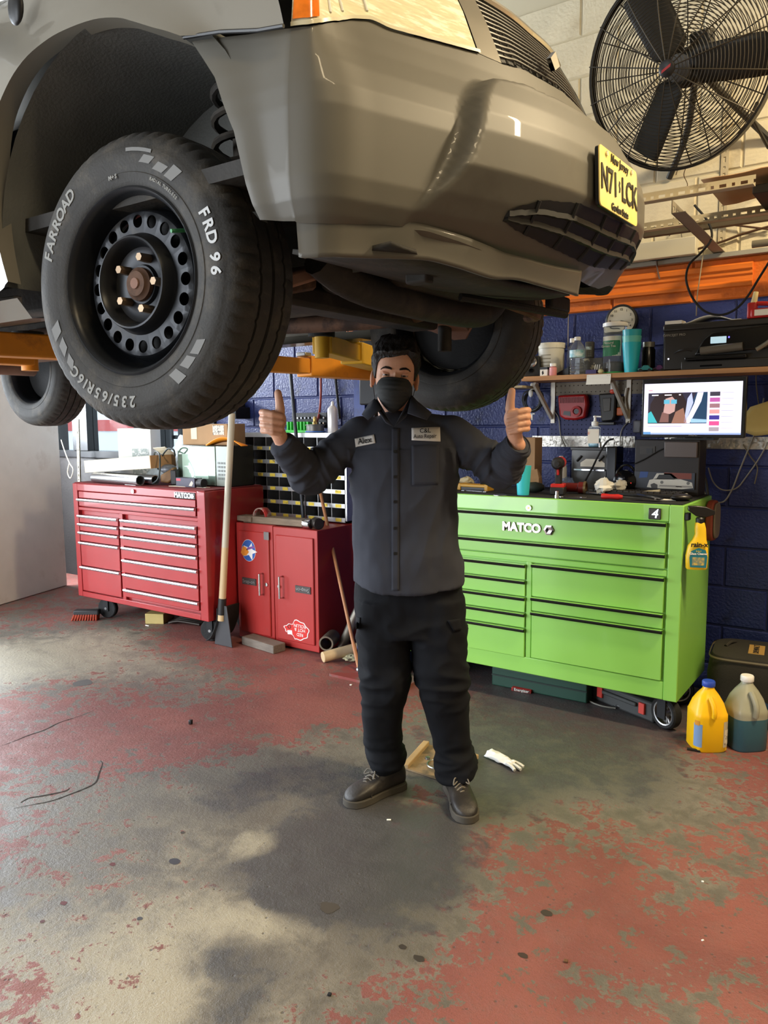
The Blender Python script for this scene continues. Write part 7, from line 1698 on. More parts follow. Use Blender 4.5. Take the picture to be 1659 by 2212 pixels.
for k in range(5): G().tube([(-.10, .02*k-.04, .012), (-.02, .022*k-.03, .03+.006*k), (.16, .03*k-.02, .02)], .010, 7, smooth=3).build('tool_bar', mat('oily_steel'), ts)
g = G(); random.seed(5)
# ================================================================== SMALL LITTER ON THE FLOOR
def litter(nm, lb, x, y, sx, sy, sz, m, rz=0.0, cat='scrap'):
    p = onz(x, y); return single(nm, lb, cat, G().obox((0, 0, sz/2), (sx, sy, sz)), m, (p.x, p.y, 0), rz, bevel=min(sx, sy, sz)*.25)
gl = onz(1085, 1645)
glv = G(); rows = []
for i, u in enumerate(np.linspace(0, 1, 14)):
    rows.append([Vector((-.075 + .15*u, (-.038 + .076*v)*(1 - .35*u), .006 + .020*max(0, math.sin(PI*v))*(1-.2*u) + .010*noise.noise(Vector((u*5, v*6, 2))))) for v in np.linspace(0, 1, 9)])
glv.grid(rows)
for k in range(3): glv.tube([Vector((.05, -.022+.018*k, .014)), Vector((.085, -.026+.022*k, .012)), Vector((.105+.01*(k % 2), -.03+.026*k, .006))], .0075, 7, smooth=3)
o = single('latex_glove', 'crumpled white disposable glove lying on the floor right of the man', 'glove', glv, mat('latex_white', (226, 228, 224), .5), (gl.x, gl.y, .003), -.35); o.modifiers.new('s', 'SOLIDIFY').thickness = .003
litter('bolt', 'small black bolt standing alone on the red floor left of the man', 412, 1564, .018, .018, .022, BLK, .4, 'bolt')
litter('paper_scrap', 'tiny white scrap on the floor in front of the boots', 840, 1772, .016, .007, .004, PAPER, .6)
litter('paper_scrap', 'tiny white scrap on the floor by the dark puddle', 758, 1480, .012, .012, .004, PAPER, .2)
litter('bark_chip', 'brown chip on the floor near the bottom right', 1222, 2078, .012, .010, .006, mat('brown_chip', (96, 66, 40), .8), .3)
litter('paper_scrap', 'tiny white crumb on the red floor at the far right', 1518, 1905, .007, .006, .003, PAPER, .3)
litter('paper_scrap', 'tiny white crumb on the red floor near the bottom right corner', 1518, 2032, .007, .005, .003, PAPER, .9)
litter('pebble', 'tiny dark pebble on the grey floor at bottom center', 712, 2150, .010, .009, .006, BLK2, .3, 'pebble')
litter('paper_scrap', 'thin white straw stub on the floor under the red cabinet', 318, 1352, .04, .006, .005, PAPER, .0)
# floor hatch behind the man's feet
h0, h1, h2, h3 = onz(873, 1662), onz(918, 1610), onz(1032, 1640), onz(960, 1690)
hc = (h0+h1+h2+h3)/4
ha = thing('floor_hatch', 'low worn wooden and metal floor hatch between the man\'s feet', 'hatch', (hc.x, hc.y, 0))
q = lambda u, v: (h0*(1-u) + h3*u)*(1-v) + (h1*(1-u) + h2*u)*v
HWD = mat('worn_hatch_wood', (150, 126, 92), .75, var=.2, vscale=9, rgb2=(96, 84, 66), mscale=8)
G().loft([[q(0, 0) + Vector((0, 0, z)), q(1, 0) + Vector((0, 0, z)), q(1, 1) + Vector((0, 0, z)), q(0, 1) + Vector((0, 0, z))] for z in (.001, .008)]).build('hatch_plate', HWD, ha, world=True)
for u in (0.03, .97): arm_box(G(), q(u, 0) + Vector((0, 0, .014)), q(u, 1) + Vector((0, 0, .014)), .028, .020).build('hatch_batten', mat('pale_batten', (170, 142, 100), .7, var=.15), ha, world=True, bevel=.003)
G().ring(q(.55, .42) + Vector((0, 0, .009)), .045, .004, 30, 6).build('hatch_ring', STEEL, ha, world=True); G().lathe([(0, 0), (.012, 0), (.010, .008), (0, .01)], 14, q(.28, .5) + Vector((0, 0, .008))).build('hatch_bolt', STEEL, ha, world=True)
# white panel at the far left
d_ = (onz(0, 1308) - onz(145, 1265)); d_.z = 0; d_.normalize(); r0 = onz(145, 1265)
n_ = Vector((-d_.y, d_.x, 0))
wpn = thing('white_door_panel', 'tall plain white door panel standing at the far left edge', 'panel', r0 + d_*.6)
G().loft([[r0 + d_*a + n_*t + Vector((0, 0, z)) for a, t in ((0, 0), (1.25, 0), (1.25, -.04), (0, -.04))] for z in (.005, 2.05)]).build('panel_sheet', mat('white_panel', (214, 206, 200), .55, var=.04, rgb2=(176, 160, 150), mscale=3, mlo=.6, mhi=.85), wpn, world=True, bevel=.003)
slotted(wpn, 'edge_angle', r0 - d_*.10 + Vector((0, .06, 0.02)), r0 - d_*.16 + Vector((0, .06, 1.5)), (1, 0, 0), .035, SLOTD)
cable('hanging_cable', 'tangle of thin pale wire hanging beside the white door panel', [(132, 950), (140, 975), (150, 1000), (158, 1015), (152, 1033), (146, 1020), (150, 1000)], 4.1, .004, mat('pale_wire', (190, 180, 160), .6))

# ================================================================== THE MAN
MD = 2.85
def MW(a, b, z): return R0*a + F0*(MD - b) + Vector((0, 0, z))
def man(x, y, b=0.0):
    d = ray(x, y); t = (MD - b)/d.dot(F0); return CP + d*t
def mloc(p):                                             # world -> (a, b, z)
    p = Vector(p); return p.dot(R0), MD - p.dot(F0), p.z
SKIN = mat('skin', (204, 154, 126), 0.5, var=.06, vscale=25, rgb2=(190, 128, 104), mscale=14, mlo=.55, mhi=.75, bump=.06, bscale=220)
SKIN.node_tree.nodes['Principled BSDF'].inputs['Subsurface Weight'].default_value = .12
SKIN.node_tree.nodes['Principled BSDF'].inputs['Subsurface Radius'].default_value = (.012, .005, .003)
SHIRT = mat('charcoal_work_shirt', (56, 58, 66), 0.85, var=.06, vscale=12, bump=.12, bscale=900, spec=.25)
PANTS = mat('black_work_trousers', (16, 18, 23), 0.85, var=.12, vscale=9, bump=.12, bscale=800, spec=.25)
LEATHER = mat('worn_black_leather', (42, 39, 37), .5, var=.2, vscale=18, rgb2=(78, 72, 64), mscale=12, mlo=.55, mhi=.8, bump=.12, bscale=120)
SOLE = mat('dusty_sole', (70, 65, 57), .8, var=.15)
HAIRM = mat('dark_brown_hair', (22, 18, 16), .55, var=.3, vscale=60, stretch=(1, 1, .2), bump=.5, bscale=160)
MASKM = mat('black_mask', (34, 36, 36), .7, var=.06, bump=.1, bscale=500)

def rcone(g, p, q, r0, r1, n=18):
    g.cyl(p, q, r0, r1, n=n); g.ball(p, r0, n, 12); g.ball(q, r1, n, 12)
def voxel(g, size, smooth=3, lam=.5):
    me = bpy.data.meshes.new('v'); me.from_pydata(g.v, [], g.f)
    bm = bmesh.new(); bm.from_mesh(me); bmesh.ops.recalc_face_normals(bm, faces=bm.faces); bm.to_mesh(me); bm.free()
    ob = bpy.data.objects.new('v', me); COL.objects.link(ob)
    m = ob.modifiers.new('r', 'REMESH'); m.mode = 'VOXEL'; m.voxel_size = size
    dg = bpy.context.evaluated_depsgraph_get(); dg.update(); ev = ob.evaluated_get(dg).to_mesh()
    V = np.empty(len(ev.vertices)*3); ev.vertices.foreach_get('co', V); V = V.reshape(-1, 3)
    F = [tuple(p.vertices) for p in ev.polygons]
    E_ = np.empty(len(ev.edges)*2, dtype=np.int64); ev.edges.foreach_get('vertices', E_); E_ = E_.reshape(-1, 2)
    ob.evaluated_get(dg).to_mesh_clear(); bpy.data.objects.remove(ob); bpy.data.meshes.remove(me)
    deg = np.bincount(E_.ravel(), minlength=len(V)).astype(float)[:, None]
    def lap(V):
        s = np.zeros_like(V)
        for k in range(3):
            s[:, k] = np.bincount(E_[:, 0], V[E_[:, 1], k], len(V)) + np.bincount(E_[:, 1], V[E_[:, 0], k], len(V))
        return s/np.maximum(deg, 1)
    for _ in range(smooth): V = V + lam*(lap(V) - V)
    return V, F
def vnormals(V, F):
    me = bpy.data.meshes.new('n'); me.from_pydata(V.tolist(), [], F); me.update()
    N = np.empty(len(V)*3); me.vertices.foreach_get('normal', N); bpy.data.meshes.remove(me)
    return N.reshape(-1, 3)
def mk(name, V, F, material, parent=None, loc=None):
    me = bpy.data.meshes.new(name)
    base = Vector(loc) if loc is not None else (wm(parent).translation if parent is not None else Vector((0, 0, 0)))
    me.from_pydata((V - np.array(base)).tolist(), [], F); me.materials.append(material)
    me.polygons.foreach_set('use_smooth', [True]*len(me.polygons))
    o = bpy.data.objects.new(name, me); COL.objects.link(o)
    if parent is not None: o.parent = parent; WM[o.name] = wm(parent).copy()
    else: o.location = base; WM[o.name] = Matrix.Translation(base)
    return o
# ---------------- head surface
HR = [(0.0,.020,.086,.046),(.012,.036,.094,.016),(.032,.049,.096,-.02),(.058,.059,.096,-.05),(.088,.065,.094,-.075),(.112,.069,.091,-.088),(.140,.0725,.094,-.097),(.165,.073,.091,-.10),(.190,.070,.081,-.097),(.210,.061,.062,-.083),(.225,.044,.040,-.06),(.234,.012,.0,-.025)]
def Hs(h, ph, off=0.0):
    w = interp(h, [(r[0], r[1]) for r in HR]); yf = interp(h, [(r[0], r[2]) for r in HR]); yb = interp(h, [(r[0], r[3]) for r in HR])
    c, s = math.cos(ph), math.sin(ph); e = 2/2.35
    x = math.copysign(abs(s)**e, s)*(w + off); y = (yf+yb)/2 + math.copysign(abs(c)**e, c)*((yf-yb)/2 + off)
    return Vector((x, y, h))
HM = Matrix.Translation(MW(.034, -.028, 1.508)) @ Matrix((R0, -F0, ZUP)).transposed().to_4x4() @ Matrix.Rotation(math.radians(5), 4, 'Y') @ Matrix.Rotation(math.radians(-4), 4, 'X') @ Matrix.Scale(1.06, 4)
HMi = HM.inverted()
def H(p): return HM @ Vector(p)
# ---------------- hands
def hand(g, c, s, wrist):
    K = Matrix.Translation(Vector(c)) @ Matrix((R0, -F0, ZUP)).transposed().to_4x4()
    P = lambda a, b, z: K @ Vector((a, b, z))
    gg = G(K); gg.ball((s*.004, -.020, -.002), (.037, .022, .044)); gg.ball((-s*.018, -.004, .004), (.021, .021, .034)); gg.ball((s*.004, -.004, -.028), (.030, .020, .022))
    g.add(gg.v, gg.f)
    for i, (z, r, ln) in enumerate(((.031, .0118, 1.0), (.0095, .0122, 1.02), (-.0125, .0115, .96), (-.032, .0098, .80))):
        pts = [P(s*.028, -.030, z), P(s*.043, .000, z+.001), P(s*.030*ln, .020, z), P(s*.004, .028, z-.005), P(-s*.026*ln, .018, z-.012)]
        rr = [r*1.05, r*1.08, r*1.02, r*.98, r*.84]
        for k in range(4): rcone(g, pts[k], pts[k+1], rr[k], rr[k+1], 14)
    th = [P(-s*.010, -.004, .012), P(-s*.019, .002, .038), P(-s*.018, .004, .064), P(-s*.013, .002, .098)]
    tr = [.021, .0170, .0150, .0128]
    for k in range(3): rcone(g, th[k], th[k+1], tr[k], tr[k+1], 16)
    rcone(g, P(-s*.004, -.012, -.030), Vector(wrist), .027, .026)
hL = man(594, 911, .18); hR = man(1113, 907, .17)
wL, eL, sL = man(613, 962, .15), man(668, 1026, .05), MW(-.085, -.015, 1.402)
wR, eR, sR = man(1117, 962, .14), man(1082, 1014, .04), MW(.252, -.015, 1.408)
g = G()
g.loft([[H(Hs(h, 2*PI*k/40)) for k in range(40)] for h in np.linspace(0, .234, 36)])
ng = G(); ng.loft([[(-.008, .086, .122), (.008, .086, .122), (0, .097, .122)], [(-.011, .085, .10), (.011, .085, .10), (0, .106, .10)], [(-.017, .084, .078), (.017, .084, .078), (0, .118, .076)], [(-.012, .084, .066), (.012, .084, .066), (0, .104, .066)]])
g.add([H(v) for v in ng.v], ng.f)
for s in (-1, 1):
    eg = G(); M_ = Matrix.Translation((s*.076, -.004, .098)) @ Matrix.Rotation(s*-.45, 4, 'Z')
    eg.M = M_; eg.ball((0, 0, 0), (.007, .017, .030)); eg.ball((s*.004, -.008, .004), (.006, .010, .024)); eg.ball((0, .004, -.024), (.006, .009, .010))
    g.add([H(v) for v in eg.v], eg.f)
rcone(g, MW(.036, -.038, 1.56), MW(.048, -.040, 1.40), .057, .066)
for p, q, r0, r1 in ((MW(.08, -.02, 1.38), MW(.085, -.01, 1.18), .09, .085), (MW(.085, -.01, 1.18), MW(.09, -.005, .92), .085, .09), (MW(.0, -.02, 1.40), MW(.17, -.02, 1.40), .055, .055),
                     (sL, eL, .048, .040), (eL, wL, .040, .030), (sR, eR, .048, .040), (eR, wR, .040, .030), (MW(.02, -.02, 1.40), sL, .05, .05), (MW(.15, -.02, 1.40), sR, .05, .05),
                     (MW(.03, 0, .88), MW(-.0, .0, .47), .075, .05), (MW(-.0, .0, .47), MW(.015, -.06, .10), .05, .038), (MW(.15, 0, .88), MW(.22, .02, .47), .075, .05), (MW(.22, .02, .47), MW(.268, -.05, .10), .05, .038),
                     (MW(.015, -.06, .10), MW(-.03, -.03, .06), .030, .022), (MW(.268, -.05, .10), MW(.280, .03, .06), .030, .022)):
    rcone(g, p, q, r0, r1)
hand(g, hL, -1, wL); hand(g, hR, 1, wR)
V, F = voxel(g, .0027, 2, .5)
# eye sockets, brow ridge
L_ = np.array(HMi)[:3, :3] @ V.T + np.array(HMi)[:3, 3:4]; L_ = L_.T
fwd = np.array((HM.to_3x3() @ Vector((0, 1, 0))).normalized())
near_face = (L_[:, 1] > .055) & (L_[:, 2] > .07) & (L_[:, 2] < .2) & (np.abs(L_[:, 0]) < .08)
for sx in (-1, 1):
    d = np.exp(-(((L_[:, 0] - sx*.031)/.017)**2 + ((L_[:, 2] - .113)/.010)**2))
    V -= (d*near_face*.013)[:, None]*fwd[None, :]
    d = np.exp(-(((L_[:, 0] - sx*.031)/.022)**2 + ((L_[:, 2] - .130)/.006)**2))
    V += (d*near_face*.004)[:, None]*fwd[None, :]
MB = MW(.10, 0, 0)
person = mk('person', V, F, SKIN, loc=MB)
tag(person, 'man in charcoal work shirt and black face mask giving two thumbs up under the vehicle', 'person')

# ---------------- trousers
def srings(tab, ctr_b=0.0, e=2.4, n=36):
    R_ = []
    for z, al, ar, bf, bb in tab:
        ca, cb, ra, rb = (al+ar)/2, (bf+bb)/2, (ar-al)/2, (bf-bb)/2; rg = []
        for k in range(n):
            t = 2*PI*k/n; c, s = math.cos(t), math.sin(t)
            rg.append(MW(ca + ra*math.copysign(abs(c)**(2/e), c), cb + rb*math.copysign(abs(s)**(2/e), s), z))
        R_.append(rg)
    return R_
def dense(tab, n=40):
    zs = np.linspace(tab[0][0], tab[-1][0], n); t = np.array(tab)
    o = np.argsort(t[:, 0]); return [(z, *[float(np.interp(z, t[o, 0], t[o, k])) for k in range(1, 5)]) for z in zs]
g = G()
g.loft(srings(dense([(.92,-.095,.28,.125,-.125),(.86,-.108,.290,.125,-.135),(.76,-.112,.298,.125,-.135),(.66,-.10,.29,.115,-.125)], 12)))
g.loft(srings(dense([(.80,-.112,.105,.12,-.13),(.62,-.105,.092,.10,-.115),(.45,-.088,.086,.075,-.10),(.32,-.090,.070,.05,-.12),(.20,-.082,.064,.025,-.135),(.15,-.066,.066,.02,-.14),(.115,-.052,.070,.018,-.138),(.095,-.046,.070,.0,-.132)])))
g.loft(srings(dense([(.80,.078,.300,.12,-.13),(.62,.10,.304,.11,-.11),(.45,.130,.314,.105,-.085),(.32,.160,.326,.08,-.10),(.20,.196,.332,.055,-.115),(.14,.204,.345,.055,-.11),(.105,.206,.340,.06,-.10),(.075,.210,.330,.055,-.095)])))
V, F = voxel(g, .0065, 4, .5); N_ = vnormals(V, F)
def fold_noise(p, fx, fz, seed=0.0): return noise.noise(Vector((p[0]*fx + seed, p[1]*fx - seed, p[2]*fz)))
D_ = np.zeros(len(V))
for i, p in enumerate(V):
    z = p[2]; lo = 1 - sstep(.08, .30, z)
    d = .009*fold_noise(p, 9, 3) + .0018*fold_noise(p, 30, 22, 3)
    cr = fold_noise(p, 7, 24, 7); d += lo*.020*(1 - 2*abs(cr))
    kn = math.exp(-((z - .47)/.10)**2); d += kn*.014*(1 - 2.2*abs(fold_noise(p, 8, 17, 11)))
    cw = math.exp(-((z - .68)/.07)**2); d += cw*.009*(1 - 2.2*abs(fold_noise(p, 9, 14, 5)))
    D_[i] = d
V = V + N_*D_[:, None]
trs = mk('trousers', V, F, PANTS, person); trs['label'] = 'black cargo work trousers'
BVT = BVHTree.FromPolygons([Vector(v) for v in V], F)

# ---------------- shirt
g = G()
tr_ = dense([(.855,-.118,.296,.150,-.135),(.95,-.113,.287,.148,-.13),(1.05,-.111,.274,.142,-.125),(1.15,-.113,.268,.140,-.12),(1.25,-.118,.266,.138,-.12),(1.33,-.120,.272,.128,-.12),(1.385,-.112,.268,.114,-.118),(1.425,-.085,.238,.095,-.112),(1.455,-.050,.185,.072,-.105),(1.478,-.018,.120,.050,-.095),(1.492,.0,.09,.03,-.085)], 60)
rings = srings(tr_, n=44)
for j, rg in enumerate(rings):                        # curved shirt tail
    z = tr_[j][0]
    if z < 1.0:
        w = 1 - (z - .855)/.145
        for k in range(44):
            a = math.sin(2*PI*k/44)
            rg[k] = rg[k] + Vector((0, 0, w*(-.026*max(0, a)**1.5 + .008)))
g.loft(rings)
def sleeve(S_, E, W, rs):
    mid = S_.lerp(E, .5); P = [S_, mid, E, E.lerp(W, .55), W]
    for k in range(4): rcone(g, P[k], P[k+1], rs[k], rs[k+1], 22) if k < 3 else (g.cyl(P[k], P[k+1], rs[k], rs[k+1], n=22), g.ball(P[k], rs[k], 22, 12))
cL = wL + (wL - eL).normalized()*.010; cR = wR + (wR - eR).normalized()*.008
sleeve(sL, eL, cL, [.074, .066, .057, .050, .043]); sleeve(sR, eR, cR, [.074, .068, .060, .052, .044])
rcone(g, MW(-.02, -.02, 1.425), sL, .055, .068); rcone(g, MW(.17, -.02, 1.43), sR, .055, .068)
V, F = voxel(g, .0055, 5, .5); N_ = vnormals(V, F)
D_ = np.zeros(len(V)); eLn, eRn, aL, aR = eL, eR, MW(-.105, .0, 1.27), MW(.262, .0, 1.28)
for i, p in enumerate(V):
    pv = Vector(p); z = p[2]
    d = 0.010*fold_noise(p, 9, 3.0, 2) + .0022*fold_noise(p, 28, 18, 4)
    we = math.exp(-((pv - eLn).length/.10)**2) + math.exp(-((pv - eRn).length/.10)**2)
    d += we*.014*(1 - 2.3*abs(noise.noise(pv*13 + Vector((3, 1, 2)))))
    wa = math.exp(-((pv - aL).length/.11)**2) + math.exp(-((pv - aR).length/.11)**2)
    d += wa*.013*(1 - 2.3*abs(fold_noise(p, 10, 12, 9)))
    ww = math.exp(-((pv - cL).length/.05)**2) + math.exp(-((pv - cR).length/.05)**2)
    d += ww*.004*(1 - 2*abs(noise.noise(pv*24)))
    if z < 1.15: d += .007*(1 - 2*abs(fold_noise(p, 6, 5, 13)))*(1 - sstep(.9, 1.15, z))
    for S_, E, W in ((sL, eL, cL), (sR, eR, cR)):
        best = None
        for P_, Q_, o_ in ((S_, E, 0.0), (E, W, 1.0)):
            ax = Q_ - P_; t = max(0.0, min(1.0, (pv - P_).dot(ax)/ax.length_squared)); ds = (pv - (P_ + ax*t)).length
            if best is None or ds < best[0]: best = (ds, o_ + t)
        if best[0] < .10:
            w_ = (1 - sstep(.075, .10, best[0]))*sstep(.15, .5, best[1])*(.55 + .8*math.exp(-((best[1]-1.0)/.35)**2))
            d += w_*.011*(1 - 2.4*abs(noise.noise(Vector((best[1]*5.5, pv.x*5, pv.z*5 + pv.y*3)))))
    la, lb, lz = mloc(p)
    if lz < 1.36 and -.13 < la < .30: d += .0075*sstep(.86, 1.0, lz)*(1 - 2.4*abs(noise.noise(Vector((la*9 - lz*5.0, lz*2.2 + la*3, lb*4)))))*(.4 + .6*sstep(.10, .02, abs(la - .085)) if False else .8)
    D_[i] = d
V = V + N_*D_[:, None]
shirt = mk('work_shirt', V, F, SHIRT, person); shirt['label'] = 'charcoal long-sleeved button work shirt'
BVS = BVHTree.FromPolygons([Vector(v) for v in V], F)
def cast(x, y, lift=.002, bv=None):
    h = (bv or BVS).ray_cast(CP, ray(x, y).normalized())
    if h[0] is None: return man(x, y, .13)
    n = h[1] if h[1].dot(CP - h[0]) > 0 else -h[1]
    return h[0] + n*lift*.5 + (CP - h[0]).normalized()*lift*.5
def pip(name, parent, material, grid_px, lift, thick, bv=None):
    """a thin sewn-on piece that follows the cloth; grid_px = rows of photo points"""
    g = G(); g.grid([[cast(x, y, lift, bv) for x, y in r] for r in grid_px])
    o = g.build(name, material, parent, world=True); o.modifiers.new('s', 'SOLIDIFY').thickness = thick
    return o
def quad_px(c, n=10, m=6):
    (x0, y0), (x1, y1), (x2, y2), (x3, y3) = c; R_ = []
    for j in range(m):
        t = j/(m-1); R_.append([((x0*(1-t)+x3*t)*(1-u) + (x1*(1-t)+x2*t)*u, (y0*(1-t)+y3*t)*(1-u) + (y1*(1-t)+y2*t)*u) for u in np.linspace(0, 1, n)])
    return R_
PATCH = mat('white_patch', (214, 210, 204), .8, bump=.2, bscale=600)
pa_ = pip('name_patch', shirt, PATCH, quad_px([(766, 948), (808, 939), (811, 957), (768, 966)]), .004, .002)
pb_ = pip('logo_patch', shirt, PATCH, quad_px([(889, 925), (950, 923), (951, 954), (889, 951)]), .004, .002)
def cloth_text(body, cx, cy, hpx, ang, parent, aspect=1.0):
    vs, fs = text_g(body, 1.0, 0, .012); c, s = math.cos(ang), math.sin(ang); g = G()
    g.add([cast(cx + (v.x*aspect*c + v.y*s)*hpx, cy + (v.x*aspect*s - v.y*c)*hpx, .0085) for v in vs], fs)
    return g.build('patch_lettering', INK, parent, world=True, smooth=False)
cloth_text('Alex', 788.5, 953, 17, -.16, shirt, .95)
cloth_text('C&L', 918, 932, 13, -.03, shirt, 1.0); cloth_text('Auto Repair', 917.5, 943.5, 12, -.03, shirt, .82)
# placket, buttons, hem and pocket seam
pip('placket', shirt, SHIRT, [[(846, y), (851, y), (857, y), (862, y)] for y in np.linspace(925, 1276, 60)], .003, .002)
BTN = mat('dark_button', (26, 26, 28), .3)
for y in (976, 1030, 1084, 1141, 1196):
    p = cast(853.5, y, .007); q = (CP - p).normalized()
    b = G().cyl(p - q*.002, p + q*.0015, .0058, n=14).build('button', BTN, shirt, world=True)
pip('pocket', shirt, SHIRT, quad_px([(889, 962), (948, 960), (947, 1046), (890, 1048)], 10, 12), .003, .002)
# collar
def flap(px_b, name='collar'):
    P = [man(x, y, b) for x, y, b in px_b]; g = G(); c = sum(P, Vector())/len(P)
    mid = [P[i].lerp(P[(i+1) % len(P)], .5) for i in range(len(P))]
    g.add(P + [c], [(i, (i+1) % len(P), len(P)) for i in range(len(P))])
    o = g.build(name, SHIRT, shirt, world=True); m = o.modifiers.new('s', 'SOLIDIFY'); m.thickness = .004; m.offset = 1
    return o
flap([(806, 872, .02), (813, 862, .055), (826, 884, .095), (850, 921, .125), (834, 912, .122), (822, 893, .112)])
flap([(797, 874, .0), (811, 862, .05), (824, 884, .10), (795, 908, .122), (782, 897, .09)])
flap([(888, 858, .05), (896, 870, .02), (876, 900, .105), (852, 921, .125), (868, 895, .10)])
flap([(888, 855, .05), (900, 868, .0), (932, 893, .085), (922, 908, .115), (880, 893, .11)])
g = G(); g.loft([[MW(.042 + r*math.cos(t), -.045 + r*.95*math.sin(t), z + .022*-math.sin(t)) for t in np.linspace(0, 2*PI, 28, endpoint=False)] for r, z in ((.086, 1.445), (.082, 1.462), (.078, 1.480), (.075, 1.482), (.076, 1.455))], cap=False)
g.build('collar_stand', SHIRT, shirt, world=True)
g = G(); g.loft([[MW(.040 + r*math.cos(t), -.040 + r*math.sin(t), z - .03*max(0, math.sin(t))) for t in np.linspace(0, 2*PI, 28, endpoint=False)] for r, z in ((.063, 1.482), (.066, 1.476), (.078, 1.455), (.085, 1.43))], cap=False)
g.build('undershirt', mat('black_tee', (14, 14, 16), .9), person, world=True)
# cuffs
for W, E, nm in ((cL, eL, 'cuff'), (cR, eR, 'cuff')):
    d = (W - E).normalized(); M_ = frame_from(d, (0, 0, 1))
    g = G(); g.loft([[W + d*h + M_ @ Vector((r*math.cos(t), r*math.sin(t), 0)) for t in np.linspace(0, 2*PI, 28, endpoint=False)] for r, h in ((.046, -.05), (.047, -.046), (.0455, .004), (.0445, .006), (.042, .004), (.042, -.02))], cap=False)
    co = g.build(nm, SHIRT, shirt, world=True)
    pb = W + d*-.02 + M_ @ Vector((0, -.0465, 0)); G().cyl(pb, pb + M_ @ Vector((0, -.003, 0)), .005, n=10).build('cuff_button', CHROME, co, world=True)
# trouser seams and cargo flaps
pip('cargo_flap', trs, PANTS, quad_px([(770, 1332), (779, 1334), (778, 1356), (770, 1360)], 4, 6), .006, .003, BVT)
pip('cargo_flap', trs, PANTS, quad_px([(966, 1340), (994, 1336), (996, 1360), (980, 1364)], 6, 6), .006, .003, BVT)

# ---------------- hair, mask, eyes
def hairline(ph):
    a = abs(math.degrees(ph)); swoop = .010*math.sin(math.degrees(ph)/14.0) if a < 45 else 0
    return interp(a, [(0,.176),(25,.178),(42,.166),(55,.150),(64,.122),(74,.098),(82,.100),(90,.128),(104,.126),(114,.07),(135,.045),(180,.038)]) + swoop*.7
rows = []; NPH = 160; NH = 26
for j in range(NH + 2):
    rg = []
    for k in range(NPH):
        ph = -PI + 2*PI*k/NPH; hl_ = hairline(ph); a = abs(math.degrees(ph))
        if j == 0: p = Hs(hl_, ph, -.003)
        else:
            t = (j-1)/NH; h = hl_ + (.2335 - hl_)*t
            th = .004 + .013*sstep(0, .35, t)*(1.0 if a < 60 else .55 if a < 120 else .55) + .004*sstep(.45, 1, t)
            if a < 55: th += .006*sstep(0, .4, t)
            p = Hs(h, ph, th); p.z += th*.6*sstep(.55, 1.0, t)
            st = noise.noise(Vector((k*.55, j*.12, 3.3)))*.0035 + noise.noise(Vector((k*.2, j*.3, 9)))*.004
            p += (p - Vector((0, 0, .12))).normalized()*st
        rg.append(H(p))
    rows.append(rg)
g = G(); g.loft(rows, closed=True, cap=True)
g.build('hair', HAIRM, person, world=True)
mr = [(.108,.050,.058,.107),(.100,.057,.046,.113),(.085,.063,.034,.124),(.065,.0645,.028,.127),(.045,.063,.028,.122),(.025,.055,.038,.115),(.008,.043,.052,.107),(-.006,.028,.066,.098),(-.012,.018,.074,.092)]
rows = []
for j in range(33):
    h = .108 - .120*j/32; f = lambda i: interp(h, [(r[0], r[i]) for r in reversed(mr)]); w, ys_, yc_ = f(1), f(2), f(3); rg = []
    for k in range(29):
        u = -1 + 2*k/28; x = w*math.sin(u*PI/2)*1.0
        y = ys_ + (yc_ - ys_)*max(0, math.cos(u*PI/2))**(.75 if h < .07 else .75 + (h-.07)*12)
        y += .0016*math.sin(h*420)*(1-abs(u)) ; hh = h - .012*abs(u)**2*(1 if h > .05 else -1.4)
        rg.append(H((x, y, hh)))
    rows.append(rg)
g = G(); g.grid(rows); mk_ = g.build('face_mask', MASKM, person, world=True); m = mk_.modifiers.new('s', 'SOLIDIFY'); m.thickness = .002
mk_['label'] = 'black pleated face mask'
for s in (-1, 1):
    for h0, h1 in ((.095, .115), (.018, .085)):
        G().tube([H((s*.060, .045, h0)), H((s*.069, .022, (h0+h1)/2 + .002)), H((s*.077, -.010, h1))], .0013, 6, smooth=4).build('ear_loop', BLK, mk_, world=True)
EYEW, IRIS, LID = mat('eye_white', (150, 138, 130), .25), mat('iris', (30, 18, 12), .15), SKIN
for s in (-1, 1):
    c = Vector((s*.031, .0745, .114))
    eg = G(); eg.ball((0, 0, 0), .0118, 18, 12); eg.v = [tuple(H(Vector(v) + c)) for v in eg.v]
    eo = eg.build('eye', EYEW, person, world=True)
    ig = G(); ig.ball((0, .0070, -.001), (.0064, .0056, .0064), 14, 8); ig.v = [tuple(H(Vector(v) + c)) for v in ig.v]; ig.build('iris', IRIS, eo, world=True)
    for nm, z0, z1 in (('upper_eyelid', .0020, .0128), ('lower_eyelid', -.0128, -.0036)):
        lg_ = [[H(c + Vector((.0142*math.sin(u), .0132*math.cos(u)*math.sqrt(max(.02, 1-(z/.0135)**2)), z))) for u in np.linspace(-1.45, 1.45, 14)] for z in np.linspace(z0, z1, 6)]
        lo_ = G().grid(lg_).build(nm, LID, eo, world=True); lo_.modifiers.new('s', 'SOLIDIFY').thickness = .0012
    bg_ = G(); bg_.loft([[H(Hs(z + dz, ph, of)) for dz, of in ((-.0035*w, .001), (0, .006), (.0045*w, .001), (0, -.002))] for ph, z, w in ((s*.13, .1335, .8), (s*.25, .1360, 1.15), (s*.42, .1375, 1.05), (s*.58, .1350, .7), (s*.68, .130, .35))])
    bg_.build('eyebrow', HAIRM, person, world=True)

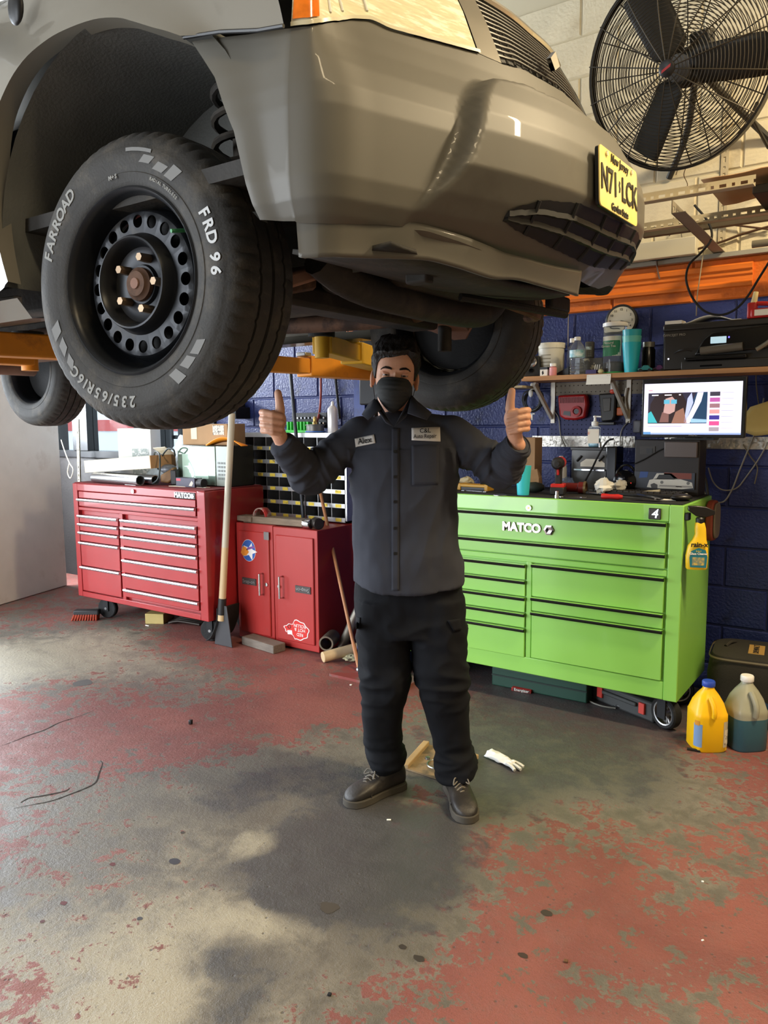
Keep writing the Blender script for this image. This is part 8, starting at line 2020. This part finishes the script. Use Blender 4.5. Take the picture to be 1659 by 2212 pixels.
# ---------------- boots
def boot(heel, toe, label):
    heel, toe = Vector(heel), Vector(toe); d = toe - heel; L_ = d.length; d.normalize(); s = Vector((-d.y, d.x, 0))
    def sec(tab, n=22):
        R_ = []
        for t, w, h, z0 in tab:
            c = heel + d*(t*L_); rg = []
            for k in range(n):
                a = 2*PI*k/n; x = math.cos(a); y = math.sin(a)
                rg.append(c + s*(w*math.copysign(abs(x)**.8, x)) + Vector((0, 0, z0 + (h - z0)*(.5 + .5*math.copysign(abs(y)**.75, y)))))
            R_.append(rg)
        return R_
    b = G().loft(sec([(.0, .020, .085, .022), (.03, .032, .105, .018), (.12, .037, .125, .018), (.28, .038, .125, .018), (.42, .040, .105, .018), (.55, .044, .085, .018), (.68, .047, .074, .018), (.80, .048, .068, .018), (.90, .043, .058, .018), (.965, .030, .046, .018), (1.0, .010, .032, .02)])).build('boot', LEATHER, person, world=True)
    b.modifiers.new('sub', 'SUBSURF').levels = 1; b.modifiers['sub'].render_levels = 2
    b['label'] = label
    sm_ = [heel + d*(.70*L_) + s*(.0475*math.cos(q)) + Vector((0, 0, .020 + .053*math.sin(q))) - d*(.014*math.sin(q)) for q in np.linspace(0.05, PI-.05, 14)]
    G().tube(sm_, .0022, 6).build('toe_seam', LEATHER, b, world=True)
    so = G(); P = []
    for t, w in ((-.012, .016), (.02, .034), (.12, .041), (.35, .037), (.5, .040), (.65, .049), (.82, .052), (.93, .044), (1.0, .022), (1.015, .008)): P.append((t, w))
    loop = [heel + d*(t*L_) + s*w for t, w in P] + [heel + d*(t*L_) - s*w for t, w in reversed(P)]
    so.loft([[Vector((p.x, p.y, z)) for p in loop] for z in (0.0, .010, .028)])
    so.build('boot_sole', SOLE, b, world=True, bevel=.003)
    for k in range(4):                                          # laces
        t = .50 + k*.048; z = .101 - k*.0085; c = heel + d*(t*L_)
        G().tube([c + s*.024 + Vector((0, 0, z-.014)), c + d*.008 + Vector((0, 0, z)), c + d*.016 - s*.024 + Vector((0, 0, z-.014))], .0028, 6, smooth=4).build('lace', mat('grey_lace', (120, 114, 104), .8), b, world=True)
    c = heel + d*(.52*L_) + Vector((0, 0, .103))
    for q in (-1, 1):
        G().tube([c, c + s*q*.022 + d*.012 + Vector((0, 0, .008)), c + s*q*.030 + d*.026 + Vector((0, 0, -.012)), c + s*q*.012 + d*.012 + Vector((0, 0, -.004))], .0026, 6, smooth=4).build('lace_bow', mat('grey_lace'), b, world=True)
    G().loft([[heel + d*(t*L_) + s*w + Vector((0, 0, z)) for w, z in ((-.028, zt_-.022), (0, zt_), (.028, zt_-.022), (0, zt_-.03))] for t, zt_ in ((.32, .126), (.48, .104), (.66, .081))]).build('tongue', LEATHER, b, world=True)
boot(onz(868, 1693).lerp(onz(873, 1702), .5), onz(748, 1743) + Vector((0, 0, 0)), 'worn black leather work boot pointing to the side')
boot(MW(.262, -.105, 0), MW(.300, .205, 0), 'worn black leather work boot pointing at the camera')
